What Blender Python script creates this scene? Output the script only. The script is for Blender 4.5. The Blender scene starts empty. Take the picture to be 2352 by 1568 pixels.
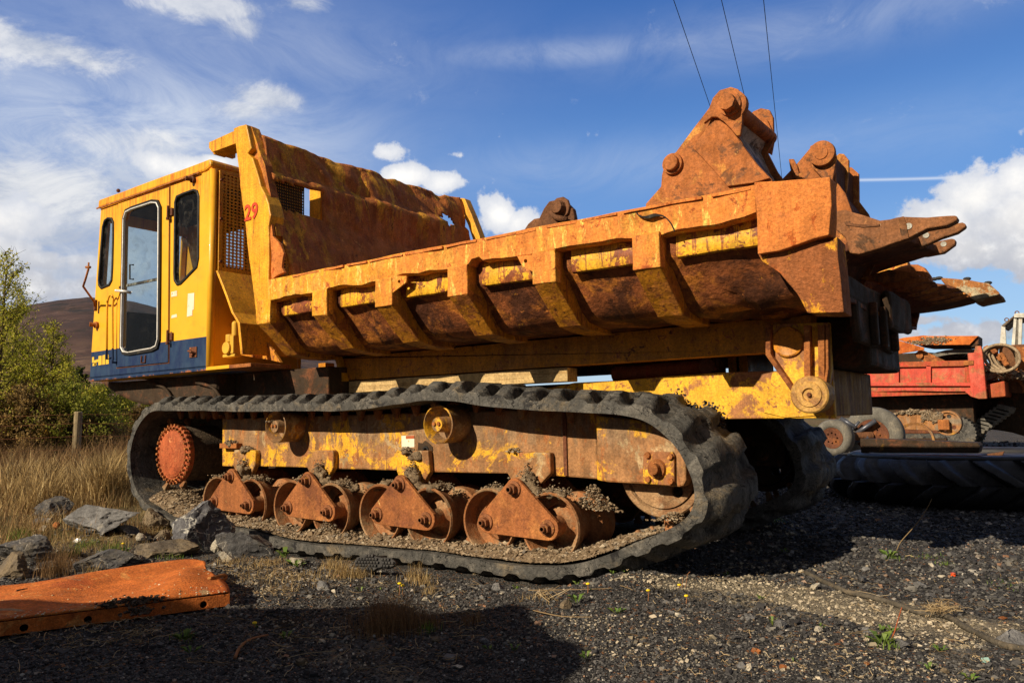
import bpy, bmesh, math, random
import numpy as np
from mathutils import Vector, Matrix, noise
from mathutils.geometry import tessellate_polygon
random.seed(7); RNG = np.random.default_rng(11)
SC = bpy.context.scene
COL = SC.collection

# ------------------------------------------------------------------ camera
CAM_H = 0.9
FPX, CXV, CYV = 1800.0, 1176.0, 784.0            # focal length and centre, photo measured at 2352 px wide
Xc = Vector((2476, 231, 1800)).normalized()
Yc = Vector((1324, -151, -1800)); Yc = (Yc - Xc * Yc.dot(Xc)).normalized()
Zc = Xc.cross(Yc)
RM = Matrix((Xc, Yc, Zc))                        # camera space -> world
cd = bpy.data.cameras.new('camera'); cam = bpy.data.objects.new('camera', cd); COL.objects.link(cam)
cd.sensor_width = 36.0; cd.lens = 36.0 * FPX / 2352.0; cd.clip_start = 0.05; cd.clip_end = 9000
cam.matrix_world = Matrix.Translation((0, 0, CAM_H)) @ RM.to_4x4()
SC.camera = cam

# ------------------------------------------------------------------ light
SUN_D = Vector((0.22, 1.0, -0.585)).normalized()  # direction the light travels
sl = bpy.data.lights.new('sun', 'SUN'); so = bpy.data.objects.new('sun', sl); COL.objects.link(so)
sl.energy = 5.0; sl.angle = math.radians(0.5); sl.color = (1.0, 0.83, 0.60)
so.rotation_euler = SUN_D.to_track_quat('-Z', 'Y').to_euler(); so.location = (-3, -6, 8)
SC.view_settings.view_transform = 'Standard'; SC.view_settings.look = 'None'
SC.view_settings.exposure = 0.28; SC.view_settings.gamma = 1.0

def ray(px, py): return RM @ Vector((px - CXV, CYV - py, -FPX))
CR = dict(V=(0, 0, 0), a=(250, 420, 1.307), b=(900, 450, 1.4258), c=(1900, 650, 1.7425), d=(2500, 300, 1.4737),
          e=(2500, 1150, 1.4737), f=(450, 1500, 1.8092), g=(1550, 1500, 1.47), h=(0, 950, 1.3633),
          i=(0, 1950, 1.96), j=(1100, 2150, 1.568), k=(2500, 2000, 1.4737), l=(3300, 1150, 2.412),
          m=(1200, 1250, 1.96), n=(3100, 750, 2.0904))
def pv(t, x, y):
    if t == 'V': return x, y
    ox, oy, s = CR[t]; return (ox + x / s) / 1.7415, (oy + y / s) / 1.7415
def onY(t, x, y, Y):
    r = ray(*pv(t, x, y)); k = Y / r.y; return (r.x * k, r.z * k + CAM_H)
def onX(t, x, y, X):
    r = ray(*pv(t, x, y)); k = X / r.x; return (r.y * k, r.z * k + CAM_H)
def onZ(t, x, y, Z=0.0):
    r = ray(*pv(t, x, y)); k = (Z - CAM_H) / r.z; return (r.x * k, r.y * k)
def tr(t, pts, Y): return [onY(t, x, y, Y) for x, y in pts]
def P3(t, x, y, Y):
    X, Z = onY(t, x, y, Y); return Vector((X, Y, Z))

# ------------------------------------------------------------------ world: sky and clouds
W = bpy.data.worlds.new('World'); SC.world = W; W.use_nodes = True
def build_world():
    nt = W.node_tree; nt.nodes.clear(); L = nt.links
    def nd(t, **k):
        n = nt.nodes.new(t)
        for a, b in k.items(): setattr(n, a, b)
        return n
    def M(op, a, b=None, c=None, clamp=False):
        n = nd('ShaderNodeMath', operation=op); n.use_clamp = clamp
        for i, v in enumerate((a, b, c)):
            if v is None: continue
            if isinstance(v, (int, float)): n.inputs[i].default_value = v
            else: L.new(v, n.inputs[i])
        return n.outputs[0]
    def MIX(f, a, b):
        n = nd('ShaderNodeMix', data_type='RGBA')
        for s, v in ((n.inputs[0], f), (n.inputs[6], a), (n.inputs[7], b)):
            if isinstance(v, (int, float)): s.default_value = v
            elif isinstance(v, tuple): s.default_value = (*v, 1)
            else: L.new(v, s)
        return n.outputs[2]
    sky = nd('ShaderNodeTexSky', sky_type='NISHITA'); sky.sun_disc = False
    sky.sun_elevation = math.asin(-SUN_D.z); sky.sun_rotation = math.atan2(-SUN_D.x, -SUN_D.y)
    sky.altitude = 300; sky.air_density = 1.0; sky.dust_density = 0.6; sky.ozone_density = 3.0
    tc = nd('ShaderNodeTexCoord'); sp = nd('ShaderNodeSeparateXYZ'); L.new(tc.outputs['Generated'], sp.inputs[0])
    X, Y, Z = sp.outputs
    az = M('ARCTAN2', Y, X); el = M('ARCSINE', Z)
    cv = nd('ShaderNodeCombineXYZ'); L.new(az, cv.inputs[0]); L.new(el, cv.inputs[1])
    def noise_(scale, detail, rough, stretch=1.0, off=0.0, rot=0.0, dist=0.0):
        mp = nd('ShaderNodeMapping'); L.new(cv.outputs[0], mp.inputs[0])
        mp.inputs['Scale'].default_value = (1, stretch, 1); mp.inputs['Location'].default_value = (off, off * .7, 0)
        mp.inputs['Rotation'].default_value = (0, 0, rot)
        n = nd('ShaderNodeTexNoise'); L.new(mp.outputs[0], n.inputs['Vector'])
        n.inputs['Scale'].default_value = scale; n.inputs['Detail'].default_value = detail
        n.inputs['Roughness'].default_value = rough; n.inputs['Distortion'].default_value = dist
        return n.outputs[0]
    nb = noise_(16, 9, .62); nw = noise_(9, 9, .68, 1.5, 3.0, 0.45, .6); ns = noise_(5, 10, .7, 2.2, 5.0, 0.5, 1.2); nf = noise_(45, 6, .6, 1, 9.)
    def blob(px, py, w, h, pw=1.0):
        d = ray(px, py).normalized(); a0 = math.atan2(d.y, d.x); e0 = math.asin(d.z)
        wa = w / FPX / max(.6, math.cos(e0)); he = h / FPX
        da = M('MULTIPLY', M('SUBTRACT', az, a0), 1 / wa); de = M('MULTIPLY', M('SUBTRACT', el, e0), 1 / he)
        r2 = M('ADD', M('MULTIPLY', da, da), M('MULTIPLY', de, de))
        return M('MULTIPLY', M('EXPONENT', M('MULTIPLY', r2, -1.0)), pw)
    def total(bl):
        o = None
        for b in bl:
            v = blob(*b); o = v if o is None else M('MAXIMUM', o, v)
        return o
    def smooth(v, a, b):
        n = nd('ShaderNodeMapRange', interpolation_type='SMOOTHSTEP'); L.new(v, n.inputs[0])
        n.inputs[1].default_value = a; n.inputs[2].default_value = b; return n.outputs[0]
    # heaped white clouds
    cum = total([(2330, 500, 120, 95), (2255, 455, 90, 75), (2170, 515, 80, 60), (2330, 420, 80, 50, .9), (2240, 575, 170, 50, 1.0), (2352, 590, 100, 50, .95),
                 (1150, 492, 58, 52), (1190, 505, 60, 40, .9), (1010, 420, 55, 36), (940, 405, 80, 28, .95), (890, 350, 45, 24, .75), (1050, 355, 38, 14, .66),
                 (420, 385, 100, 34, .95), (500, 372, 60, 20, .9), (1015, 297, 14, 9, .55), (560, 305, 45, 12, .4),
                 (60, 655, 200, 40, 1.0), (160, 600, 90, 26, .8), (20, 500, 90, 50, .9), (110, 600, 90, 28, .8), (-60, 590, 150, 60, .9), (2190, 770, 160, 30, .85), (2135, 735, 70, 16, .6)])
    cmask = smooth(M('ADD', cum, M('ADD', M('MULTIPLY', M('SUBTRACT', nb, .5), 1.9), M('MULTIPLY', M('SUBTRACT', nf, .5), .5))), .32, .56)
    # torn wispy clouds
    wis = total([(70, 105, 150, 34, 1.0), (190, 140, 80, 20, .8), (620, 225, 85, 32, 1.0), (560, 250, 60, 26, .8), (480, 15, 130, 34, 1.0), (560, 60, 60, 34, .8), (690, 10, 50, 24, .8),
                 (90, 620, 260, 70, 1.0), (60, 500, 130, 60, .9), (220, 660, 120, 30, .9), (330, 330, 150, 40, .6), (60, 430, 220, 60, .8)])
    wmask = smooth(M('ADD', wis, M('MULTIPLY', M('SUBTRACT', nw, .5), 2.2)), .2, .95)
    # thin veil, mostly at the left, with a little cirrus to the right
    veil = total([(150, 480, 520, 260, 1.25), (420, 330, 340, 150, .95), (-100, 250, 380, 200, .5), (1350, 120, 360, 30, .42), (600, 120, 420, 90, .35), (1850, 60, 500, 60, .3), (1500, 380, 700, 60, .25)])
    vmask = M('MULTIPLY', M('MULTIPLY', veil, smooth(ns, .15, .75)), 1.25, clamp=True)
    # condensation trail
    p0 = ray(1950, 414).normalized(); p1 = ray(2190, 408).normalized()
    e0, e1 = math.asin(p0.z), math.asin(p1.z); a0, a1 = math.atan2(p0.y, p0.x), math.atan2(p1.y, p1.x)
    tt = M('MULTIPLY', M('SUBTRACT', az, a0), 1 / (a1 - a0))
    dl = M('SUBTRACT', el, M('ADD', M('MULTIPLY', tt, e1 - e0), e0))
    trail = M('MULTIPLY', M('EXPONENT', M('MULTIPLY', M('MULTIPLY', dl, dl), -1 / (.0016 ** 2))), M('MULTIPLY', smooth(tt, -.5, .1), .55))
    hs = nd('ShaderNodeHueSaturation'); hs.inputs['Saturation'].default_value = 1.22; hs.inputs['Value'].default_value = 1.0
    L.new(sky.outputs[0], hs.inputs['Color'])
    rp = nd('ShaderNodeValToRGB'); L.new(M('MULTIPLY', el, 1 / .75), rp.inputs[0]); rp.color_ramp.interpolation = 'EASE'
    ee = rp.color_ramp.elements; ee[0].position = 0.0; ee[0].color = (.56, .70, .86, 1); ee[1].position = .85; ee[1].color = (.03, .095, .36, 1)
    for ps, cc in ((.16, (.36, .55, .84)), (.38, (.145, .32, .72)), (.62, (.055, .165, .52))):
        e_ = ee.new(ps); e_.color = (*cc, 1)
    grd = nd('ShaderNodeVectorMath', operation='SCALE'); L.new(rp.outputs[0], grd.inputs[0]); grd.inputs['Scale'].default_value = 8.2
    blue = MIX(.72, hs.outputs[0], grd.outputs[0])
    # the left of the view is greyer, away from the deep blue
    gl = M('MULTIPLY', smooth(az, 2.0, 2.75), .45)
    blue = MIX(gl, blue, (1.9, 2.7, 5.0))
    # grey overcast added to the unseen sky behind and above, dimming the fill light
    back = M('MAXIMUM', M('SUBTRACT', 1.0, smooth(Y, -.15, .35)), M('MAXIMUM', smooth(X, .25, .6), smooth(el, .75, 1.0)))
    blue = MIX(M('MULTIPLY', back, .9), blue, (1.35, 1.3, 1.3))
    base = MIX(M('MULTIPLY', vmask, .85, clamp=True), blue, MIX(smooth(el, .36, .2), (5.6, 6.1, 7.0), (4.0, 4.4, 5.2)))
    # shading of the clouds: darker undersides from a vertical offset of the same noise
    shade = smooth(M('ADD', M('MULTIPLY', cum, .8), M('MULTIPLY', M('SUBTRACT', nb, .5), 1.2)), .3, 1.0)
    low = M('MULTIPLY', smooth(el, .27, .14), 1.0)
    ccol = MIX(shade, (5.6, 5.9, 6.6), (9.4, 9.1, 8.6))
    ccol = MIX(M('MULTIPLY', M('MULTIPLY', low, .75), smooth(nf, .15, .6)), ccol, (3.5, 3.7, 4.3))
    wcol = MIX(smooth(nw, .35, .7), (4.2, 4.6, 5.4), (7.4, 7.4, 7.4))
    c = MIX(M('MULTIPLY', wmask, .8), base, wcol)
    c = MIX(trail, c, (7.0, 7.4, 8.0))
    c = MIX(cmask, c, ccol)
    bg = nd('ShaderNodeBackground'); L.new(c, bg.inputs[0]); bg.inputs[1].default_value = 0.1
    out = nd('ShaderNodeOutputWorld'); L.new(bg.outputs[0], out.inputs[0])
build_world()

# ------------------------------------------------------------------ materials
def material(name, base, layers=(), rough=.6, bump=.3, bscale=30, var=.15, metallic=0.0, stretch=(1, 1, 1), spec=.3, noise_dist=0.0, coat=0.0):
    """base colour plus wear layers: (colour, threshold, softness, scale, detail, stretch)"""
    m = bpy.data.materials.new(name); m.use_nodes = True; nt = m.node_tree; L = nt.links
    b = nt.nodes['Principled BSDF']; tc = nt.nodes.new('ShaderNodeTexCoord')
    b.inputs['Specular IOR Level'].default_value = spec; b.inputs['Metallic'].default_value = metallic
    b.inputs['Coat Weight'].default_value = coat
    oi = nt.nodes.new('ShaderNodeObjectInfo'); sc_ = nt.nodes.new('ShaderNodeMath'); sc_.operation = 'MULTIPLY'; L.new(oi.outputs['Random'], sc_.inputs[0]); sc_.inputs[1].default_value = 9.0
    va = nt.nodes.new('ShaderNodeVectorMath'); va.operation = 'ADD'; L.new(tc.outputs['Object'], va.inputs[0]); L.new(sc_.outputs[0], va.inputs[1])
    def nz(scale, detail, st, off, rough_=.62, dist=0.0):
        mp = nt.nodes.new('ShaderNodeMapping'); L.new(va.outputs[0], mp.inputs[0])
        mp.inputs['Scale'].default_value = st; mp.inputs['Location'].default_value = (off, off * 1.7, off * .3)
        n = nt.nodes.new('ShaderNodeTexNoise'); L.new(mp.outputs[0], n.inputs['Vector'])
        n.inputs['Scale'].default_value = scale; n.inputs['Detail'].default_value = detail; n.inputs['Roughness'].default_value = rough_
        n.inputs['Distortion'].default_value = dist
        return n.outputs[0]
    def mr(v, a, c, lo=0., hi=1.):
        n = nt.nodes.new('ShaderNodeMapRange'); n.interpolation_type = 'SMOOTHSTEP'; L.new(v, n.inputs[0])
        n.inputs[1].default_value = a; n.inputs[2].default_value = c; n.inputs[3].default_value = lo; n.inputs[4].default_value = hi
        return n.outputs[0]
    def mix(f, a, c, mode='MIX'):
        n = nt.nodes.new('ShaderNodeMix'); n.data_type = 'RGBA'; n.blend_type = mode
        for s, v in ((n.inputs[0], f), (n.inputs[6], a), (n.inputs[7], c)):
            if isinstance(v, (int, float)): s.default_value = v
            elif isinstance(v, tuple): s.default_value = (*v, 1)
            else: L.new(v, s)
        return n.outputs[2]
    v = nz(6, 6, stretch, 2.3)
    lo = tuple(c * (1 - var) for c in base); hi = tuple(min(1, c * (1 + var)) for c in base)
    col = mix(mr(v, .3, .7), lo, hi); wear = None
    for q, lay in enumerate(layers):
        c, th, sf, s = lay[:4]; det = lay[4] if len(lay) > 4 else 8; st = lay[5] if len(lay) > 5 else (1, 1, 1)
        zr = lay[6] if len(lay) > 6 else None
        n = nz(s, det + 3, st, 7.1 * (q + 1), .74 if sf > 0 else .5, .5)
        if sf > 0: fac = mr(n, th - sf, th + sf)
        else:                                    # thin veins along a level line of the noise
            ab = nt.nodes.new('ShaderNodeMath'); ab.operation = 'COMPARE'; L.new(n, ab.inputs[0]); ab.inputs[1].default_value = th; ab.inputs[2].default_value = -sf; fac = ab.outputs[0]
        if zr:                                   # wear limited to a band of object height (a splash line, a seam, a sill)
            sx = nt.nodes.new('ShaderNodeSeparateXYZ'); L.new(tc.outputs['Object'], sx.inputs[0])
            g = mr(sx.outputs[zr[2] if len(zr) > 2 else 2], zr[0], zr[1]) if zr[0] < zr[1] else mr(sx.outputs[zr[2] if len(zr) > 2 else 2], zr[1], zr[0], 1., 0.); mm = nt.nodes.new('ShaderNodeMath'); mm.operation = 'MULTIPLY'
            L.new(fac, mm.inputs[0]); L.new(g, mm.inputs[1]); fac = mm.outputs[0]
        cv = mix(mr(nz(s * 3.1, 5, (1, 1, 1), 3.3 * q), .3, .7), tuple(x * .7 for x in c), tuple(min(1, x * 1.25) for x in c))
        col = mix(fac, col, cv)
    if bump >= .12:
        g1 = mr(nz(75, 9, (1, 1, 1), 6.6, .8), .36, .64, .66, 1.16); g2 = mr(nz(7, 9, (2.2, 2.2, .22), 8.8, .72), .35, .65, .78, 1.10)
        mm = nt.nodes.new('ShaderNodeMath'); mm.operation = 'MULTIPLY'; L.new(g1, mm.inputs[0]); L.new(g2, mm.inputs[1])
        vs = nt.nodes.new('ShaderNodeVectorMath'); vs.operation = 'SCALE'; L.new(col, vs.inputs[0]); L.new(mm.outputs[0], vs.inputs['Scale']); col = vs.outputs[0]
    L.new(col, b.inputs['Base Color'])
    r = mr(nz(bscale * .5, 5, (1, 1, 1), 4.), .3, .7, max(0, rough - .12), min(1, rough + .12)); L.new(r, b.inputs['Roughness'])
    if bump:
        bp = nt.nodes.new('ShaderNodeBump'); bp.inputs['Strength'].default_value = bump; bp.inputs['Distance'].default_value = .02
        L.new(nz(bscale, 8, (1, 1, 1), 1., .65, noise_dist), bp.inputs['Height']); L.new(bp.outputs[0], b.inputs['Normal'])
    return m
YEL = (.80, .42, .022); RUST = (.30, .095, .028); RUSTD = (.105, .036, .016); DUST = (.56, .19, .05); MUD = (.27, .19, .11)
MT = {}
def cab_paint():
    m = material('cab_yellow', (.84, .44, .026), [((.62, .24, .02), .66, .08, 6, 8, (4, 4, .18)), ((.55, .17, .02), .72, .10, 5, 8, (3, 3, .35)), (RUST, .76, .02, 22, 8),
                 ((.62, .16, .02), .53, .12, 9, 8, (3.0, 3.0, .22), (2.70, 3.10)), ((.74, .37, .04), .62, .15, 3, 6), ((.70, .22, .03), .6, .08, 14, 8, (2, 2, .15), (3.0, 3.12))], .42, .06, 12, .05, coat=.15)
    # the blue stripe along the foot of the cab, painted over the yellow
    nt = m.node_tree; L = nt.links; b = nt.nodes['Principled BSDF']; src = b.inputs['Base Color'].links[0].from_socket  # the plain paint
    tc = nt.nodes.new('ShaderNodeTexCoord'); sx = nt.nodes.new('ShaderNodeSeparateXYZ'); L.new(tc.outputs['Object'], sx.inputs[0])
    def M(op, a, bb):
        n = nt.nodes.new('ShaderNodeMath'); n.operation = op
        for i, v in enumerate((a, bb)):
            if isinstance(v, (int, float)): n.inputs[i].default_value = v
            else: L.new(v, n.inputs[i])
        return n.outputs[0]
    f = M('MULTIPLY', M('MULTIPLY', M('LESS_THAN', sx.outputs[2], 1.665), M('LESS_THAN', sx.outputs[1], -1.19)), M('LESS_THAN', sx.outputs[0], -1.87))
    nz = nt.nodes.new('ShaderNodeTexNoise'); nz.inputs['Scale'].default_value = 9; nz.inputs['Detail'].default_value = 8; nz.inputs['Roughness'].default_value = .7
    mp = nt.nodes.new('ShaderNodeMapping'); mp.inputs['Scale'].default_value = (1, 1, .5); L.new(tc.outputs['Object'], mp.inputs[0]); L.new(mp.outputs[0], nz.inputs['Vector'])
    rr = nt.nodes.new('ShaderNodeValToRGB'); L.new(nz.outputs[0], rr.inputs[0])
    e = rr.color_ramp.elements; e[0].position = .35; e[0].color = (.008, .022, .085, 1); e[1].position = .62; e[1].color = (.025, .055, .12, 1)
    g1 = nt.nodes.new('ShaderNodeMix'); g1.data_type = 'RGBA'; L.new(rr.outputs[0], g1.inputs[6]); g1.inputs[7].default_value = (.50, .17, .05, 1)
    zr = nt.nodes.new('ShaderNodeMapRange'); L.new(sx.outputs[2], zr.inputs[0]); zr.inputs[1].default_value = 1.455; zr.inputs[2].default_value = 1.37; zr.inputs[4].default_value = .60
    ad = M('ADD', zr.outputs[0], nz.outputs[0]); z2 = nt.nodes.new('ShaderNodeMapRange'); L.new(ad, z2.inputs[0]); z2.inputs[1].default_value = 1.06; z2.inputs[2].default_value = 1.16
    L.new(z2.outputs[0], g1.inputs[0])
    mx = nt.nodes.new('ShaderNodeMix'); mx.data_type = 'RGBA'; L.new(f, mx.inputs[0]); L.new(src, mx.inputs[6]); L.new(g1.outputs[2], mx.inputs[7])
    L.new(mx.outputs[2], b.inputs['Base Color'])
    return m
MT['cab'] = cab_paint()
MT['post'] = material('bed_yellow_worn', (.84, .41, .024), [((.66, .24, .03), .58, .05, 4, 9, (2, 2, .5)), ((.55, .2, .03), .60, .03, 10, 9, (3, 3, .16)), (RUST, .635, .02, 14), (RUSTD, .70, .012, 34)], .5, .15, 16)
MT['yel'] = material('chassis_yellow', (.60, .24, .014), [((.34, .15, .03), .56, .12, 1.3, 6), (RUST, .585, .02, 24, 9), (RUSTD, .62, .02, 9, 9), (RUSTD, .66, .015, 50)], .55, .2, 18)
MT['rail'] = material('rail_dusty_rust', (.74, .255, .05), [((.86, .40, .028), .44, .08, 5, 10, (1, 1, .5), (1.4, -.6, 0)), ((.80, .36, .06), .53, .03, 7, 10, (1, 1, .35)), ((.88, .58, .13), .575, .012, 20, 10, (1.2, 1.2, .32)), ((.46, .11, .025), .60, .02, 9), ((.30, .09, .03), .64, .015, 22, 8, (1, 1, .4))], .8, .5, 26)
MT['box'] = material('box_orange_rust', (.70, .235, .055), [((.50, .12, .025), .585, .018, 12, 8, (1, 1, .6)), ((.74, .42, .09), .655, .012, 22), ((.46, .15, .05), .58, .06, 3), ((.30, .10, .04), .66, .012, 30)], .88, .6, 40)
MT['panel'] = material('side_panel_yellow', (.86, .47, .028), [((.24, .07, .028), .525, .012, 5.5, 9), ((.55, .20, .04), .565, .012, 14, 9), ((.35, .12, .03), .56, .02, 12, 9, (3, 3, .2))], .5, .3, 18)
MT['hull'] = material('hull_rust', (.27, .085, .026), [((.58, .21, .035), .53, .04, 3.5, 10), (RUSTD, .53, .05, 3), ((.62, .30, .03), .645, .012, 9), ((.55, .2, .05), .64, .015, 26)], .72, .8, 14, .3)
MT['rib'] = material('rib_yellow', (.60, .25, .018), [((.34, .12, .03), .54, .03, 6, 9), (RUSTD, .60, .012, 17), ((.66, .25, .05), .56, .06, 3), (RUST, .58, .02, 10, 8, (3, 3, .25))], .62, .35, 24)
MT['inner'] = material('headboard_rust', (.47, .155, .038), [((.36, .10, .025), .55, .06, 2.5, 10, (1, 1.2, 1)), ((.70, .34, .035), .545, .02, 5, 12, (1, 1, .35), (2.5, 2.95)), ((.60, .28, .03), .535, .02, 6, 12, (1, 1, .45), (-.5, -1.1, 1)), ((.62, .27, .07), .62, .02, 11), (RUSTD, .63, .015, 13, 9, (1, 1, .4))], .8, .7, 22, .25)
MT['tooth'] = material('worn_tooth_steel', (.27, .115, .048), [((.46, .22, .08), .58, .03, 5, 10), ((.12, .06, .03), .58, .02, 9), ((.50, .38, .24), .66, .01, 16)], .8, .5, 40, .2)
MT['rust'] = material('rust_brown', (.40, .145, .042), [((.22, .075, .028), .55, .04, 5), ((.60, .27, .08), .60, .02, 12), ((.42, .32, .19), .66, .02, 6), (RUSTD, .64, .015, 30)], .86, .6, 45, .2)
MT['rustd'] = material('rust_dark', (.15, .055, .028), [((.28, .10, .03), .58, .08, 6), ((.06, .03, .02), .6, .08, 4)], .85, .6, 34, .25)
MT['bogie'] = material('bogie_rust', (.35, .125, .040), [((.22, .075, .03), .55, .06, 2.5), ((.50, .20, .06), .57, .05, 4), ((.66, .42, .16), .655, .012, 9), ((.16, .06, .03), .64, .015, 14, 8, (2, 2, .4))], .78, .45, 60, .15)
MT['rollr'] = material('roller_rust', (.33, .14, .055), [((.36, .25, .14), .54, .1, 5), ((.45, .16, .04), .62, .06, 9)], .82, .5, 40)
MT['frame'] = material('track_frame_yellow', (.80, .43, .028), [((.34, .17, .07), .475, .025, 3.2, 11, (.8, 1, 1)), ((.36, .14, .045), .56, .015, 12, 10, (1, 1, .5)), ((.28, .17, .09), .49, .04, 5, 9, (1.5, 1, .35), (.66, .78)), ((.46, .33, .18), .60, .03, 4), ((.2, .09, .04), .62, .015, 16, 9, (2, 2, .15))], .62, .3, 22)
MT['hubred'] = material('hub_orange', (.46, .115, .04), [((.40, .09, .03), .54, .02, 7), ((.80, .32, .12), .60, .012, 18), ((.3, .08, .03), .62, .015, 30)], .75, .5, 40)
MT['mud'] = material('dried_mud', (.27, .20, .125), [((.17, .12, .075), .5, .1, 14), ((.38, .30, .2), .62, .05, 30)], .95, .9, 60, .2)
MT['mudd'] = material('dark_mud', (.12, .088, .058), [((.07, .05, .035), .5, .1, 14), ((.22, .17, .11), .62, .05, 30)], .95, .9, 60, .2)
MT['rubber'] = material('track_rubber', (.085, .084, .080), [((.22, .175, .115), .585, .07, 2.6, 10), ((.145, .138, .125), .54, .04, 8, 11, (1, 3, 1)), ((.024, .024, .026), .575, .03, 5, 10), ((.012, .012, .012), .5, -.004, 5, 5), ((.012, .012, .012), .5, -.004, 13, 5), ((.33, .29, .22), .66, .012, 40)], .78, .7, 24, .25, noise_dist=.6)
MT['tyre'] = material('tyre_rubber', (.040, .040, .042), [((.10, .09, .075), .60, .12, 3)], .7, .3, 18)
MT['tyreg'] = material('tyre_grey', (.15, .145, .13), [((.26, .23, .18), .58, .12, 4)], .8, .3, 18)
MT['black'] = material('black_seal', (.015, .015, .016), [((.09, .08, .06), .66, .06, 12)], .6, .1, 30)
MT['dark'] = material('underbody_dark', (.045, .028, .016), [((.16, .06, .025), .58, .08, 5), ((.22, .12, .02), .66, .04, 5)], .8, .4, 20)  # near-black; also stands in for shade on tail, far track and tyre beam
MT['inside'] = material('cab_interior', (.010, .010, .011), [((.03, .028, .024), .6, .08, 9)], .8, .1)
MT['chrome'] = material('worn_aluminium', (.80, .80, .78), [((.35, .33, .3), .62, .06, 20)], .38, .05, 40, metallic=.3)
MT['wood'] = material('pale_timber', (.60, .43, .20), [((.42, .27, .11), .56, .06, 5, 8, (.25, 4, 6)), ((.2, .13, .07), .72, .02, 9, 6, (.5, 1, 2))], .8, .3, 30, .12, stretch=(.2, 4, 8))
MT['sheet'] = material('orange_plate_rust', (.62, .17, .032), [((.44, .10, .022), .56, .07, 2.2), ((.46, .30, .16), .625, .02, 3.4, 10), ((.26, .07, .02), .645, .012, 26), ((.72, .30, .08), .60, .03, 6), ((.55, .38, .22), .67, .01, 50)], .92, .5, 90, .14)
MT['red'] = material('faded_red_paint', (.60, .075, .045), [((.40, .15, .06), .53, .05, 2.5, 10), ((.66, .14, .09), .58, .1, 2), ((.18, .08, .05), .68, .02, 14)], .6, .2, 18)
MT['redr'] = material('red_and_rust', (.40, .10, .035), [((.55, .06, .035), .55, .06, 4), ((.2, .07, .03), .62, .06, 8)], .75, .3, 18)
MT['white'] = material('dirty_white_paint', (.60, .60, .56), [((.42, .26, .12), .64, .05, 7), ((.4, .4, .36), .55, .1, 3)], .6, .1, 20)
MT['cream'] = material('worn_cream_steel', (.42, .40, .36), [((.07, .055, .05), .50, .05, 6, 9), ((.30, .12, .04), .60, .06, 9)], .6, .4, 20, .25)
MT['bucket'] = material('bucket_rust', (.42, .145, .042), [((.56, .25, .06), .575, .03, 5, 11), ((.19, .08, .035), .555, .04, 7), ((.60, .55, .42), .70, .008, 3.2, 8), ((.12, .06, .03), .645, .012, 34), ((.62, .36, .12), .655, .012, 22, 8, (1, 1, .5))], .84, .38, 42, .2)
MT['paper'] = material('white_sticker', (.72, .68, .56), [((.5, .4, .2), .62, .04, 30)], .7, 0)
MT['redpaint'] = material('red_lettering', (.62, .06, .02), [], .6, 0)
MT['yelpaint'] = material('yellow_lettering', (.80, .50, .05), [((.5, .3, .05), .62, .05, 40)], .6, 0)
MT['rope'] = material('wire_rope', (.42, .33, .22), [((.2, .13, .08), .55, .08, 30)], .8, .5, 60)
MT['brass'] = material('valve_yellow', (.66, .38, .04), [((.4, .18, .04), .62, .06, 12)], .5, .1, 30)
MT['dummy'] = MT['rust']

def glass_mat(name, dust=.35, tint=(.9, .94, .94), dark=0.0):
    m = bpy.data.materials.new(name); m.use_nodes = True; nt = m.node_tree; nt.nodes.clear(); L = nt.links
    o = nt.nodes.new('ShaderNodeOutputMaterial'); t = nt.nodes.new('ShaderNodeBsdfTransparent'); t.inputs[0].default_value = (*tint, 1)
    g = nt.nodes.new('ShaderNodeBsdfGlossy'); g.inputs['Roughness'].default_value = .04; d = nt.nodes.new('ShaderNodeBsdfDiffuse'); d.inputs[0].default_value = (.16, .15, .14, 1)
    lw = nt.nodes.new('ShaderNodeLayerWeight'); lw.inputs[0].default_value = .5; pw = nt.nodes.new('ShaderNodeMath'); pw.operation = 'POWER'; L.new(lw.outputs['Facing'], pw.inputs[0]); pw.inputs[1].default_value = 4.0; fr = nt.nodes.new('ShaderNodeMath'); fr.operation = 'MULTIPLY_ADD'; L.new(pw.outputs[0], fr.inputs[0]); fr.inputs[1].default_value = .4; fr.inputs[2].default_value = .015
    m1 = nt.nodes.new('ShaderNodeMixShader'); L.new(fr.outputs[0], m1.inputs[0]); L.new(t.outputs[0], m1.inputs[1]); L.new(g.outputs[0], m1.inputs[2])
    tc = nt.nodes.new('ShaderNodeTexCoord'); n = nt.nodes.new('ShaderNodeTexNoise'); L.new(tc.outputs['Object'], n.inputs['Vector'])
    n.inputs['Scale'].default_value = 9; n.inputs['Detail'].default_value = 10; n.inputs['Roughness'].default_value = .72; n.inputs['Distortion'].default_value = 1.2
    mr = nt.nodes.new('ShaderNodeMapRange'); L.new(n.outputs[0], mr.inputs[0]); mr.inputs[1].default_value = .5; mr.inputs[2].default_value = .85; mr.inputs[3].default_value = .005 + dark; mr.inputs[4].default_value = dust + dark
    m2 = nt.nodes.new('ShaderNodeMixShader'); L.new(mr.outputs[0], m2.inputs[0]); L.new(m1.outputs[0], m2.inputs[1]); L.new(d.outputs[0], m2.inputs[2])
    L.new(m2.outputs[0], o.inputs[0]); return m
MT['glass'] = glass_mat('dusty_glass', .055); MT['glassd'] = glass_mat('dirty_glass', .28)

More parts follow.
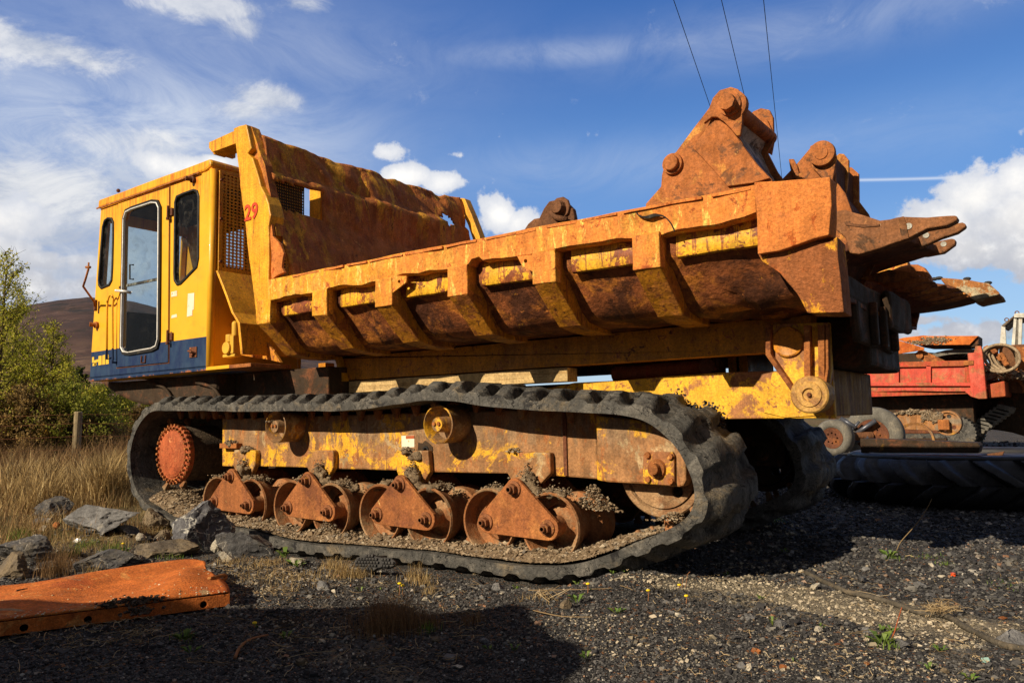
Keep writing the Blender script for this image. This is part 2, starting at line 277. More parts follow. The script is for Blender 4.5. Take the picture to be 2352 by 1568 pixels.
# ------------------------------------------------------------------ mesh helpers
ORG = {}
def tag(o, label=None, cat=None, group=None, kind=None):
    for k, v in (('label', label), ('category', cat), ('group', group), ('kind', kind)):
        if v: o[k] = v
    return o
def thing(name, label, cat, loc=(0, 0, 0), group=None):
    o = bpy.data.objects.new(name, None); COL.objects.link(o); o.location = loc; o.empty_display_size = .2
    ORG[o.name] = Vector(loc); return tag(o, label, cat, group)
def copy_tree(o, parent=None, off=(0, 0, 0)):
    c = o.copy(); COL.objects.link(c); c.parent = parent; c.location = o.location + Vector(off)
    ORG[c.name] = ORG.get(o.name, Vector())
    for ch in list(o.children): copy_tree(ch, c)
    return c
class MB:
    def __init__(s): s.v = []; s.f = []
    def add(s, vs, fs):
        b = len(s.v); s.v += [tuple(v) for v in vs]; s.f += [tuple(b + i for i in f) for f in fs]; return s
    def box(s, x0, x1, y0, y1, z0, z1):
        return s.add([(x, y, z) for x in (x0, x1) for y in (y0, y1) for z in (z0, z1)],
                     [(0, 1, 3, 2), (4, 6, 7, 5), (0, 4, 5, 1), (2, 3, 7, 6), (0, 2, 6, 4), (1, 5, 7, 3)])
    def obox(s, c, ux, uy, uz):
        c, ux, uy, uz = map(Vector, (c, ux, uy, uz))
        vs = [c + ux * a + uy * b + uz * d for a in (-1, 1) for b in (-1, 1) for d in (-1, 1)]
        return s.add(vs, [(0, 1, 3, 2), (4, 6, 7, 5), (0, 4, 5, 1), (2, 3, 7, 6), (0, 2, 6, 4), (1, 5, 7, 3)])
    def plate(s, outer, holes, a0, a1, axis='Y'):
        """polygon with holes in a plane, given thickness along axis"""
        def P(p, a):
            return {'Y': (p[0], a, p[1]), 'X': (a, p[0], p[1]), 'Z': (p[0], p[1], a)}[axis]
        loops = [outer] + list(holes); flat = [p for l in loops for p in l]
        tri = tessellate_polygon([[Vector((p[0], p[1], 0)) for p in l] for l in loops])
        n = len(flat); vs = [P(p, a0) for p in flat] + [P(p, a1) for p in flat]
        fs = [tuple(t) for t in tri] + [tuple(i + n for i in reversed(t)) for t in tri]
        b = 0
        for l in loops:
            k = len(l)
            for i in range(k): fs.append((b + i, b + (i + 1) % k, n + b + (i + 1) % k, n + b + i))
            b += k
        return s.add(vs, fs)
    def prism(s, pts, a0, a1, axis='Y'):
        def P(p, a): return {'Y': (p[0], a, p[1]), 'X': (a, p[0], p[1]), 'Z': (p[0], p[1], a)}[axis]
        n = len(pts)
        return s.add([P(p, a0) for p in pts] + [P(p, a1) for p in pts],
                     [tuple(range(n)), tuple(range(2 * n - 1, n - 1, -1))] + [(i, (i + 1) % n, n + (i + 1) % n, n + i) for i in range(n)])
    def cyl(s, p0, p1, r0, r1=None, seg=20, cap=True):
        p0, p1 = Vector(p0), Vector(p1); r1 = r0 if r1 is None else r1
        q = (p1 - p0).to_track_quat('Z', 'X'); u, w = q @ Vector((1, 0, 0)), q @ Vector((0, 1, 0))
        vs = []
        for p, r in ((p0, r0), (p1, r1)):
            for i in range(seg):
                a = 2 * math.pi * i / seg; vs.append(p + u * (r * math.cos(a)) + w * (r * math.sin(a)))
        fs = [(i, (i + 1) % seg, seg + (i + 1) % seg, seg + i) for i in range(seg)]
        if cap: fs += [tuple(range(seg - 1, -1, -1)), tuple(range(seg, 2 * seg))]
        return s.add(vs, fs)
    def lathe(s, c, prof, seg=36, axis='Y', close=False):
        """prof: (distance along axis, radius)"""
        c = Vector(c); vs = []
        for a, r in prof:
            for i in range(seg):
                t = 2 * math.pi * i / seg; p = (r * math.cos(t), r * math.sin(t))
                vs.append(c + {'Y': Vector((p[0], a, p[1])), 'X': Vector((a, p[0], p[1])), 'Z': Vector((p[0], p[1], a))}[axis])
        n = len(prof); fs = []
        for k in range(n - 1 + (1 if close else 0)):
            k2 = (k + 1) % n
            for i in range(seg): fs.append((k * seg + i, k * seg + (i + 1) % seg, k2 * seg + (i + 1) % seg, k2 * seg + i))
        if not close:
            if prof[0][1] > 1e-4: fs.append(tuple(range(seg)))
            if prof[-1][1] > 1e-4: fs.append(tuple(range((n - 1) * seg, n * seg)))
        return s.add(vs, fs)
    def tube(s, pts, r, seg=8, closed=False):
        pts = [Vector(p) for p in pts]; n = len(pts); vs = []; rr = r if isinstance(r, (list, tuple)) else [r] * n
        up = None
        for i, p in enumerate(pts):
            d = (pts[(i + 1) % n] - pts[i - 1]) if closed else (pts[min(i + 1, n - 1)] - pts[max(i - 1, 0)])
            d.normalize()
            if up is None: up = d.orthogonal().normalized()
            up = (up - d * up.dot(d)); up = up.normalized() if up.length > 1e-6 else d.orthogonal().normalized()
            w = d.cross(up)
            for k in range(seg):
                a = 2 * math.pi * k / seg; vs.append(p + up * (rr[i] * math.cos(a)) + w * (rr[i] * math.sin(a)))
        fs = []
        for i in range(n if closed else n - 1):
            j = (i + 1) % n
            for k in range(seg): fs.append((i * seg + k, i * seg + (k + 1) % seg, j * seg + (k + 1) % seg, j * seg + k))
        if not closed: fs += [tuple(range(seg - 1, -1, -1)), tuple(range((n - 1) * seg, n * seg))]
        return s.add(vs, fs)
    def sphere(s, c, r, seg=12, ring=8, sq=(1, 1, 1)):
        c = Vector(c); vs = [c + Vector((0, 0, r * sq[2]))]
        for i in range(1, ring):
            t = math.pi * i / ring
            for k in range(seg):
                a = 2 * math.pi * k / seg; vs.append(c + Vector((r * sq[0] * math.sin(t) * math.cos(a), r * sq[1] * math.sin(t) * math.sin(a), r * sq[2] * math.cos(t))))
        vs.append(c - Vector((0, 0, r * sq[2]))); fs = [(0, 1 + k, 1 + (k + 1) % seg) for k in range(seg)]
        for i in range(ring - 2):
            for k in range(seg):
                a = 1 + i * seg + k; b = 1 + i * seg + (k + 1) % seg; fs.append((a, a + seg, b + seg, b))
        e = len(vs) - 1; b0 = 1 + (ring - 2) * seg
        fs += [(e, b0 + (k + 1) % seg, b0 + k) for k in range(seg)]
        return s.add(vs, fs)
    def grid(s, fn, nu, nv):
        """fn(u,v) -> point"""
        vs = [fn(i / nu, j / nv) for i in range(nu + 1) for j in range(nv + 1)]
        return s.add(vs, [(i * (nv + 1) + j, (i + 1) * (nv + 1) + j, (i + 1) * (nv + 1) + j + 1, i * (nv + 1) + j + 1) for i in range(nu) for j in range(nv)])
    def build(s, name, mat, parent=None, bevel=0, smooth=False, cut=0, warp=None, seg=2, auto=None):
        org = ORG.get(parent.name, Vector()) if parent else Vector()
        me = bpy.data.meshes.new(name)
        bm = bmesh.new(); vv = [bm.verts.new(v) for v in s.v]
        for f in s.f:
            try: bm.faces.new([vv[i] for i in f])
            except ValueError: pass
        if cut:
            for _ in range(7):
                es = [e for e in bm.edges if e.calc_length() > cut]
                if not es: break
                bmesh.ops.subdivide_edges(bm, edges=es, cuts=1, use_grid_fill=True)
        if cut: bmesh.ops.triangulate(bm, faces=[f for f in bm.faces if len(f.verts) > 4])
        bmesh.ops.recalc_face_normals(bm, faces=bm.faces)
        if warp:
            for v in bm.verts: v.co = warp(v.co.copy())
        for v in bm.verts: v.co -= org
        bm.to_mesh(me); bm.free()
        o = bpy.data.objects.new(name, me); COL.objects.link(o); ORG[o.name] = org
        if parent: o.parent = parent
        me.materials.append(MT[mat] if isinstance(mat, str) else mat)
        if smooth: me.shade_smooth()
        if auto is not None:
            me.shade_smooth(); me.set_sharp_from_angle(angle=math.radians(auto))
        if bevel:
            b = o.modifiers.new('bevel', 'BEVEL'); b.width = bevel; b.segments = seg; b.limit_method = 'ANGLE'; b.angle_limit = math.radians(40)
        return o
def nz3(p, s, a, o=0.0):
    return noise.noise_vector(Vector((p[0] * s + o, p[1] * s + o, p[2] * s + o))) * a
def warper(*lay):
    def w(p):
        q = p.copy()
        for k, (s, a) in enumerate(lay): q += nz3(p, s, a, 13.7 * k + 3)
        return q
    return w
def rrect(x0, x1, z0, z1, r, n=5):
    o = []
    for cx, cz, a in ((x1 - r, z1 - r, 0), (x0 + r, z1 - r, 90), (x0 + r, z0 + r, 180), (x1 - r, z0 + r, 270)):
        for i in range(n + 1):
            t = math.radians(a + 90 * i / n); o.append((cx + r * math.cos(t), cz + r * math.sin(t)))
    return o
def circ(x, z, r, n=14): return [(x + r * math.cos(2 * math.pi * i / n), z + r * math.sin(2 * math.pi * i / n)) for i in range(n)]
def shrink(poly, d):
    """offset a convex-ish polygon inwards by d (outwards if negative)"""
    n = len(poly); A = sum(poly[i][0] * poly[(i + 1) % n][1] - poly[(i + 1) % n][0] * poly[i][1] for i in range(n)); sg = 1 if A > 0 else -1
    out = []
    for i in range(n):
        p, q, r = Vector(poly[i - 1]), Vector(poly[i]), Vector(poly[(i + 1) % n])
        a, b = (q - p), (r - q)
        if a.length < 1e-7 or b.length < 1e-7: out.append(tuple(q)); continue
        a.normalize(); b.normalize(); na, nb = Vector((-a.y, a.x)) * sg, Vector((-b.y, b.x)) * sg
        m = (na + nb); m = m.normalized() if m.length > 1e-6 else na
        k = d / max(.4, m.dot(na)); out.append(tuple(q + m * k))
    return out
def text_obj(txt, size, mat, parent, name, origin, ux, uz, push, thick=.001, shear=0.0, bold=0.0):
    cu = bpy.data.curves.new(name, 'FONT'); cu.body = txt; cu.size = size; cu.extrude = thick; cu.shear = shear; cu.offset = bold
    t = bpy.data.objects.new('tmp', cu); COL.objects.link(t); dg = bpy.context.evaluated_depsgraph_get()
    me = bpy.data.meshes.new_from_object(t.evaluated_get(dg)); bpy.data.objects.remove(t)
    org = ORG.get(parent.name, Vector()); ux, uz = Vector(ux), Vector(uz); un = ux.cross(uz)
    for v in me.vertices: c = v.co.copy(); v.co = Vector(origin) + ux * c.x + uz * c.y + un * (c.z + push) - org
    o = bpy.data.objects.new(name, me); COL.objects.link(o); o.parent = parent; me.materials.clear(); me.materials.append(MT[mat]); ORG[o.name] = org
    return o
def smooth_path(pts, n, closed=False):
    """Catmull-Rom resample to n points of equal spacing"""
    P = [Vector(p) for p in pts]; m = len(P); out = []
    segs = m if closed else m - 1
    for i in range(segs):
        p0 = P[(i - 1) % m] if closed or i > 0 else P[0]; p1 = P[i]; p2 = P[(i + 1) % m]; p3 = P[(i + 2) % m] if closed or i + 2 < m else P[-1]
        for k in range(12):
            t = k / 12; out.append(.5 * ((2 * p1) + (p2 - p0) * t + (2 * p0 - 5 * p1 + 4 * p2 - p3) * t * t + (3 * p1 - p0 - 3 * p2 + p3) * t ** 3))
    out.append(out[0].copy() if closed else P[-1])
    d = [0.0]
    for i in range(1, len(out)): d.append(d[-1] + (out[i] - out[i - 1]).length)
    T = d[-1]; res = []; j = 0; cnt = n if closed else n - 1
    for i in range(n):
        s = T * i / cnt
        while j < len(d) - 2 and d[j + 1] < s: j += 1
        k = (s - d[j]) / max(1e-9, d[j + 1] - d[j]); res.append(out[j].lerp(out[j + 1], min(1, k)))
    return res, T

# ================================================================== the tracked dump truck
TR = thing('tracked_dump_truck', 'yellow crawler dump truck on rubber tracks with worn rusty bed and number 29', 'dump truck', (-4.2, 5.1, 0))
YC, YB, YT = 3.87, 3.70, 3.87       # near faces of the cab, the bed and the track
def build_cab():
    z0, z1 = 1.405, 3.14
    sil = [(-8.12, z0), (-8.0, z1), (-6.04, z1), (-6.04, z0)]
    w1 = tr('a', [(213, 640), (222, 608), (238, 595), (258, 597), (266, 615), (266, 700), (262, 850), (258, 915), (246, 938), (205, 955), (194, 940), (192, 915), (202, 780)], YC)
    w2 = tr('a', [(333, 600), (345, 560), (375, 545), (480, 510), (508, 512), (520, 540), (519, 800), (515, 1225), (505, 1262), (480, 1275), (360, 1295), (332, 1292), (320, 1268), (322, 1150), (328, 850)], YC)
    w3 = tr('a', [(592, 510), (600, 482), (625, 470), (688, 448), (705, 455), (712, 480), (710, 800), (702, 845), (620, 930), (603, 936), (590, 915), (588, 880), (590, 700)], YC)
    cab = MB(); shell = MB()
    shell.plate(sil, [shrink(w1, .004), shrink(w2, -.012), shrink(w3, .004)], YC, YC + .035)
    yf = 4.86
    f2 = [(-8.3 + .5, 1.9), (-6.9, 1.9), (-6.9, 2.98), (-7.75, 2.98)]; f3 = [(-6.75, 2.05), (-6.25, 2.05), (-6.25, 2.95), (-6.75, 2.95)]
    shell.plate(sil, [f2, f3], yf - .035, yf)
    MB().box(-8.04, -6.10, YC + .04, YC + .055, z0 + .06, 1.72).build('door_trim', 'inside', TR) if False else None
    # back wall, front wall, roof sheet, floor
    shell.plate([(YC + .035, z0), (yf - .035, z0), (yf - .035, z1), (YC + .035, z1)], [[(YC + .16, 2.3), (yf - .16, 2.3), (yf - .16, 3.02), (YC + .16, 3.02)]], -6.075, -6.04, 'X')
    shell.box(-8.05, -6.04, YC, yf, z1 + .001, z1 + .03); shell.box(-8.08, -6.1, YC + .04, yf - .04, z0 + .02, z0 + .06)
    fr = [(-8.12, z0), (-8.0, z1)]
    def fx(z): return -8.12 + .12 * (z - z0) / (z1 - z0)
    for (ya, yb, za, zb) in ((YC + .035, yf - .035, z0, 1.95), (YC + .035, yf - .035, 3.0, z1), (YC + .035, YC + .1, 1.95, 3.0), (yf - .1, yf - .035, 1.95, 3.0)):
        shell.add([(fx(z) + d, y, z) for d in (0, .035) for y in (ya, yb) for z in (za, zb)], [(0, 1, 3, 2), (4, 6, 7, 5), (0, 4, 5, 1), (2, 3, 7, 6), (0, 2, 6, 4), (1, 5, 7, 3)])
    C = shell.build('cab', 'cab', TR, bevel=.012)
    # rounded rear corner pillar
    MB().cyl((-6.052, YC + .022, z0), (-6.052, YC + .022, z1), .034, seg=16).build('corner_pillar', 'cab', C, smooth=True)
    # roof cap with a drip lip
    rp = tr('a', [(205, 524), (208, 488), (765, 282), (780, 300), (742, 330)], YC - .015)
    r = MB(); r.prism([(-8.03, 3.135), (-8.02, 3.225), (-6.05, 3.232), (-6.03, 3.2), (-6.03, 3.16), (-6.12, 3.135)], YC - .018, yf + .018)
    r.build('roof', 'cab', C, bevel=.02, cut=.35, warp=warper((2.5, .006)))
    rim = MB(); rim.box(-8.035, -6.2, YC - .026, YC - .0185, 3.128, 3.142); rim.build('drip_rail', 'rust', C)
    # door
    dp = tr('a', [(297, 518), (563, 432), (557, 1345), (286, 1372)], YC)
    D = MB().plate(dp, [w2], YC - .014, YC - .002).build('door', 'cab', C, bevel=.004)
    g = MB().prism(shrink(dp, -.006), YC - .0018, YC - .0008); g.build('door_gap', 'black', C) if False else None
    gap = MB().plate(shrink(dp, -.009), [shrink(dp, -.001)], YC - .004, YC + .0).build('door_seal', 'rustd', D)
    o2 = shrink(w2, -.024)
    MB().plate(o2, [w2], YC - .032, YC - .0142).build('window_seal', 'black', D, bevel=.006)
    MB().plate(shrink(w2, -.001), [shrink(w2, .012)], YC - .038, YC - .012).build('window_frame', 'chrome', D, bevel=.006)
    MB().plate(shrink(w2, .018), [], YC - .018, YC - .013).build('window_pane', 'glass', D)
    # sliding rail and pull inside the door window
    a, b = P3('a', 338, 944, YC + .01), P3('a', 508, 908, YC + .01)
    MB().obox((a + b) / 2, (b - a) / 2, (0, .008, 0), (0, 0, .012)).build('sliding_rail', 'cream', D)
    a = P3('a', 352, 835, YC - .03); b = P3('a', 352, 910, YC - .03)
    MB().tube([a + Vector((.02, .03, 0)), a, b, b + Vector((.02, .03, 0))], .008).build('window_pull', 'black', D)
    # latch handle, hinges, lower loop
    a, b = P3('a', 280, 970, YC - .06), P3('a', 325, 974, YC - .05)
    h = MB().tube([a, b, b + Vector((0, .06, -.005))], [.012, .013, .016]); h.sphere(a, .014).build('door_handle', 'chrome', D, smooth=True)
    for z in ((551, 558), (549, 1208)):
        a = P3('a', *z, YC - .03); m = MB().cyl(a + Vector((0, 0, -.055)), a + Vector((0, 0, .055)), .011); m.box(a.x - .02, a.x + .05, a.y + .012, a.y + .028, a.z - .035, a.z + .03)
        m.cyl(a + Vector((0, 0, -.075)), a + Vector((0, 0, -.055)), .016).build('hinge', 'rustd', D)
    a = P3('a', 413, 1312, YC - .02); b = P3('a', 432, 1345, YC - .02)
    MB().tube([a + Vector((0, .02, 0)), a, Vector((a.x, a.y, b.z)), b, Vector((b.x, a.y, a.z)), Vector((b.x, a.y + .02, a.z))], .007).build('door_loop', 'rustd', D)
    # side windows
    for w in (w1, w3):
        W_ = MB().plate(shrink(w, -.016), [shrink(w, .010)], YC - .012, YC + .038).build('side_window', 'black', C, bevel=.008)
        MB().plate(shrink(w, .006), [], YC + .008, YC + .012).build('pane', 'glassd', W_)
    W_ = MB().plate([(x, z) for x, z in f2], [shrink(f2, .03)], yf - .04, yf + .01).build('side_window', 'black', C)
    MB().plate(shrink(f2, .02), [], yf - .02, yf - .016).build('pane', 'glass', W_)
    W_ = MB().plate(f3, [shrink(f3, .03)], yf - .04, yf + .01).build('side_window', 'black', C)
    MB().plate(shrink(f3, .02), [], yf - .02, yf - .016).build('pane', 'glass', W_)
    ws = MB().add([(fx(z) + d, y, z) for d in (.01, .016) for y in (YC + .09, yf - .09) for z in (1.94, 3.01)], [(0, 1, 3, 2), (4, 6, 7, 5), (0, 4, 5, 1), (2, 3, 7, 6), (0, 2, 6, 4), (1, 5, 7, 3)]).build('windscreen', 'glassd', C)
    rw = MB().plate([(YC + .14, 2.28), (yf - .14, 2.28), (yf - .14, 3.04), (YC + .14, 3.04)], [], -6.062, -6.056, 'X').build('rear_window', 'glassd', C)
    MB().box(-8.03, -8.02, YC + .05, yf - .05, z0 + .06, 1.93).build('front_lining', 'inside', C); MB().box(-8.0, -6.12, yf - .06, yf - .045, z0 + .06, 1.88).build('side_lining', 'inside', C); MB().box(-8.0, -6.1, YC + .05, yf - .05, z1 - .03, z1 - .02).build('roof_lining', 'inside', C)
    # seat and console inside, dim behind the dusty glass
    s = MB().box(-7.25, -6.75, 4.2, 4.75, 1.47, 1.85); s.box(-6.84, -6.72, 4.22, 4.73, 1.86, 2.36); s.build('driver_seat', 'inside', C, bevel=.04)
    s = MB().box(-8.0, -7.65, 4.0, 4.8, 1.47, 2.05); s.tube([(-7.75, 4.5, 1.95), (-7.55, 4.5, 2.25)], .02); s.build('dashboard', 'inside', C, bevel=.02)
    # perforated guard over the back window
    gm = MB(); y0, y1, za, zb = 3.955, 4.80, 2.27, 3.115; nx, nz = 22, 29; X = -6.012
    for i in range(nx):
        for j in range(nz):
            ya, yb = y0 + (y1 - y0) * i / nx, y0 + (y1 - y0) * (i + 1) / nx; zc, zd = za + (zb - za) * j / nz, za + (zb - za) * (j + 1) / nz
            cy, cz = (ya + yb) / 2, (zc + zd) / 2; r = .0125
            o8 = [(yb, cz), (yb, zd), (cy, zd), (ya, zd), (ya, cz), (ya, zc), (cy, zc), (yb, zc)]; k = [(cy + 1.05 * r * math.cos(math.pi * t / 4), cz + .82 * r * math.sin(math.pi * t / 4)) for t in range(8)]
            gm.add([(X, *p) for p in o8] + [(X, *p) for p in k], [(t, (t + 1) % 8, 8 + (t + 1) % 8, 8 + t) for t in range(8)])
    gu = gm.build('window_guard', 'post', C); md = gu.modifiers.new('thick', 'SOLIDIFY'); md.thickness = .006
    f = MB().box(-6.035, -6.005, y0 - .03, y0, za - .03, zb + .02); f.box(-6.035, -6.005, y1, y1 + .03, za - .03, zb + .02); f.box(-6.035, -6.006, y0, y1, za - .03, za); f.box(-6.035, -6.006, y0, y1, zb, zb + .02)
    f.build('guard_frame', 'post', gu, bevel=.003)
    for y, z in ((3.94, 3.05), (3.94, 2.7), (3.94, 2.32)): MB().cyl((-6.03, y, z), (-5.985, y, z), .014, seg=6).build('bolt', 'rustd', gu)
    # grab rail, mirror arm, lamps, latch
    a = P3('a', 237, 1020, YC - .05); b = P3('a', 232, 1330, YC - .05); c = P3('a', 262, 1345, YC - .05); d = P3('a', 263, 1005, YC - .05)
    pth, _ = smooth_path([a + Vector((-.01, 0, -.1)), a, P3('a', 250, 992, YC - .05), d, d + Vector((0, 0, -.12))], 14)
    MB().tube([b + Vector((0, .05, .02)), b, *pth, c + Vector((0, 0, .03)), c, c + Vector((0, .05, 0))], .0105).build('grab_rail', 'cab', C, smooth=True)
    m = MB().tube([P3('a', *p, YC - d) for p, d in (((170, 1060), .03), (165, 1028) and ((165, 1028), .06), ((108, 948), .28), ((122, 905), .30), ((136, 855), .30))], .010)
    e = P3('a', 136, 850, YC - .30); m.cyl(e + Vector((-.045, 0, .01)), e + Vector((.03, 0, .0)), .012); m.cyl(e, e + Vector((0, 0, .05)), .008)
    m.build('mirror_arm', 'rust', C, smooth=True)
    a = P3('a', 172, 1050, YC - .03); MB().cyl(a + Vector((0, 0, -.05)), a + Vector((0, 0, .06)), .017).build('mirror_bracket', 'rustd', C)
    for (q, w, mt) in (((183, 1150), .03, 'rust'), ((688, 392), .028, 'rustd')):
        a = P3('a', *q, YC); m = MB().cyl(a, a + Vector((0, -.025, 0)), w * 1.1, seg=16); m.cyl(a + Vector((0, -.02, 0)), a + Vector((-.02, -.07, .004)), w * .62, w * .8).build('side_lamp', mt, C)
    a = P3('a', 686, 1292, YC); m = MB().box(a.x - .055, a.x + .055, YC - .008, YC - .001, a.z - .045, a.z + .045); m.tube([a + Vector((-.03, -.01, .015)), a + Vector((-.02, -.04, .01)), a + Vector((.03, -.04, 0)), a + Vector((.04, -.01, -.01))], .009)
    m.box(a.x - .02, a.x + .025, YC - .03, YC - .0085, a.z - .03, a.z + .0).build('latch', 'rustd', C)
    for (p, q) in (((292, 448), (288, 452)),):
        a = P3('a', *p, YC + .1); MB().sphere(a, .02).build('roof_bolt', 'rustd', C)
    # stickers and the half-lost yellow lettering on the stripe
    for q in ([(570, 978), (600, 970), (600, 998), (570, 1003)], [(657, 986), (690, 982), (688, 1068), (680, 1072), (680, 1100), (652, 1107)], [(572, 1100), (598, 1092), (600, 1108), (570, 1115)]):
        MB().plate(tr('a', q, YC), [], YC - .003, YC - .0012).build('sticker', 'paper', C)
    a = P3('a', 573, 998, YC); text_obj('F\n-', .035, 'rust', C, 'sticker_print', (a.x, YC, a.z + .005), (1, 0, 0), (0, 0, 1), .0034)
    pts = [[(156, 1318), (166, 1316), (166, 1334), (178, 1332), (178, 1360), (168, 1362), (168, 1345), (156, 1347)], [(160, 1350), (176, 1347), (175, 1362), (158, 1364)],
           [(190, 1312), (206, 1309), (206, 1357), (189, 1360)], [(210, 1308), (224, 1305), (224, 1355), (209, 1357)], [(228, 1306), (242, 1303), (243, 1352), (227, 1355)], [(178, 1330), (190, 1328), (189, 1342), (178, 1344)]]
    lt = MB()
    for q in pts: lt.plate(tr('a', q, YC), [], YC - .003, YC - .0011)
    lt.build('stripe_lettering', 'yelpaint', C)
    # sill under the door
    MB().box(-8.11, -5.74, YC - .004, YC + .2, 1.372, 1.402).build('sill', 'cab', C, bevel=.004)
build_cab()

def build_fore():
    # dark nose and underbody below the cab
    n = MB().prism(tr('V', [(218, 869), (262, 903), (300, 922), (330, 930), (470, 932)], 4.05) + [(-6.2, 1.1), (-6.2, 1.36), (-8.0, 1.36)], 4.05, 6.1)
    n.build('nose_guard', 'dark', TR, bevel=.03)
    for q in ((445, 1452), (700, 1450)):
        pth = [P3('a', q[0], 1450, 4.02), P3('a', q[0] + 90, 1480, 4.02), P3('a', q[0] + 140, 1560, 4.02)]
        MB().tube(smooth_path(pth, 10)[0], .014).build('hose', 'dark', TR, smooth=True)
    u = MB().box(-6.7, -2.1, 4.72, 5.5, .36, .875); u.box(-7.6, -1.2, 4.66, 5.55, .88, 1.14); u.box(-6.6, -4.95, 4.25, 5.9, 1.0, 1.36); u.build('underbody', 'dark', TR, bevel=.01)  # first box added between the tracks to block light and the open gap
    # sloping front sheet of the bed support with its sunlit edge
    pts = [onY('a', 800, 866, YC), onY('a', 852, 1000, YC), onY('a', 882, 1085, YC), onY('a', 915, 1140, YC), onY('a', 931, 1303, YC)]
    th = [(x + .028, z) for x, z in pts]
    f = MB().prism(pts + th[::-1], YC, 6.2); S = f.build('bed_front_sheet', 'post', TR, bevel=.004, cut=.5)
    s = MB().prism(tr('a', [(918, 1140), (1000, 1145), (1060, 1230), (1140, 1346), (934, 1306)], 4.12), 4.12, 4.15)
    s.build('bed_front_box', 'rib', TR, bevel=.004, cut=.2, warp=warper((3, .008)))
    for q in ((975, 1283), (1110, 1285)): a = P3('a', *q, 4.11); MB().cyl(a, a + Vector((0, -.012, 0)), .014, seg=8).build('bolt', 'rib', S)
    # valve block on the deck
    c = P3('a', 862, 1270, YC); m = MB().cyl(c + Vector((0, -.02, 0)), c + Vector((0, .09, 0)), .052, seg=16); m.cyl(c + Vector((.0, .035, .05)), c + Vector((0, .035, .115)), .045); m.box(c.x - .085, c.x + .085, c.y + .01, c.y + .08, c.z - .075, c.z - .05)
    m.cyl(c + Vector((.055, .035, .10)), c + Vector((.055, .035, .20)), .028); m.sphere(c + Vector((.055, .035, .20)), .028); m.cyl(c + Vector((-.06, .03, .03)), c + Vector((-.02, .03, .03)), .03)
    m.box(c.x + .03, c.x + .08, c.y, c.y + .07, c.z - .05, c.z + .1); m.build('hydraulic_valve', 'brass', TR, bevel=.006)
    MB().box(-5.95, -5.45, YC + .0, YC + .4, 1.37, 1.40).build('valve_deck', 'rust', TR, bevel=.004)
build_fore()

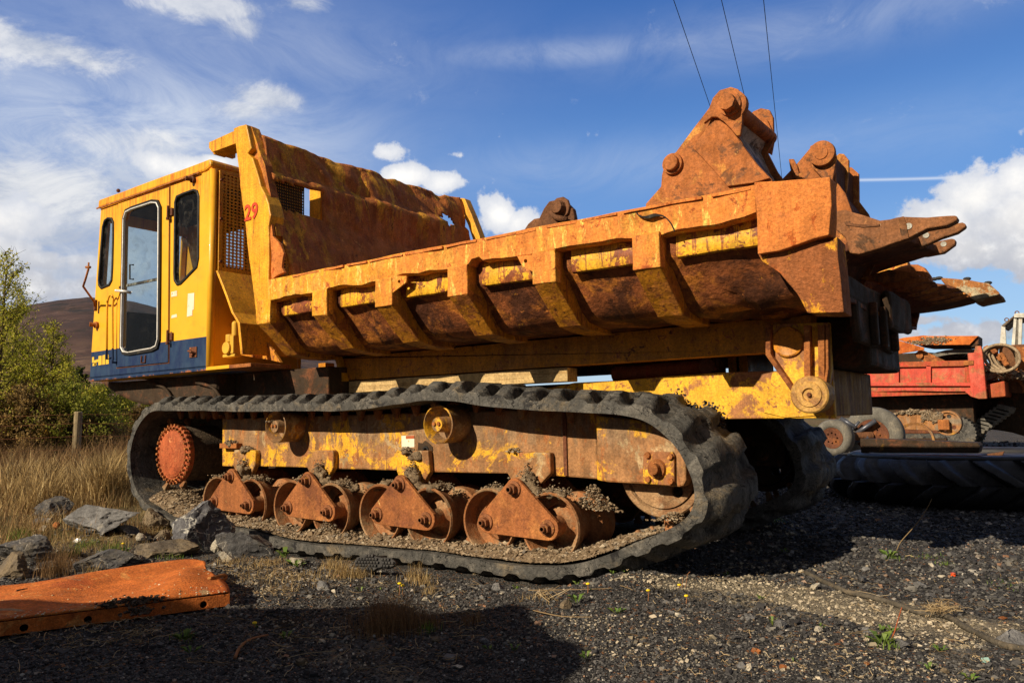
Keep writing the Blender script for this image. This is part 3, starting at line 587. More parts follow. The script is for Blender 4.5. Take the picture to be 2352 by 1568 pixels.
def hull_profile():
    h = [(3.79, 1.90), (3.79, 1.76), (3.80, 1.735), (3.83, 1.715), (3.90, 1.63), (3.99, 1.52), (4.06, 1.468), (4.18, 1.456), (4.35, 1.453), (4.7, 1.45), (5.1, 1.45)]
    return h + [(10.2 - y, z) for y, z in h[-2::-1]]
def build_bed():
    hp = hull_profile(); B = thing_part_root = None
    # inner skin and outer skin form one closed folded sheet
    inn = [(y, z) for y, z in shrink(hp + [(6.0, 2.6), (4.2, 2.6)], .0)[:len(hp)]]
    prof = hp + [(y + (.02 if y < 5.1 else -.02), z + .02) for y, z in hp[::-1]]
    def w(p):
        q = p + nz3(p, 2.2, .012) + nz3(p, 6, .006, 4)
        k = max(0, 1 - abs(p.x + 1.35) / .55) * max(0, 1.75 - p.z) * 3.0      # the battered underside near the tail
        if k > 0: q += nz3(p, 7, .075, 9) * min(1, k)
        return q
    bed = MB().prism(prof, -5.12, -.93, 'X').build('bed', 'hull', TR, cut=.09, warp=w, auto=50)
    # yellow side panel band along the near side
    for x0, x1 in zip([-5.08 + .12 + k * .652 for k in range(-1, 6)][0:7], [-5.12 + (k + 1) * .652 for k in range(-1, 6)]):
        pass
    xs = [-5.131 + .648 * k for k in range(6)] + [-1.22]
    for k in range(6):
        a, b = xs[k] + .185, xs[k + 1] - .0
        MB().prism([(3.782, 1.865), (3.777, 1.738), (3.782, 1.728), (3.800, 1.722), (3.81, 1.73), (3.80, 1.745), (3.80, 1.865)], a + .03, b - .002, 'X').build('side_panel', 'panel', bed, cut=.1, warp=warper((5, .004)), auto=40)
    # top rail: battered box section, both sides
    def rw(p):
        q = p + nz3((p.x, p.y * .3, p.z * .3), 3.2, .006, 5)
        if p.z < 1.93: q.z += noise.noise(Vector((p.x * 4.1, 1.3, 0))) * .022 + noise.noise(Vector((p.x * 13, 4.3, 0))) * .008 + (.03 if -3.02 < p.x < -2.92 else 0)
        if p.y < 3.76: q.y += max(0, noise.noise(Vector((p.x * 3.0, p.z * 4, 7)))) * .02
        if -1.95 < p.x < -1.72 and p.z < 1.95: q.y += .018
        return q
    R = MB().prism([(YB, 1.858), (YB + .012, 1.850), (YB + .13, 1.850), (YB + .13, 2.012), (YB, 2.006), (YB, 1.94)], -5.0, -1.222, 'X').build('side_rail', 'rail', bed, cut=.05, warp=rw, auto=35)
    lip = MB()
    x = -4.7
    while x < -1.3:
        n = random.uniform(.18, .5); lip.box(x, min(x + n, -1.24), YB - .006, YB + .03, 1.988, 1.999 + random.uniform(0, .006)); x += n + random.uniform(.02, .08)
    lip.build('weld_strip', 'box', R, cut=.06, warp=warper((5, .008)))
    # the split in the rail near the last rib
    ck = smooth_path([P3('c', *p, YB - .003) for p in ((1120, 330), (1140, 368), (1200, 382), (1262, 368), (1320, 378), (1365, 425), (1390, 480))], 26)[0]
    MB().tube(ck, [.0035 + .009 * math.exp(-((i - 10) / 3.2) ** 2) for i in range(26)], 6).build('rail_crack', 'black', R)
    far = MB().prism([(6.49, 1.858), (6.36, 1.858), (6.36, 2.012), (6.49, 2.006)], -5.0, -1.0, 'X').build('side_rail', 'rail', bed, cut=.12, warp=rw)
    # ribs
    for k in range(6):
        x0 = xs[k]; w_ = .155
        P = [(YB + .002, 1.862), (YB + .002, 1.673), (3.962, 1.447), (4.10, 1.425), (4.34, 1.415), (4.34, 1.46), (4.15, 1.49), (3.92, 1.65), (3.80, 1.74), (3.80, 1.862)]
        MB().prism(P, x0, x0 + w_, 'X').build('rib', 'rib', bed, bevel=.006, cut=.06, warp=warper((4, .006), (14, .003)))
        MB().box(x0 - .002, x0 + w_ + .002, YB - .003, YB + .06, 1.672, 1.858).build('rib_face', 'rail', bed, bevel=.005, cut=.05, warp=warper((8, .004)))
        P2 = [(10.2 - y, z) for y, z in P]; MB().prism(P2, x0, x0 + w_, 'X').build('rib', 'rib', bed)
    # lashing ears welded to the rail foot
    for q, hq in (([(1030 - 90, 930), (1033, 932), (1030, 968), (950, 1030)], (990, 963)), ([(290, 652), (415, 640), (420, 760), (405, 765), (325, 720)], (349, 686))):
        t = 'b' if q[0][0] == 940 else 'c'
        MB().plate(tr(t, q, YB + .0), [circ(*onY(t, *hq, YB), .012, 10)], YB + .004, YB + .02).build('lashing_eye', 'rail', bed, bevel=.002)
    # tail box
    def bw(p): return p + nz3(p, 2.5, .012, 3) + nz3(p, 9, .004, 6)
    o = tr('V', [(1733, 418), (1905, 408), (1908, 470), (1903, 541), (1870, 548), (1790, 574), (1742, 583), (1738, 500)], 3.66)
    bx = MB().prism(o, 3.66, 3.78).build('tail_box', 'box', bed, bevel=.005, cut=.05, warp=bw)
    lo = tr('V', [(1740, 578), (1800, 562), (1868, 556), (1905, 556), (1921, 545), (1926, 620), (1934, 717), (1850, 717), (1825, 675), (1790, 628), (1752, 600)], 3.70)
    g = MB().prism(lo, 3.70, 3.86).build('tail_gusset', MT['tailg'], bed, bevel=.004, cut=.05, warp=lambda p: bw(p) + Vector((0, max(0, 1.62 - p.z) * .12, 0)))
    MB().box(-.99, -.93, 3.8, 5.9, 1.47, 1.60).build('tail_beam', 'dark', bed, bevel=.02, cut=.1, warp=bw)  # dark colour deepens the shade under the tail
MT['tailg'] = material('tail_gusset_rust', (.36, .125, .042), [((.82, .38, .03), .585, .015, 8, 8, (1, 1, .5)), ((.55, .14, .03), .6, .05, 9)], .85, .7, 55)
build_bed()

def build_headboard():
    f = tr('b', [(48, 92), (80, 76), (118, 70), (150, 205), (128, 235), (158, 260), (180, 330), (205, 420), (232, 470), (250, 520), (262, 590), (250, 650), (250, 900), (250, 1050), (248, 1192), (182, 1206)], YB)
    # front post: a box section in the plane of the bed side
    H = MB().prism(f, YB, YB + .13).build('headboard', 'post', TR, bevel=.008, cut=.09, warp=warper((4, .006), (12, .003)))
    # torn side plate between post and rail
    q = tr('b', [(245, 560), (262, 700), (300, 745), (322, 800), (318, 880), (330, 905), (248, 950)], YB)
    MB().prism(q, YB + .02, YB + .04).build('torn_side_plate', 'box', H, cut=.05, warp=warper((6, .014)))
    q = tr('b', [(118, 72), (160, 84), (185, 160), (235, 300), (285, 560), (300, 700), (262, 690), (245, 560), (215, 440), (140, 230)], YB + .06)
    MB().prism(q, YB + .05, YB + .12).build('post_flange', 'inner', H, cut=.06, warp=warper((6, .01)))
    # the crumpled back sheet: leans towards the cab, step half way
    def xs_(z):
        for (za, xa), (zb, xb) in (((1.44, -4.86), (2.12, -4.90)), ((2.12, -4.90), (2.50, -5.06)), ((2.50, -5.06), (2.56, -5.09)), ((2.56, -5.09), (2.88, -5.10)), ((2.88, -5.10), (2.93, -5.17)), ((2.93, -5.17), (3.4, -5.30))):
            if z <= zb: return xa + (xb - xa) * (z - za) / (zb - za)
        return -5.32
    tp = []
    for x, y in ((175, 130), (250, 155), (330, 185), (410, 210), (490, 235), (560, 262), (620, 290), (700, 305), (780, 325), (850, 345), (900, 380), (970, 388), (1040, 410), (1110, 430), (1160, 452), (1200, 485), (1240, 478), (1330, 492)):
        Y, Z = onX('b', x, y, -5.27); tp.append((Y, Z))
    def top(Y):
        if Y <= tp[0][0]: return tp[0][1]
        for (a, b), (c, d) in zip(tp, tp[1:]):
            if Y <= c: return b + (d - b) * (Y - a) / (c - a)
        return tp[-1][1]
    NY, NZ = 110, 64; y0, y1 = YB + .1, tp[-1][0] - .02
    wy0, wy1, wz0, wz1 = 3.80, 4.29, 2.60, 2.84
    hy, hz = onX('b', 1272, 612, -5.1)
    hpf = hull_profile()
    def zlow(y): return float(np.interp(y if y < 5.1 else 10.2 - y, [p[0] for p in hpf[1:]][:9], [p[1] for p in hpf[1:]][:9])) + .012
    m = MB(); vid = {}
    def hole(y, z):
        if wy0 < y < wy1 and wz0 - (y - wy0) * .0 < z < wz1: return True
        return ((y - hy) / .11) ** 2 + ((z - hz) / .065) ** 2 < 1 + .8 * noise.noise(Vector((y * 9, z * 9, 2)))
    for i in range(NY + 1):
        for j in range(NZ + 1):
            y = y0 + (y1 - y0) * i / NY; zb_ = zlow(y); z = zb_ + (top(y) - zb_) * j / NZ
            p = Vector((xs_(z), y, z)); up = min(1, max(0, (z - 2.2) / .7))
            cr = noise.noise(Vector((y * 2.1, z * 3.0, 1))) * .05 * up + noise.noise(Vector((y * 5.5, z * 7, 5))) * .018 * up + abs(noise.noise(Vector((y * 6 + z * 3, z * 4, 9)))) * .035 * up + noise.noise(Vector((y * 1.5, z * 1.5, 4))) * .03
            if j == NZ: cr += noise.noise(Vector((y * 14, 0, 2))) * .012; p.z += noise.noise(Vector((y * 11, 3, 2))) * .010
            p.x += cr; vid[i, j] = len(m.v); m.v.append(tuple(p))
    for i in range(NY):
        for j in range(NZ):
            y = y0 + (y1 - y0) * (i + .5) / NY; zb_ = zlow(y); z = zb_ + (top(y) - zb_) * (j + .5) / NZ
            if not hole(y, z): m.f.append((vid[i, j], vid[i + 1, j], vid[i + 1, j + 1], vid[i, j + 1]))
    s = m.build('back_sheet', 'inner', H, smooth=True); md = s.modifiers.new('thick', 'SOLIDIFY'); md.thickness = .014
    # dark mesh added in the window, standing in for the shaded cab guard
    wm = MB(); n1, n2 = 18, 11
    for i in range(n1 + 1): y = 3.82 + .31 * i / n1; wm.box(-5.125, -5.119, y - .004, y + .004, 2.58, 2.86)
    for j in range(n2 + 1): z = 2.585 + .27 * j / n2; wm.box(-5.131, -5.126, 3.82, 4.13, z - .005, z + .005)
    wm.build('shade_mesh', 'dark', H)
    MB().box(onY('V', 711, 480, 4.62)[0], onY('V', 736, 480, 4.62)[0], 4.62, 4.66, 1.6, 3.1).build('back_stiffener', 'post', H)
    # far post
    yq = tp[-1][0]; g = tr('b', [(1318, 500), (1345, 488), (1366, 490), (1405, 580), (1452, 705), (1460, 760), (1425, 760), (1385, 640)], yq)
    MB().prism(g, yq, yq + .10).build('far_post', 'post', H, bevel=.006)
    # canopy frame reaching over the cab
    a = onY('a', 770, 235, YB + .06); b = onY('a', 894, 160, YB + .06)
    zt, zb = a[1] + .035, a[1] - .005
    cfr = MB().prism([(a[0], zb + .02), (a[0], zt + .03), (-5.42, zt + .05), (-5.42, zb - .03), (a[0] + .05, zb - .03)], YB + .05, YB + .09)
    cfr.box(a[0], a[0] + .05, YB + .09, 3.98, zb - .02, zt + .035); cfr.box(a[0] + .05, -5.42, YB + .09, 3.98, zt + .02, zt + .035); cfr.box(-5.9, -5.42, YB + .09, YB + .2, zb - .03, zb - .015)
    cfr.build('canopy', 'post', H, bevel=.004)
    text_obj('29', .178, 'redpaint', H, 'number_29', (onY('b', 113, 618, YB)[0], YB, onY('b', 103, 622, YB)[1]), (1, 0, 0), (0, 0, 1), .006, .0015, .0, .0035)
build_headboard()

def build_chassis():
    yb = 4.45
    x0, z1 = onY('m', 285, 342, yb); xr, zr = onY('e', 860, 200, yb)
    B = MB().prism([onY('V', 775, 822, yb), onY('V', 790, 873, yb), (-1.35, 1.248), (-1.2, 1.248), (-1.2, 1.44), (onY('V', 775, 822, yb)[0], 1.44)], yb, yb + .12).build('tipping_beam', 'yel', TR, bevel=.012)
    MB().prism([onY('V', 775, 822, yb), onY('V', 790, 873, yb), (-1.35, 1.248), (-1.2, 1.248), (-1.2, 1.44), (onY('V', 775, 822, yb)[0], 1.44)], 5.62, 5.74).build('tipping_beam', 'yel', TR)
    MB().prism(tr('m', [(262, 300), (300, 345), (350, 535), (330, 540)], yb - .05), yb - .06, yb - .004).build('beam_end_plate', 'post', B)
    a = P3('m', 145, 350, 4.5); MB().box(a.x - .0, a.x + .09, 4.5, 4.6, 1.1, 1.42).build('front_upright', 'yel', TR)
    a, b = P3('m', 195, 452, 4.4), P3('m', 285, 487, 4.4); MB().tube([a, b], .008).build('rod', 'rust', TR)
    # rear lower chassis plate, darker end box
    ys = 4.62
    c = tr('e', [(-700, 640), (-300, 560), (0, 545), (250, 522), (420, 512), (560, 500), (900, 490), (1222, 476), (1242, 770), (770, 772)], ys) + [(-4.4, .88)]
    C = MB().prism(c, ys, ys + .03).build('chassis_side', 'chas', TR, bevel=.006)
    sh = [onY('e', *p, ys - .004) for p in ((870, 500), (1215, 490), (1235, 745), (950, 765), (820, 735))]
    MB().plate(sh, [], ys - .008, ys - .001).build('doubler_plate', 'chas', C)
    MB().box(c[8][0] - .5, c[7][0] + .0, ys + .03, 5.58, .88, 1.145).build('rear_box', 'rearp', C, bevel=.008)
    MB().box(-1.35, -1.165, 4.7, 5.5, 1.145, 1.40).build('rear_hinge_block', 'dark', TR, bevel=.01)
    # hinge bracket
    yh = 4.40
    hb = tr('e', [(850, 215), (850, 405), (880, 455), (1015, 640), (1060, 700), (1140, 735), (1190, 690), (1215, 480), (1208, 360), (1200, 205)], yh)
    K = MB().prism(hb, yh, yh + .05).build('hinge_bracket', 'chas', TR, bevel=.004)
    for p in ([(845, 225), (845, 400), (1000, 620), (1030, 640), (1028, 615), (885, 410), (875, 390), (872, 220)], [(1068, 225), (1072, 570), (1095, 575), (1108, 560), (1104, 225)], [(1150, 225), (1155, 590), (1172, 600), (1190, 560), (1190, 225)], [(1195, 222), (1198, 480), (1170, 660), (1185, 668), (1214, 480), (1210, 215)]):
        MB().prism(tr('e', p, yh), yh - .05, yh + .0).build('stiffener', 'rust', K, bevel=.003)
    c1 = P3('e', 962, 320, yh); MB().lathe(c1, [(0, .085), (-.014, .085), (-.016, .078), (-.012, .07), (-.012, 0.001)], 28).build('upper_boss', 'yel', K, auto=30)
    c2 = P3('e', 1088, 630, yh - .1); MB().lathe(c2, [(.12, .10), (0, .10), (-.008, .092), (-.008, .068), (-.016, .064), (-.016, .035), (-.004, .032), (-.004, .001)], 32).build('hinge_pin', 'bossy', K, auto=30)
    MB().cyl(c2 + Vector((0, -.02, 0)), c2, .012, seg=6).build('grease_nipple', 'rustd', K)
    # hydraulic ram seen through the gap, brackets
    a, b = P3('e', -60, 510, 4.85), P3('e', 470, 470, 4.85)
    MB().cyl(a, b, .055).build('hydraulic_ram', 'redr', TR, smooth=False, auto=40)
    c = P3('e', 515, 480, 4.7); m = MB().box(c.x - .05, c.x + .05, 4.68, 4.8, 1.13, 1.25); m.cyl(c + Vector((-.02, -.04, .02)), c + Vector((-.02, .04, .02)), .05); m.sphere(c + Vector((.03, -.03, 0)), .02).build('ram_bracket', 'rustd', TR)
    for x in (640, 690): c = P3('e', x, 460, 4.8); MB().box(c.x - .035, c.x + .035, 4.8, 5.3, 1.1, 1.3).build('cross_member', 'yel', TR)
    # tail: hinge ends, cross beam, far hinge; dark colour deepens the shade there
    t = MB().box(-1.2, -.96, 4.72, 5.62, 1.15, 1.46); t.box(-.98, -.93, 4.35, 5.35, 1.26, 1.5); t.box(-.92, -.87, 4.9, 5.55, 1.38, 1.6)
    t.build('tail_cross_beam', 'dark', TR, bevel=.03, cut=.12, warp=warper((3, .02)))
    for y in (4.6, 4.85, 5.15): MB().box(-.93, -.89, y, y + .05, 1.26, 1.50).build('tail_gusset_plate', 'dark', TR, bevel=.01)
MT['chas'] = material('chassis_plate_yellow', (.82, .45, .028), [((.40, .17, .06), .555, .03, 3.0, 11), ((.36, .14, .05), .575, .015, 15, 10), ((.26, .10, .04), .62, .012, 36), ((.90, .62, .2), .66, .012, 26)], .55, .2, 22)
MT['rearp'] = material('rear_box_stained', (.40, .24, .07), [((.16, .07, .03), .50, .12, 5, 10, (1, 2.5, .3)), ((.05, .03, .02), .66, .03, 12, 10, (1, 3, .3))], .75, .4, 25)
MT['bossy'] = material('pin_boss', (.52, .30, .08), [((.3, .14, .05), .55, .1, 12)], .55, .3, 40)
build_chassis()

# ------------------------------------------------------------------ running gear
OUTL = [(-6.913, 1.042), (-6.66, 1.041), (-6.224, 1.031), (-5.627, 1.012), (-5.262, 1.004), (-4.921, 1.001), (-4.51, .987), (-4.158, .995), (-3.752, 1.022), (-3.579, 1.037), (-3.283, 1.022), (-2.953, .975), (-2.623, .949), (-2.274, .927), (-2.07, .906),
        (-1.95, .878), (-1.857, .822), (-1.764, .73), (-1.711, .634), (-1.682, .547), (-1.681, .46), (-1.713, .389), (-1.782, .333), (-1.881, .283), (-2.034, .223), (-2.193, .151), (-2.36, .09), (-2.532, .052), (-2.711, .036), (-2.90, .034), (-3.2, .038), (-3.5, .05), (-3.9, .040), (-4.302, .032),
        (-4.65, .018), (-4.95, .02), (-5.247, .045), (-5.5, .07), (-5.9, .075), (-6.25, .07), (-6.577, .093), (-6.758, .143), (-6.969, .206), (-7.129, .3), (-7.235, .423), (-7.281, .588), (-7.27, .717), (-7.205, .860), (-7.078, .974)]
def build_belt(parent, y0, y1):
    n = 1040; pts, T = smooth_path([Vector((x, 0, z)) for x, z in OUTL], n, True)
    npitch = 62; W_ = y1 - y0
    nrm = []
    for i in range(n):
        d = (pts[(i + 3) % n] - pts[i - 3]).normalized(); nrm.append(Vector((-d.z, 0, d.x)))      # outward (path runs clockwise seen from the front)
    ys = [0, .004, .03, .07, .12, .18, .25, .33, .42, .5, .58, .67, .75, .82, .88, .93, .97, .996, 1]
    def ss(a, b, x): t = max(0, min(1, (x - a) / (b - a))); return t * t * (3 - 2 * t)
    m = MB(); ny = len(ys)
    for i in range(n):
        for j, u in enumerate(ys):
            side = 0 if u < .5 else 1; e = abs(u - .5) * 2
            ph = (i / n * npitch + .42 * (1 - e) * (1 if side == 0 else -1) * .9 + (.5 if side else 0)) % 1.0
            lug = ss(.0, .17, ph) * (1 - ss(.55, .70, ph))
            mid = 1 - ss(.10, .24, abs(u - .5))
            h = .062 + (.020 + .058 * (1 - ss(.62, .97, e))) * max(lug, .6 * mid) - .008 * (e ** 6)
            wn = noise.noise(Vector((pts[i].x * 5, u * 4, pts[i].z * 5))) * .008 + noise.noise(Vector((pts[i].x * 19, u * 11, pts[i].z * 19))) * .004
            sag = .012 * math.sin(u * math.pi)
            p = pts[i] + nrm[i] * (h + wn - sag)
            edge = .012 if u in (0, 1) else 0
            p = p - nrm[i] * edge
            m.v.append((p.x, y0 + W_ * u + (noise.noise(Vector((pts[i].x * 3, 5, pts[i].z * 3))) * .01), p.z))
    for i in range(n):
        for j, u in enumerate(ys):
            p = pts[i] - nrm[i] * .0 + nrm[i] * (noise.noise(Vector((pts[i].x * 4, u * 3, 0))) * .005)
            m.v.append((p.x, y0 + W_ * u + (noise.noise(Vector((pts[i].x * 3, 5, pts[i].z * 3))) * .01), p.z))
    N = n * ny
    for i in range(n):
        k = (i + 1) % n
        for j in range(ny - 1):
            m.f.append((i * ny + j, k * ny + j, k * ny + j + 1, i * ny + j + 1)); m.f.append((N + i * ny + j, N + i * ny + j + 1, N + k * ny + j + 1, N + k * ny + j))
        m.f.append((i * ny, N + i * ny, N + k * ny, k * ny)); e = ny - 1; m.f.append((i * ny + e, k * ny + e, N + k * ny + e, N + i * ny + e))
    o = m.build('track_belt', 'rubber', parent, auto=48)
    # guide lugs: iron teeth in the middle of the inner face
    g = MB()
    for q in range(64):
        i = int(q / 64 * n) ; p = pts[i]; d = (pts[(i + 3) % n] - pts[i - 3]).normalized(); nn = nrm[i]
        for yy in (.38, .62):
            c = Vector((p.x, y0 + W_ * yy, p.z)); b0 = [c + d * a + Vector((0, b, 0)) + nn * .004 for a, b in ((-.032, -.028), (.032, -.028), (.032, .028), (-.032, .028))]; t0 = [c + d * a + Vector((0, b, 0)) - nn * .075 for a, b in ((-.014, -.016), (.014, -.016), (.014, .016), (-.014, .016))]
            g.add(b0 + t0, [(0, 1, 2, 3), (7, 6, 5, 4), (0, 4, 5, 1), (1, 5, 6, 2), (2, 6, 7, 3), (3, 7, 4, 0)])
    tag(g.build('guide_teeth', 'rollr', o, bevel=.01), kind='stuff')
    return o
BELT = build_belt(TR, YT, 4.60)

def build_gear():
    yf = 4.16
    pts = tr('f', [(793, 420), (793, 657), (1400, 668), (1720, 680), (2060, 690)], yf) + tr('g', [(260, 570), (700, 578), (1045, 597), (1050, 597), (1235, 612)], yf)
    x1 = pts[-1][0]
    body = pts + [(x1, .96), (pts[0][0], .96)]
    F = MB().prism(body, yf, yf + .2).build('track_frame', 'frame', TR, bevel=.01, cut=.12, warp=warper((3, .004)))
    # joint flange and fork
    a = onY('g', 1045, 300, yf)[0]; MB().box(a - .012, a + .012, yf - .012, yf + .1, .548, .95).build('frame_flange', 'rustd', F)
    fk = tr('g', [(1228, 400), (1228, 618), (1300, 630), (1500, 640), (1715, 658), (1742, 650), (1755, 620), (1755, 460), (1740, 440), (1500, 405)], 4.03)
    K = MB().prism([(x, z) for x, z in fk[:8]] + [(-1.80, .74), (-1.86, .80), (-1.96, .855), (-2.12, .89), (fk[0][0], .915)], 4.03, 4.12).build('idler_fork', 'frame', F, bevel=.012)
    pl = tr('g', [(1512, 465), (1525, 450), (1685, 450), (1695, 470), (1697, 630), (1685, 648), (1528, 636), (1512, 622)], 4.03)
    L_ = MB().prism(pl, 4.008, 4.029).build('bearing_plate', 'bplate', K, bevel=.004)
    for q in ((1532, 470), (1665, 478), (1668, 622), (1535, 612)): c = P3('g', *q, 4.008); MB().cyl(c, c + Vector((0, -.016, 0)), .019, .016, 8).build('bolt', 'rust', L_)
    c = P3('g', 1582, 550, 4.0); m = MB().lathe(c, [(.008, .055), (-.01, .05), (-.012, .032), (-.05, .030), (-.052, .024), (-.052, .001)], 20).build('axle_stub', 'rust', L_, auto=40)
    # welded lugs that carry the bogies, splash marks follow the material
    for t, q in (('f', [(885, 540), (1038, 540), (1044, 560), (1040, 650), (1000, 735), (900, 700), (880, 655)]), ('f', [(1418, 542), (1595, 542), (1606, 555), (1606, 670), (1560, 750), (1440, 720), (1415, 660)]),
                 ('f', [(2065, 545), (2290, 545), (2300, 700), (2255, 780), (2090, 760), (2062, 690)]), ('g', [(705, 452), (960, 455), (965, 575), (905, 640), (735, 620), (705, 570)])):
        MB().prism(tr(t, q, 4.12), 4.11, 4.158).build('bogie_lug', 'frame', F, bevel=.008, cut=.1, warp=warper((5, .004)))
    s_ = MB().box(*sorted((onY('f', 803, 500, 4.14)[0], onY('f', 925, 500, 4.14)[0])), 4.10, 4.158, onY('f', 803, 527, 4.14)[1], onY('f', 803, 492, 4.14)[1]).build('step_bracket', 'rust', F, bevel=.003)
    st = tr('g', [(82, 356), (158, 353), (158, 422), (84, 428)], yf - .002); MB().prism(st, yf - .003, yf - .001).build('warning_sticker', 'paper', F)
    st = tr('g', [(108, 356), (157, 354), (157, 372), (108, 374)], yf - .004); MB().prism(st, yf - .0045, yf - .0035).build('sticker_band', 'hubred', F)
    a = P3('g', 112, 384, yf - .004)
    text_obj('ABE\nNIAT\nDES', .02, 'rustd', F, 'sticker_text', (a.x, yf - .0036, a.z), (1, 0, 0), (0, 0, 1), .0, .0006) if False else None
    # burnt hole with soot around it
    c = P3('g', 222, 440, yf - .002); hm = MB()
    hm.prism([(c.x + .075 * (1 + .5 * noise.noise(Vector((k * .9, 0, 3)))) * math.cos(k * .3927), c.z + .06 * (1 + .5 * noise.noise(Vector((k * .9, 4, 3)))) * math.sin(k * .3927)) for k in range(16)], yf - .006, yf - .001)
    hm.build('burnt_patch', 'dark', F); MB().lathe(c + Vector((.01, -.006, 0)), [(0, .03), (-.006, .027), (-.006, .016), (.0, .014), (.0, .001)], 16).build('burnt_hole', 'black', F)
    # carrier rollers
    for t, q in (('f', (1180, 372)), ('g', (297, 290))):
        Y = 3.96; c = P3(t, *q, Y); c.x = onY(t, q[0], q[1], Y)[0]
        r = MB().lathe(c, [(.24, .10), (.22, .125), (.02, .128), (0, .13), (-.004, .122), (.02, .112), (.10, .10), (.105, .055), (.0, .05), (-.012, .045), (-.012, .001)], 32).build('carrier_roller', 'frame', TR, auto=40)
        MB().cyl(c + Vector((0, .2, 0)), c + Vector((0, .35, 0)), .05).build('roller_axle', 'rust', r)
        for dx in (-.02, .02): MB().cyl(c + Vector((dx, -.012, .005)), c + Vector((dx, -.024, .005)), .013, seg=8).build('bolt', 'rust', r)
    # bogies
    Yb = 3.985
    tp = P3('g', 745, 668, Yb); Lp = P3('g', 583, 862, Yb); Rp = P3('g', 942, 898, Yb)
    def tri(R0, R1):
        out = []
        for c, a0, a1, rr in ((tp, 150, 30, .066), (Rp, 30, -90, .075), (Lp, -90, -210, .07)):
            for k in range(7):
                a = math.radians(a0 + (a1 - a0) * k / 6); out.append((c.x + rr * math.cos(a), c.z + rr * math.sin(a)))
        return out
    T_ = tri(0, 0)
    offs = [-2.93, -1.955, -.975, 0]
    xs_ = [onY('f', 855, 740, Yb)[0] - tp.x, onY('f', 1408, 770, Yb)[0] - tp.x, onY('f', 2080, 800, Yb)[0] - tp.x, 0]
    zs = [0.0, -.004, -.004, 0]
    B0 = MB().prism(T_, Yb, Yb + .028)
    bog = B0.build('bogie', 'bogie', TR, bevel=.004)
    MB().prism(T_, 4.47, 4.5).build('rear_plate', 'bogie', bog)
    for c, r in ((tp, .026), (Lp, .024), (Rp, .024)):
        m = MB().lathe(c, [(0, .052), (-.01, .05), (-.012, .046)], 20)
        m.cyl(c + Vector((0, -.008, 0)), c + Vector((0, -.045, 0)), r * 1.35, r * 1.35, 6); m.cyl(c + Vector((0, -.045, 0)), c + Vector((0, -.066, 0)), r * .8, r * .75, 12)
        m.lathe(c + Vector((0, -.066, 0)), [(0, r * .72), (-.002, r * .6), (.004, r * .3), (.004, .001)], 12)
        m.build('bolt', 'bogieb', bog, bevel=.002)
    for c in (Lp, Rp):
        R = .200
        pr = [(.02, .045), (.02, .062), (.12, .062), (.15, .09), (.17, R - .035), (.10, R - .02), (.02, R - .006), (.016, R + .004), (.03, R + .010), (.05, R), (.11, R - .010), (.13, .13), (.30, .13), (.33, R - .012), (.46, R), (.48, R - .004), (.40, R - .03), (.40, .06), (.47, .05), (.47, .001)]
        MB().lathe(c, pr, 40).build('roller', 'rollr', bog, auto=40)
    b = MB().cyl(tp + Vector((0, .0, 0)), tp + Vector((0, .5, 0)), .045).build('pivot_shaft', 'rust', bog)
    for k in range(3): copy_tree(bog, TR, (xs_[k], 0, zs[k]))
    # idler
    ic = P3('g', 1590, 560, 4.12); ic = Vector((-1.985, 4.12, .59))
    I = MB()
    R = .262
    ring = [(ic.x + R * .80 * math.cos(2 * math.pi * k / 40), ic.z + R * .80 * math.sin(2 * math.pi * k / 40)) for k in range(40)]
    hs = [circ(ic.x + .145 * math.cos(a), ic.z + .145 * math.sin(a), .036, 14) for a in (math.radians(t) for t in (-50, 70, 190))]
    I.plate(ring, hs, 4.135, 4.16); I.plate(ring, hs, 4.31, 4.335)
    I.lathe(Vector((ic.x, 4.125, ic.z)), [(0, R * .86), (0, R * .97), (.01, R), (.26, R), (.27, R * .97), (.27, R * .86), (.22, R * .79), (.05, R * .79)], 48, close=True)
    I.lathe(Vector((ic.x, 4.06, ic.z)), [(0, .001), (0, .06), (.35, .06), (.35, .001)], 20)
    idl = I.build('idler_wheel', 'mudr', TR, auto=35)
    # drive hub and sprocket
    hc = P3('f', 440, 570, 4.0); hc = Vector(((onY('f', 325, 570, 4.0)[0] + onY('f', 557, 570, 4.0)[0]) / 2, 4.0, onY('f', 440, 571, 4.0)[1])); R = .262
    S = MB().lathe(hc, [(.55, .2), (.52, .30), (.42, .31), (.40, .255), (.06, .25), (.05, R), (.012, R), (.0, R - .012), (.0, R - .045), (-.012, R - .052), (-.02, .19), (-.024, .18), (-.022, .001)], 64).build('drive_hub', 'mudd', TR, auto=30)
    MB().lathe(hc, [(.051, R + .002), (.010, R + .003), (-.003, R - .010), (-.003, R - .045), (-.014, R - .052), (-.024, .19), (-.028, .18), (-.026, .001)], 64).build('hub_cover', 'hubred', S, auto=30)
    for k in range(30):
        bo = MB()
        a = 2 * math.pi * k / 30; c = hc + Vector(((R - .025) * math.cos(a), -.003, (R - .025) * math.sin(a))); bo.cyl(c, c + Vector((0, -.026, 0)), .013, .011, 6)
        c = hc + Vector(((R + .004) * math.cos(a), .02, (R + .004) * math.sin(a))); bo.box(c.x - .009, c.x + .009, c.y - .03, c.y + .01, c.z - .009, c.z + .009); bo.build('hub_bolt', 'rust', S)
    st = MB()
    for k in range(16):
        a = 2 * math.pi * k / 16; u = Vector((math.cos(a), 0, math.sin(a))); w = Vector((-math.sin(a), 0, math.cos(a))); c = hc + Vector((0, .46, 0)) + u * .335
        st.obox(c, u * .035, w * .025, (0, .035, 0))
    st.build('sprocket_teeth', 'rust', S, bevel=.01)
    # the far track, same parts; frame, hub and idler recoloured dark for shade
    dy = 1.73
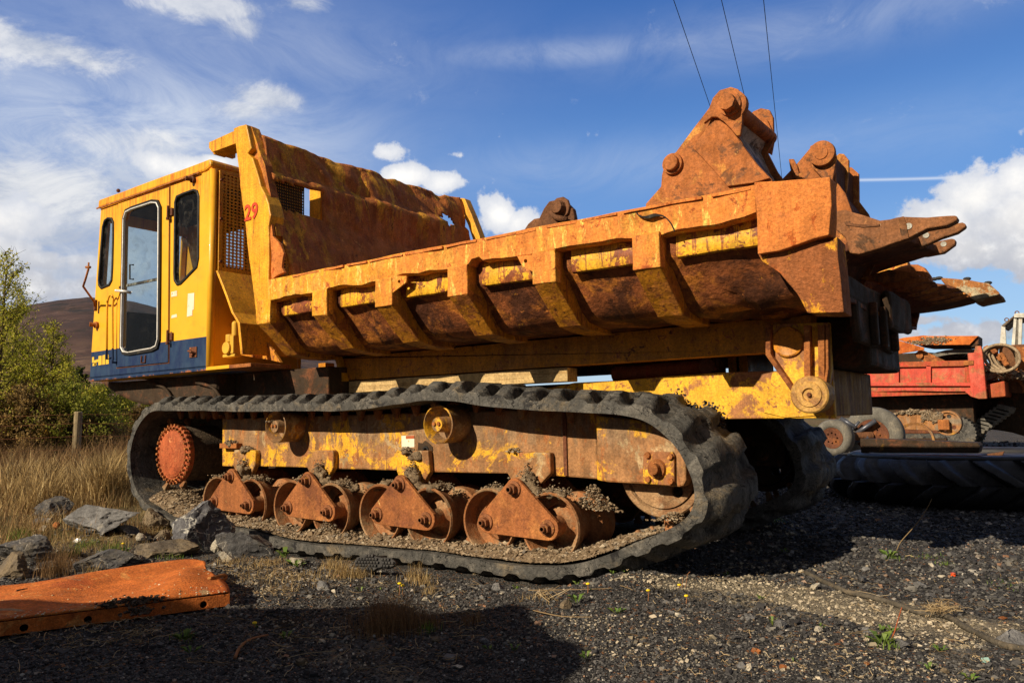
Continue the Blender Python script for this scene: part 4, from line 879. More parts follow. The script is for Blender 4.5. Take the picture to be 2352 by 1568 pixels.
    def shade_copy(o, m):
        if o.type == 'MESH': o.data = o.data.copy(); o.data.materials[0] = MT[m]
        for c in o.children: shade_copy(c, m)
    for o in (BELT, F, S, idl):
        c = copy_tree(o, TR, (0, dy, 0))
        if o is not BELT: shade_copy(c, 'dark')  # dark material stands in for shade on the far side
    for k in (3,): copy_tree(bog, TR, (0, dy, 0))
MT['bplate'] = material('bearing_plate_paint', (.36, .15, .06), [((.80, .44, .03), .56, .03, 8, 9), ((.2, .1, .05), .66, .03, 16)], .7, .3, 40)
MT['bogieb'] = material('bolt_rust', (.26, .10, .04), [((.62, .3, .06), .62, .03, 26)], .7, .4, 60)
MT['mudr'] = material('muddy_iron', (.40, .25, .13), [((.27, .13, .06), .54, .08, 5), ((.45, .34, .22), .6, .06, 11)], .9, .6, 45, .15)
build_gear()

# ================================================================== things resting on the truck
WD = thing('timber_packing', 'long pale sawn timber wedged under the tipping beam above the track', 'timber', (-4, 4.5, 1.14))
tw = tr('m', [(245, 548), (2095, 428), (2095, 540), (1500, 577), (300, 640), (246, 640)], 4.47)
MB().prism([tw[0], tw[1], (tw[1][0], 1.148), (tw[0][0], 1.148)], 4.47, 4.60).build('beam', 'wood', WD, bevel=.004, cut=.4, warp=warper((2, .003)))

def bucket_parts():
    BK = MT['bucket']
    # --- bucket standing nose down by the tail box, lifting ears uppermost
    A = thing('digger_bucket', 'tall rusty digger bucket with pinned lifting ears rising highest above the tail of the bed', 'digger bucket', (-1.6, 4.5, 1.5), 'digger buckets loaded in the bed')
    ya, yb = 4.10, 4.66
    side = tr('d', [(120, 760), (212, 655), (218, 590), (240, 510), (262, 482), (300, 455), (530, 145), (600, 100), (640, 90), (690, 200), (640, 300), (700, 420), (780, 530), (860, 615), (900, 700)], ya) + [(-1.1, 1.75), (-2.0, 1.75)]
    MB().prism(side, ya, ya + .03).build('side_plate', BK, A, bevel=.005, cut=.12, warp=warper((4, .006)))
    MB().prism(side, yb, yb + .03).build('side_plate', BK, A)
    sh = shrink(side, .035); MB().prism(sh, ya + .03, yb).build('shell', 'cream', A, bevel=.01, cut=.12, warp=warper((3, .01)))
    g = tr('d', [(405, 432), (530, 262), (560, 262), (610, 300), (700, 420), (780, 530), (858, 612), (760, 640), (610, 660)], ya)
    MB().prism(g, ya - .018, ya - .001).build('wear_plate', BK, A, bevel=.004, cut=.1, warp=warper((5, .004)))
    for Y, q in ((ya, [(535, 150), (575, 105), (640, 86), (685, 100), (706, 160), (706, 300), (695, 370), (675, 372), (640, 330), (600, 290), (560, 262), (530, 262), (480, 300)]), ):
        E_ = MB().prism(tr('d', q, Y), Y - .045, Y - .019).build('ear', BK, A, bevel=.005)
        e2 = [(x, z) for x, z in tr('d', [(720, 230), (745, 205), (790, 186), (840, 196), (862, 240), (866, 380), (850, 462), (760, 400), (712, 330)], yb)]
        MB().prism(e2, yb + .031, yb + .06).build('ear', BK, A, bevel=.005)
    c = P3('d', 585, 170, ya - .10); c0 = P3('d', 625, 180, ya - .045)
    MB().lathe(c0, [(.04, .085), (-.0, .085), (-.006, .075), (-.006, .062), (-.02, .06), (-.02, .045)], 24).build('boss', BK, A, auto=35)
    d_ = (P3('d', 700, 215, ya) - P3('d', 590, 165, ya - .09)); p1 = P3('d', 800, 262, yb)
    m = MB().cyl(c0 + Vector((0, -.075, 0)), c0 + Vector((0, -.02, 0)), .046, seg=8); m.cyl(c0, Vector((c0.x, yb + .05, c0.z)), .042); m.build('pin', BK, A, auto=30)
    c0 = P3('d', 285, 527, ya); MB().lathe(c0, [(.0, .062), (-.02, .06), (-.022, .046), (-.045, .044), (-.048, .04), (-.048, .001)], 24).build('boss', BK, A, auto=35)
    # --- second bucket behind it
    B = thing('digger_bucket', 'rusty digger bucket whose three long teeth point past the tail of the bed', 'digger bucket', (-1.1, 5.0, 1.4), 'digger buckets loaded in the bed')
    y1, y2 = 4.72, 5.30
    s2 = tr('d', [(900, 640), (1010, 525), (1095, 425), (1150, 400), (1195, 402), (1238, 440), (1240, 620), (1300, 700), (1340, 812), (1400, 900), (1330, 1050), (1250, 1200), (900, 1000)], y1)
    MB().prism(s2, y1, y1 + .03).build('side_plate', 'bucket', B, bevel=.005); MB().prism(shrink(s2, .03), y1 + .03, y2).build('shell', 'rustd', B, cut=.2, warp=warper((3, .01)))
    MB().prism([(x, z) for x, z in s2], y2, y2 + .03).build('side_plate', 'bucket', B)
    MB().prism(tr('d', [(1010, 620), (1050, 555), (1080, 540), (1115, 560), (1185, 620)], y1), y1 - .02, y1 - .001).build('wear_plate', 'bucket', B, bevel=.004)
    MB().prism(tr('d', [(1095, 425), (1150, 398), (1195, 400), (1240, 440), (1250, 490), (1240, 560), (1225, 640), (1210, 660), (1100, 540)], y1 - .03), y1 - .05, y1 - .021).build('ear', 'bucket', B, bevel=.005)
    MB().prism(tr('d', [(1240, 480), (1262, 462), (1290, 466), (1318, 500), (1318, 560), (1305, 680), (1290, 720), (1240, 640)], 5.1), 5.1, 5.13).build('ear', 'bucket', B, bevel=.005)
    c0 = P3('d', 1165, 468, y1 - .055); MB().lathe(c0, [(.0, .075), (-.03, .073), (-.034, .062), (-.034, .04), (-.04, .038), (-.04, .001)], 28).build('pin', 'bucket', B, auto=35)
    m = MB()
    q = [(970, 500), (1000, 500), (1020, 540), (1035, 600), (1020, 618), (1000, 610), (980, 560)]; MB().prism(tr('d', q, 4.72), 4.70, 4.715).build('hook_plate', 'bucket', B, bevel=.004)
    T = [([(1205, 830), (1250, 803), (1290, 797), (1400, 826), (1500, 858), (1560, 850), (1600, 838), (1640, 833), (1780, 838), (1900, 827), (1948, 824), (1962, 836), (1952, 856), (1900, 884), (1780, 905), (1660, 966), (1600, 985), (1500, 1022), (1380, 1056), (1325, 1050), (1300, 960), (1230, 900)], 4.42, .08, (1672, 892)),
         ([(1500, 930), (1660, 930), (1780, 915), (1920, 880), (1990, 868), (2012, 878), (2010, 895), (1960, 930), (1860, 962), (1740, 1018), (1685, 1012), (1550, 1010)], 4.95, .06, (1775, 945)),
         ([(1600, 1010), (1770, 1000), (1860, 975), (1930, 960), (1952, 972), (1945, 1000), (1880, 1048), (1780, 1066), (1650, 1070)], 5.45, .06, (1878, 997))]
    for q, Y, th, rv in T:
        t_ = MB().prism(tr('d', q, Y), Y, Y + th).build('tooth', 'tooth', B, bevel=.014, seg=3, cut=.07, warp=warper((5, .004)))
        c = P3('d', *rv, Y); MB().lathe(c, [(.0, .018), (-.005, .016), (-.003, .008), (-.003, .001)], 16).build('rivet', 'rivet', t_, auto=30)
    MB().prism(tr('d', [(1612, 840), (1642, 832), (1660, 880), (1672, 962), (1640, 970), (1622, 930)], 4.412), 4.412, 4.419).build('adapter_collar', 'tooth', B, bevel=.002)
    MB().prism(tr('d', [(1292, 868), (1380, 880), (1480, 885), (1500, 878), (1498, 890), (1400, 898), (1300, 884)], 4.414), 4.414, 4.419).build('weld_seam', 'rustb', B)
    a, b, c, d = P3('d', 1300, 1040, 4.5), P3('d', 1640, 965, 4.55), P3('d', 1850, 1050, 5.5), P3('d', 1520, 1150, 5.7)
    up = Vector((0, 0, .05)); e, f_ = P3('d', 1200, 1200, 4.6), P3('d', 1300, 1250, 5.6)
    MB().add([a, b, c, d, a + up, b + up, c + up, d + up, e, f_], [(3, 2, 1, 0), (4, 5, 6, 7), (0, 1, 5, 4), (1, 2, 6, 5), (2, 3, 7, 6), (3, 0, 4, 7), (0, 8, 9, 3)]).build('lip', 'rustd', B, bevel=.01)
    # --- third bucket at the far side, lip outwards
    C = thing('digger_bucket', 'wide rusty digger bucket lying lowest with stepped teeth and a broad pointed cutting blade', 'digger bucket', (-.8, 5.8, 1.4), 'digger buckets loaded in the bed')
    MB().prism(tr('n', [(900, 800), (940, 700), (1050, 655), (1130, 640), (1190, 640), (1250, 668), (1295, 730), (1312, 800), (1200, 900)], 5.75), 5.75, 5.85).build('side_plate', 'bucket', C, bevel=.02)
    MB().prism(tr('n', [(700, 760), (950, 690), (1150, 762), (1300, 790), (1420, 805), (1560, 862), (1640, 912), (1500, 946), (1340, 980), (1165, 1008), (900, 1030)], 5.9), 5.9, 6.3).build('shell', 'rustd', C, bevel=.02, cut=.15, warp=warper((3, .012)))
    for k, q in enumerate(([(700, 760), (950, 685), (1100, 700), (1205, 730), (1208, 742), (1100, 765), (900, 800)], [(850, 800), (1100, 765), (1240, 752), (1290, 758), (1285, 772), (1160, 800), (950, 840)], [(1000, 860), (1165, 830), (1250, 790), (1330, 783), (1343, 795), (1240, 848), (1100, 870)],
                          [(1100, 900), (1225, 868), (1330, 832), (1420, 812), (1436, 822), (1300, 878), (1150, 910)], [(1150, 930), (1290, 895), (1400, 852), (1530, 838), (1545, 852), (1380, 905), (1200, 935)],
                          [(1250, 945), (1395, 905), (1500, 878), (1590, 878), (1600, 892), (1450, 920), (1300, 950)], [(1300, 965), (1440, 938), (1540, 910), (1625, 898), (1622, 914), (1500, 948), (1350, 972)])):
        Y = 5.25 + .10 * k; MB().prism(tr('n', q, Y), Y, Y + .05).build('tooth', 'bucket', C, bevel=.006)
    bl = MB().prism(tr('n', [(1380, 770), (1395, 756), (1500, 764), (1640, 774), (1790, 798), (1870, 868), (1882, 884), (1860, 893), (1670, 936), (1630, 915), (1540, 850), (1420, 812)], 6.0), 6.0, 6.5).build('cutting_blade', 'blade', C, bevel=.012, cut=.1, warp=warper((6, .006)))
    for x, y in ((1605, 764), (1370, 758), (1330, 765), (1780, 798)): MB().sphere(P3('n', x, y, 6.1), .022, 7, 5, (1.2, 1, .6)).build('lodged_stone', 'tyre', C)
    # --- pin boss of a coupling showing over the rail
    D = thing('coupling_bracket', 'rusty coupling bracket with a round pin peeping over the middle of the rail', 'bracket', (-3.2, 5.0, 1.6))
    Y = 4.6
    MB().prism(tr('c', [(420, 470), (450, 380), (478, 320), (515, 270), (570, 258), (632, 275), (680, 322), (692, 380), (690, 470)], Y), Y, Y + .05).build('lug_plate', 'rustb', D, bevel=.008)
    MB().prism(tr('c', [(340, 470), (370, 425), (410, 392), (470, 382), (500, 470)], Y + .35), Y + .35, Y + .4).build('lug_plate', 'rustb', D, bevel=.008)
    c = P3('c', 600, 322, Y); MB().lathe(c, [(0, .085), (-.02, .08), (-.02, .055), (-.05, .05), (-.07, .045), (-.07, .001)], 10).build('pin', 'rustb', D, bevel=.004)
    c = P3('c', 575, 380, Y - .02); MB().tube([P3('c', 530, 350, Y - .03), P3('c', 570, 385, Y - .04), P3('c', 640, 400, Y - .03)], .022).build('retaining_clip', 'rustb', D, smooth=True)
MT['rivet'] = material('pale_rivet', (.42, .42, .38), [((.3, .15, .07), .6, .05, 30)], .6, .2)
MT['rustb'] = material('brown_rust', (.17, .075, .035), [((.3, .13, .05), .6, .06, 12)], .85, .6, 40, .2)
MT['blade'] = material('blade_rust', (.36, .15, .05), [((.46, .40, .27), .545, .02, 4.5, 8), ((.5, .24, .07), .6, .05, 20)], .85, .5, 40)
bucket_parts()

# ================================================================== ground and terrain
def vnoise(x, y, seed=0):
    xi = np.floor(x).astype(np.int64); yi = np.floor(y).astype(np.int64); xf = x - xi; yf = y - yi
    def h(a, b):
        v = (a * 374761393 + b * 668265263 + seed * 982451653) & 0xffffffff
        v = ((v ^ (v >> 13)) * 1274126177) & 0xffffffff; return ((v ^ (v >> 16)) & 0xffff) / 65535.0
    u = xf * xf * (3 - 2 * xf); w = yf * yf * (3 - 2 * yf)
    return (h(xi, yi) * (1 - u) + h(xi + 1, yi) * u) * (1 - w) + (h(xi, yi + 1) * (1 - u) + h(xi + 1, yi + 1) * u) * w
def fbm(x, y, s, o=4, seed=0):
    r = 0; a = 1; t = 0
    for k in range(o): r = r + a * vnoise(x * s * 2 ** k, y * s * 2 ** k, seed + k); t += a; a *= .5
    return r / t - .5
BELT_B = sorted([(x, z) for x, z in OUTL if z < .25 and x > -6.9])
def ground_h(x, y):
    x = np.asarray(x, float); y = np.asarray(y, float)
    h = fbm(x, y, .5, 4, 3) * .10 + fbm(x, y, 4, 3, 9) * .028 + fbm(x, y, 14, 2, 5) * .012
    g = np.clip((-x - 5.0) / 2.0, 0, 1); h = h + g * (fbm(x, y, .9, 3, 21) * .22 + .02)
    # level with the underside of the tracks where they stand
    bx = [p[0] for p in BELT_B]; bz = [p[1] for p in BELT_B]
    tz = np.interp(x, bx, bz) - .115
    ins = np.clip(1 - np.maximum(np.maximum((3.72 - y) / .35, (y - 6.6) / .8), 0), 0, 1) * np.clip(1 - np.maximum((x + 2.3) / .5, (-6.6 - x) / .6), 0, 1)
    ins = np.clip(ins, 0, 1); h = h * (1 - ins) + (tz + fbm(x, y, 8, 3, 5) * .03) * ins
    r = np.hypot(x, y); h = h * np.clip(1 - (r - 60) / 200, .0, 1) - np.clip((r - 400) / 3000, 0, 1) * 2
    # unseen heap added behind the camera, shaped to cast the foreground shadow
    hp = np.interp(x, [-9.5, -8, -6, -4.9, -4.3, -3.8, -3.27, -2.8, -2.35, -1.95, -1.5, -1.0], [0, .7, 1.2, 1.62, 2.12, 2.42, 2.55, 2.35, 2.1, 1.55, .5, 0])
    h = h + hp * np.exp(-((y + 1.3) / .75) ** 2) * (1 + .22 * fbm(x, y, 1.6, 3, 40))
    return h
def mesh_np(name, V, F, mat, parent=None, smooth=False):
    """V (n,3), F (m,k) index array"""
    me = bpy.data.meshes.new(name); F = np.asarray(F, np.int32); k = F.shape[1]
    me.vertices.add(len(V)); me.vertices.foreach_set('co', np.asarray(V, np.float32).ravel())
    me.loops.add(F.size); me.loops.foreach_set('vertex_index', F.ravel())
    me.polygons.add(len(F)); me.polygons.foreach_set('loop_start', np.arange(0, F.size, k, dtype=np.int32))
    me.update(calc_edges=True); me.validate()
    if smooth: me.shade_smooth()
    else: me.shade_flat()
    me.materials.append(MT[mat] if isinstance(mat, str) else mat)
    o = bpy.data.objects.new(name, me); COL.objects.link(o)
    if parent: o.parent = parent; org = ORG.get(parent.name, Vector()); o.location = (-org.x, -org.y, -org.z); ORG[o.name] = Vector()
    return o
def axis(lo, a, b, hi, st):
    mid = np.arange(a, b, st); L = [a]; s = st
    while L[-1] > lo: s *= 1.14; L.append(L[-1] - s)
    R = [b]; s = st
    while R[-1] < hi: s *= 1.14; R.append(R[-1] + s)
    return np.array(L[::-1][:-1] + list(mid) + R)
def ground_mat():
    m = bpy.data.materials.new('slate_gravel_ground'); m.use_nodes = True; nt = m.node_tree; L = nt.links; b = nt.nodes['Principled BSDF']
    tc = nt.nodes.new('ShaderNodeTexCoord'); C = tc.outputs['Object']
    def nz(s, d, off=0):
        n = nt.nodes.new('ShaderNodeTexNoise'); mp = nt.nodes.new('ShaderNodeMapping'); mp.inputs['Location'].default_value = (off, off, 0); L.new(C, mp.inputs[0]); L.new(mp.outputs[0], n.inputs['Vector'])
        n.inputs['Scale'].default_value = s; n.inputs['Detail'].default_value = d; n.inputs['Roughness'].default_value = .65; return n.outputs[0]
    def mr(v, a, c, lo=0., hi=1.):
        n = nt.nodes.new('ShaderNodeMapRange'); n.interpolation_type = 'SMOOTHSTEP'; L.new(v, n.inputs[0])
        for i, q in ((1, a), (2, c), (3, lo), (4, hi)): n.inputs[i].default_value = q
        return n.outputs[0]
    def mix(f, a, c):
        n = nt.nodes.new('ShaderNodeMix'); n.data_type = 'RGBA'
        for s, v in ((n.inputs[0], f), (n.inputs[6], a), (n.inputs[7], c)):
            if isinstance(v, (int, float)): s.default_value = v
            elif isinstance(v, tuple): s.default_value = (*v, 1)
            else: L.new(v, s)
        return n.outputs[2]
    def vor(s, ft='F1'):
        n = nt.nodes.new('ShaderNodeTexVoronoi'); n.feature = ft; n.inputs['Scale'].default_value = s; L.new(C, n.inputs['Vector']); return n
    v1, v2 = vor(75), vor(150)
    sp = nt.nodes.new('ShaderNodeSeparateColor'); L.new(v1.outputs['Color'], sp.inputs[0]); sp2 = nt.nodes.new('ShaderNodeSeparateColor'); L.new(v2.outputs['Color'], sp2.inputs[0])
    c = mix(sp.outputs[0], (.018, .018, .020), (.085, .083, .082)); c = mix(mr(sp2.outputs[1], .8, .95), c, (.20, .195, .19))
    c = mix(mr(sp.outputs[2], .93, .97), c, (.24, .12, .06))
    # pale sandy drifts and dark soil
    c = mix(mr(nz(1.1, 9, 3.), .56, .68), c, mix(sp2.outputs[0], (.17, .15, .115), (.30, .26, .2)))
    c = mix(mr(nz(1.7, 8, 9.), .58, .66), c, (.030, .027, .024))
    sx = nt.nodes.new('ShaderNodeSeparateXYZ'); L.new(C, sx.inputs[0])
    # turf and dead straw towards the fence
    def M(op, a, bb):
        n = nt.nodes.new('ShaderNodeMath'); n.operation = op
        for i, v in enumerate((a, bb)):
            if isinstance(v, (int, float)): n.inputs[i].default_value = v
            else: L.new(v, n.inputs[i])
        return n.outputs[0]
    gm = mr(M('ADD', sx.outputs[0], M('MULTIPLY', M('SUBTRACT', nz(1.3, 6, 5.), .5), 3.5)), -6.6, -5.4, 1., 0.)
    gc = mix(mr(nz(6, 8, 1.), .35, .65), (.085, .058, .028), (.24, .175, .085)); gc = mix(mr(nz(.15, 6, 8.), .5, .62), gc, (.07, .085, .022))
    c = mix(gm, c, gc)
    # a sandy wash along the old hose
    dx = M('MULTIPLY', M('ADD', sx.outputs[0], 1.0), 1 / 1.15); dy = M('MULTIPLY', M('SUBTRACT', sx.outputs[1], 3.95), 1 / .36)
    wv = M('SUBTRACT', M('ADD', M('MULTIPLY', M('SUBTRACT', nz(5, 8, 2.), .5), 2.6), 1.0), M('ADD', M('MULTIPLY', dx, dx), M('MULTIPLY', dy, dy)))
    c = mix(mr(wv, .0, .9, 0., .85), c, mix(sp.outputs[1], (.20, .17, .12), (.36, .31, .23)))
    L.new(c, b.inputs['Base Color']); b.inputs['Roughness'].default_value = .93; b.inputs['Specular IOR Level'].default_value = .15
    bp = nt.nodes.new('ShaderNodeBump'); bp.inputs['Strength'].default_value = .9; bp.inputs['Distance'].default_value = .012
    hh = M('ADD', M('MULTIPLY', M('ADD', v1.outputs['Distance'], v2.outputs['Distance']), -1.0), M('MULTIPLY', nz(40, 6), .8)); L.new(hh, bp.inputs['Height']); L.new(bp.outputs[0], b.inputs['Normal'])
    return m
MT['ground'] = ground_mat()
gx = axis(-4000, -8.6, 1.4, 4000, .034); gy = axis(-4000, 1.1, 8.2, 4000, .034)
GX, GY = np.meshgrid(gx, gy, indexing='ij'); GZ = ground_h(GX, GY)
V_ = np.stack([GX.ravel(), GY.ravel(), GZ.ravel()], 1); ni, nj = GX.shape
I_ = (np.arange(ni - 1)[:, None] * nj + np.arange(nj - 1)[None, :]).ravel()
G = mesh_np('ground', V_, np.stack([I_, I_ + nj, I_ + nj + 1, I_ + 1], 1), 'ground', smooth=True); tag(G, kind='structure')

# random-per-piece colouring for stones, leaves and blades
def scatter_mat(name, cols, rough=.9, trans=0.0, spec=.2):
    m = bpy.data.materials.new(name); m.use_nodes = True; nt = m.node_tree; L = nt.links; b = nt.nodes['Principled BSDF']
    g = nt.nodes.new('ShaderNodeNewGeometry'); r = nt.nodes.new('ShaderNodeValToRGB'); L.new(g.outputs['Random Per Island'], r.inputs[0]); r.color_ramp.interpolation = 'LINEAR'
    e = r.color_ramp.elements
    for i, (p, c) in enumerate(cols):
        q = e[i] if i < 2 else e.new(p); q.position = p; q.color = (*c, 1)
    b.inputs['Roughness'].default_value = rough; b.inputs['Specular IOR Level'].default_value = spec
    L.new(r.outputs[0], b.inputs['Base Color'])
    if trans:
        t = nt.nodes.new('ShaderNodeBsdfTranslucent'); L.new(r.outputs[0], t.inputs[0]); mx = nt.nodes.new('ShaderNodeMixShader'); mx.inputs[0].default_value = trans
        o = nt.nodes['Material Output']; L.new(b.outputs[0], mx.inputs[1]); L.new(t.outputs[0], mx.inputs[2]); L.new(mx.outputs[0], o.inputs[0])
    return m
MT['gravel'] = scatter_mat('slate_chippings', [(0, (.018, .018, .020)), (.5, (.058, .057, .060)), (.82, (.12, .118, .117)), (.965, (.20, .19, .17)), (.975, (.28, .13, .06)), (.992, (.42, .40, .36))])
MT['gravelp'] = scatter_mat('sandy_chippings', [(0, (.10, .09, .075)), (.5, (.30, .26, .19)), (1, (.55, .48, .37))])
MT['crumb'] = scatter_mat('mud_crumbs', [(0, (.14, .10, .06)), (.5, (.27, .2, .13)), (.85, (.38, .31, .22)), (.95, (.12, .11, .10)), (1, (.5, .42, .3))])
MT['straw'] = scatter_mat('dead_straw', [(0, (.16, .10, .045)), (.45, (.38, .26, .11)), (.85, (.58, .43, .20)), (1, (.72, .58, .32))], .8, .25)
MT['redgrass'] = scatter_mat('dead_red_grass', [(0, (.09, .05, .022)), (.5, (.20, .12, .055)), (1, (.34, .21, .10))], .8, .2)
MT['green'] = scatter_mat('fresh_grass', [(0, (.06, .11, .02)), (.6, (.14, .24, .035)), (1, (.25, .34, .07))], .7, .3)
OCT = np.array([(1, 0, 0), (-1, 0, 0), (0, 1, 0), (0, -1, 0), (0, 0, 1), (0, 0, -1)], float)
OCF = np.array([(0, 2, 4), (2, 1, 4), (1, 3, 4), (3, 0, 4), (2, 0, 5), (1, 2, 5), (3, 1, 5), (0, 3, 5)])
CUB = np.array([(a, b, c) for a in (-1, 1) for b in (-1, 1) for c in (-1, 1)], float) * .72
CUF = np.array([(0, 1, 3, 2), (4, 6, 7, 5), (0, 4, 5, 1), (2, 3, 7, 6), (0, 2, 6, 4), (1, 5, 7, 3)])
def rot_np(n):
    q = RNG.normal(size=(n, 4)); q /= np.linalg.norm(q, axis=1, keepdims=True); w, x, y, z = q.T
    return np.stack([1 - 2 * (y * y + z * z), 2 * (x * y - z * w), 2 * (x * z + y * w), 2 * (x * y + z * w), 1 - 2 * (x * x + z * z), 2 * (y * z - x * w), 2 * (x * z - y * w), 2 * (y * z + x * w), 1 - 2 * (x * x + y * y)], 1).reshape(n, 3, 3)
def stones(name, P, S, mat, kind='stuff', flat=.7, cube=True):
    n = len(P); base, F = (CUB, CUF) if cube else (OCT, OCF); k = len(base)
    v = base[None] * (1 + RNG.uniform(-.38, .38, (n, k, 3))); v = v * np.stack([np.ones(n), RNG.uniform(.55, 1, n), RNG.uniform(.35, .85, n)], 1)[:, None, :]
    v = np.einsum('nij,nkj->nki', rot_np(n), v); v[:, :, 2] *= flat
    v = v * S[:, None, None] + P[:, None, :]
    o = mesh_np(name, v.reshape(-1, 3), (F[None] + (np.arange(n) * k)[:, None, None]).reshape(-1, F.shape[1]), mat)
    if kind: tag(o, kind=kind)
    return o
def region(n, fn):
    out = []; c = 0
    while c < n:
        p = fn(n); out.append(p); c += len(p)
    return np.concatenate(out)[:n]
# gravel: density follows distance from the camera
def gpts(n):
    r = 1.9 + RNG.random(n * 2) ** 1.5 * 9.5; a = np.radians(RNG.uniform(88, 166, n * 2)); x = r * np.cos(a); y = r * np.sin(a)
    keep = (x > -6.2 - RNG.random(n * 2) * 1.2) & ~((x < -4.6) & (y > 2.5) & (RNG.random(n * 2) < .65)) & ~((y > 3.8) & (y < 6.5) & (x < -2.4) & (x > -7.4)) & (RNG.random(n * 2) < np.clip(.35 + 1.6 * (vnoise(x * 2.2, y * 2.2, 5)), .3, 1))
    return np.stack([x[keep], y[keep]], 1)
p = region(105000, gpts); r = np.hypot(p[:, 0], p[:, 1]); s = RNG.lognormal(math.log(.0047), .45, len(p)) * np.clip(r / 3.4, .8, 2.4); s = np.clip(s, .003, .028)
def sandy(x, y):
    A = np.array([-2.05, 3.72]); B = np.array([-.10, 3.72]); d = (B - A); L2 = d @ d; u = ((x - A[0]) * d[0] + (y - A[1]) * d[1]) / L2; uc = np.clip(u, 0, 1)
    cy_ = np.interp(x, [-2.1, -1.75, -1.3, -.9, -.5, 0], [3.75, 4.02, 4.08, 3.98, 3.85, 3.72]); wd = np.interp(x, [-2.1, -1.6, -1.0, 0], [.10, .28, .36, .30])
    return 1 - np.abs(y - cy_) / wd + 1.6 * fbm(x, y, 3.2, 4, 60) + np.where((x < -2.1) | (x > .3), -2, 0)
gm_ = sandy(p[:, 0], p[:, 1]) > .25; g2 = (fbm(p[:, 0], p[:, 1], 1.3, 4, 61) > .16)
PZ = np.column_stack([p, ground_h(p[:, 0], p[:, 1]) + s * .25]); sel_ = gm_ | (g2 & (RNG.random(len(p)) < .3))
stones('gravel', PZ[~sel_], s[~sel_], 'gravel'); stones('sandy_gravel', PZ[sel_], s[sel_] * .9, 'gravelp')

# ------------------------------------------------------------------ rocks and boulders
def rock(name, label, cat, c, size, mat, seed, rot=0.0, cuts=9, tilt=0, group=None, rough=.05):
    rnd = random.Random(seed); bm = bmesh.new(); bmesh.ops.create_icosphere(bm, subdivisions=5, radius=1)
    pl = [(Vector((rnd.gauss(0, 1), rnd.gauss(0, 1), rnd.gauss(0, .8))).normalized(), rnd.uniform(.36, .78)) for _ in range(cuts + 7)]
    for v in bm.verts:
        q = v.co.copy()
        for n, d in pl:
            e = q.dot(n) - d
            if e > 0: q -= n * e
        f1 = noise.noise(q * 3.1 + Vector((seed, 0, 0))); q += q.normalized() * (-.10 * abs(f1) - .05 * abs(noise.noise(q * 8 + Vector((0, seed, 0))))) + nz3(q, 9, rough * .5, seed) + nz3(q, 20, rough * .25, seed)
        # stepped cleavage
        st = (q.z * 5 + .6 * q.x + noise.noise(q * 1.4)); q += Vector((q.x, q.y, 0)) * (.05 * (abs((st % 1) - .5)))
        v.co = q
    R = Matrix.Rotation(rot, 3, 'Z') @ Matrix.Rotation(tilt, 3, 'Y')
    for v in bm.verts: v.co = R @ Vector((v.co.x * size[0], v.co.y * size[1], v.co.z * size[2]))
    me = bpy.data.meshes.new(name); bm.to_mesh(me); bm.free(); me.shade_smooth(); me.set_sharp_from_angle(angle=math.radians(20)); me.materials.append(MT[mat])
    o = bpy.data.objects.new(name, me); COL.objects.link(o); z = float(ground_h(c[0], c[1])); o.location = (c[0], c[1], z + size[2] * (c[2] if len(c) > 2 else .35))
    return tag(o, label, cat, group)
MT['slate'] = material('blue_grey_rock', (.17, .175, .19), [((.10, .10, .115), .5, .08, 3), ((.55, .54, .5), .50, -.010, 2.2, 6, (1, 1, 2)), ((.50, .50, .47), .5, -.006, 6, 5), ((.30, .25, .17), .64, .06, 6)], .75, .7, 16, .2, noise_dist=.8)
MT['slateg'] = material('grey_limestone', (.20, .20, .205), [((.12, .12, .125), .52, .06, 3), ((.36, .34, .30), .60, .05, 5), ((.30, .24, .15), .62, .04, 6)], .8, .8, 18, .2, noise_dist=.8)
MT['slated'] = material('dark_rock', (.085, .085, .09), [((.17, .15, .12), .56, .08, 4), ((.36, .34, .3), .5, -.005, 4, 5)], .75, .7, 18, .2, noise_dist=.8)
MT['brownrock'] = material('brown_rock', (.20, .155, .10), [((.12, .10, .08), .52, .08, 4), ((.36, .3, .2), .64, .04, 9)], .85, .7, 22, .2)
MT['pale'] = material('pale_stone', (.48, .44, .36), [((.32, .27, .2), .6, .06, 7)], .8, .4, 22)
def gz(t, x, y, z=0.0): return onZ(t, x, y, z)
q = gz('i', 1530, 470); rock('boulder', 'large blue-grey boulder with white veins leaning on the front of the track', 'boulder', (q[0] + .02, q[1] + .05, .62), (.36, .22, .29), 'slate', 5, .55, 10, -.35)
q = gz('i', 1850, 560); rock('boulder', 'dark lower shoulder of rock between the veined boulder and the rubber track', 'boulder', (q[0], q[1] + .12, .45), (.30, .17, .15), 'slated', 9, .5, 8, .5)
q = gz('i', 770, 440); rock('boulder', 'flat topped grey slab rock under the dry grass left of the veined boulder', 'boulder', (q[0] - .22, q[1] + .12, .5), (.52, .25, .19), 'slateg', 14, .42, 9, -.08)
q = gz('i', 90, 590); rock('boulder', 'dark angular rock at the left edge above the orange plate', 'boulder', (q[0] - .05, q[1] + .1, .4), (.26, .2, .15), 'slated', 21, .3, 9)
q = gz('i', 1150, 340); rock('boulder', 'brown mossy stone wedged between slab rock and track', 'boulder', (q[0], q[1] + .1, .5), (.22, .16, .13), 'brownrock', 33, .2)
q = gz('i', 1160, 560); rock('boulder', 'broad low brown rock half buried behind the orange plate', 'boulder', (q[0], q[1] + .05, .15), (.34, .2, .12), 'brownrock', 41, .5)
q = gz('i', 700, 650); rock('boulder', 'low dark rock hiding under dead grass behind the orange plate', 'boulder', (q[0], q[1] + .05, .2), (.30, .16, .10), 'slated', 47, .5)
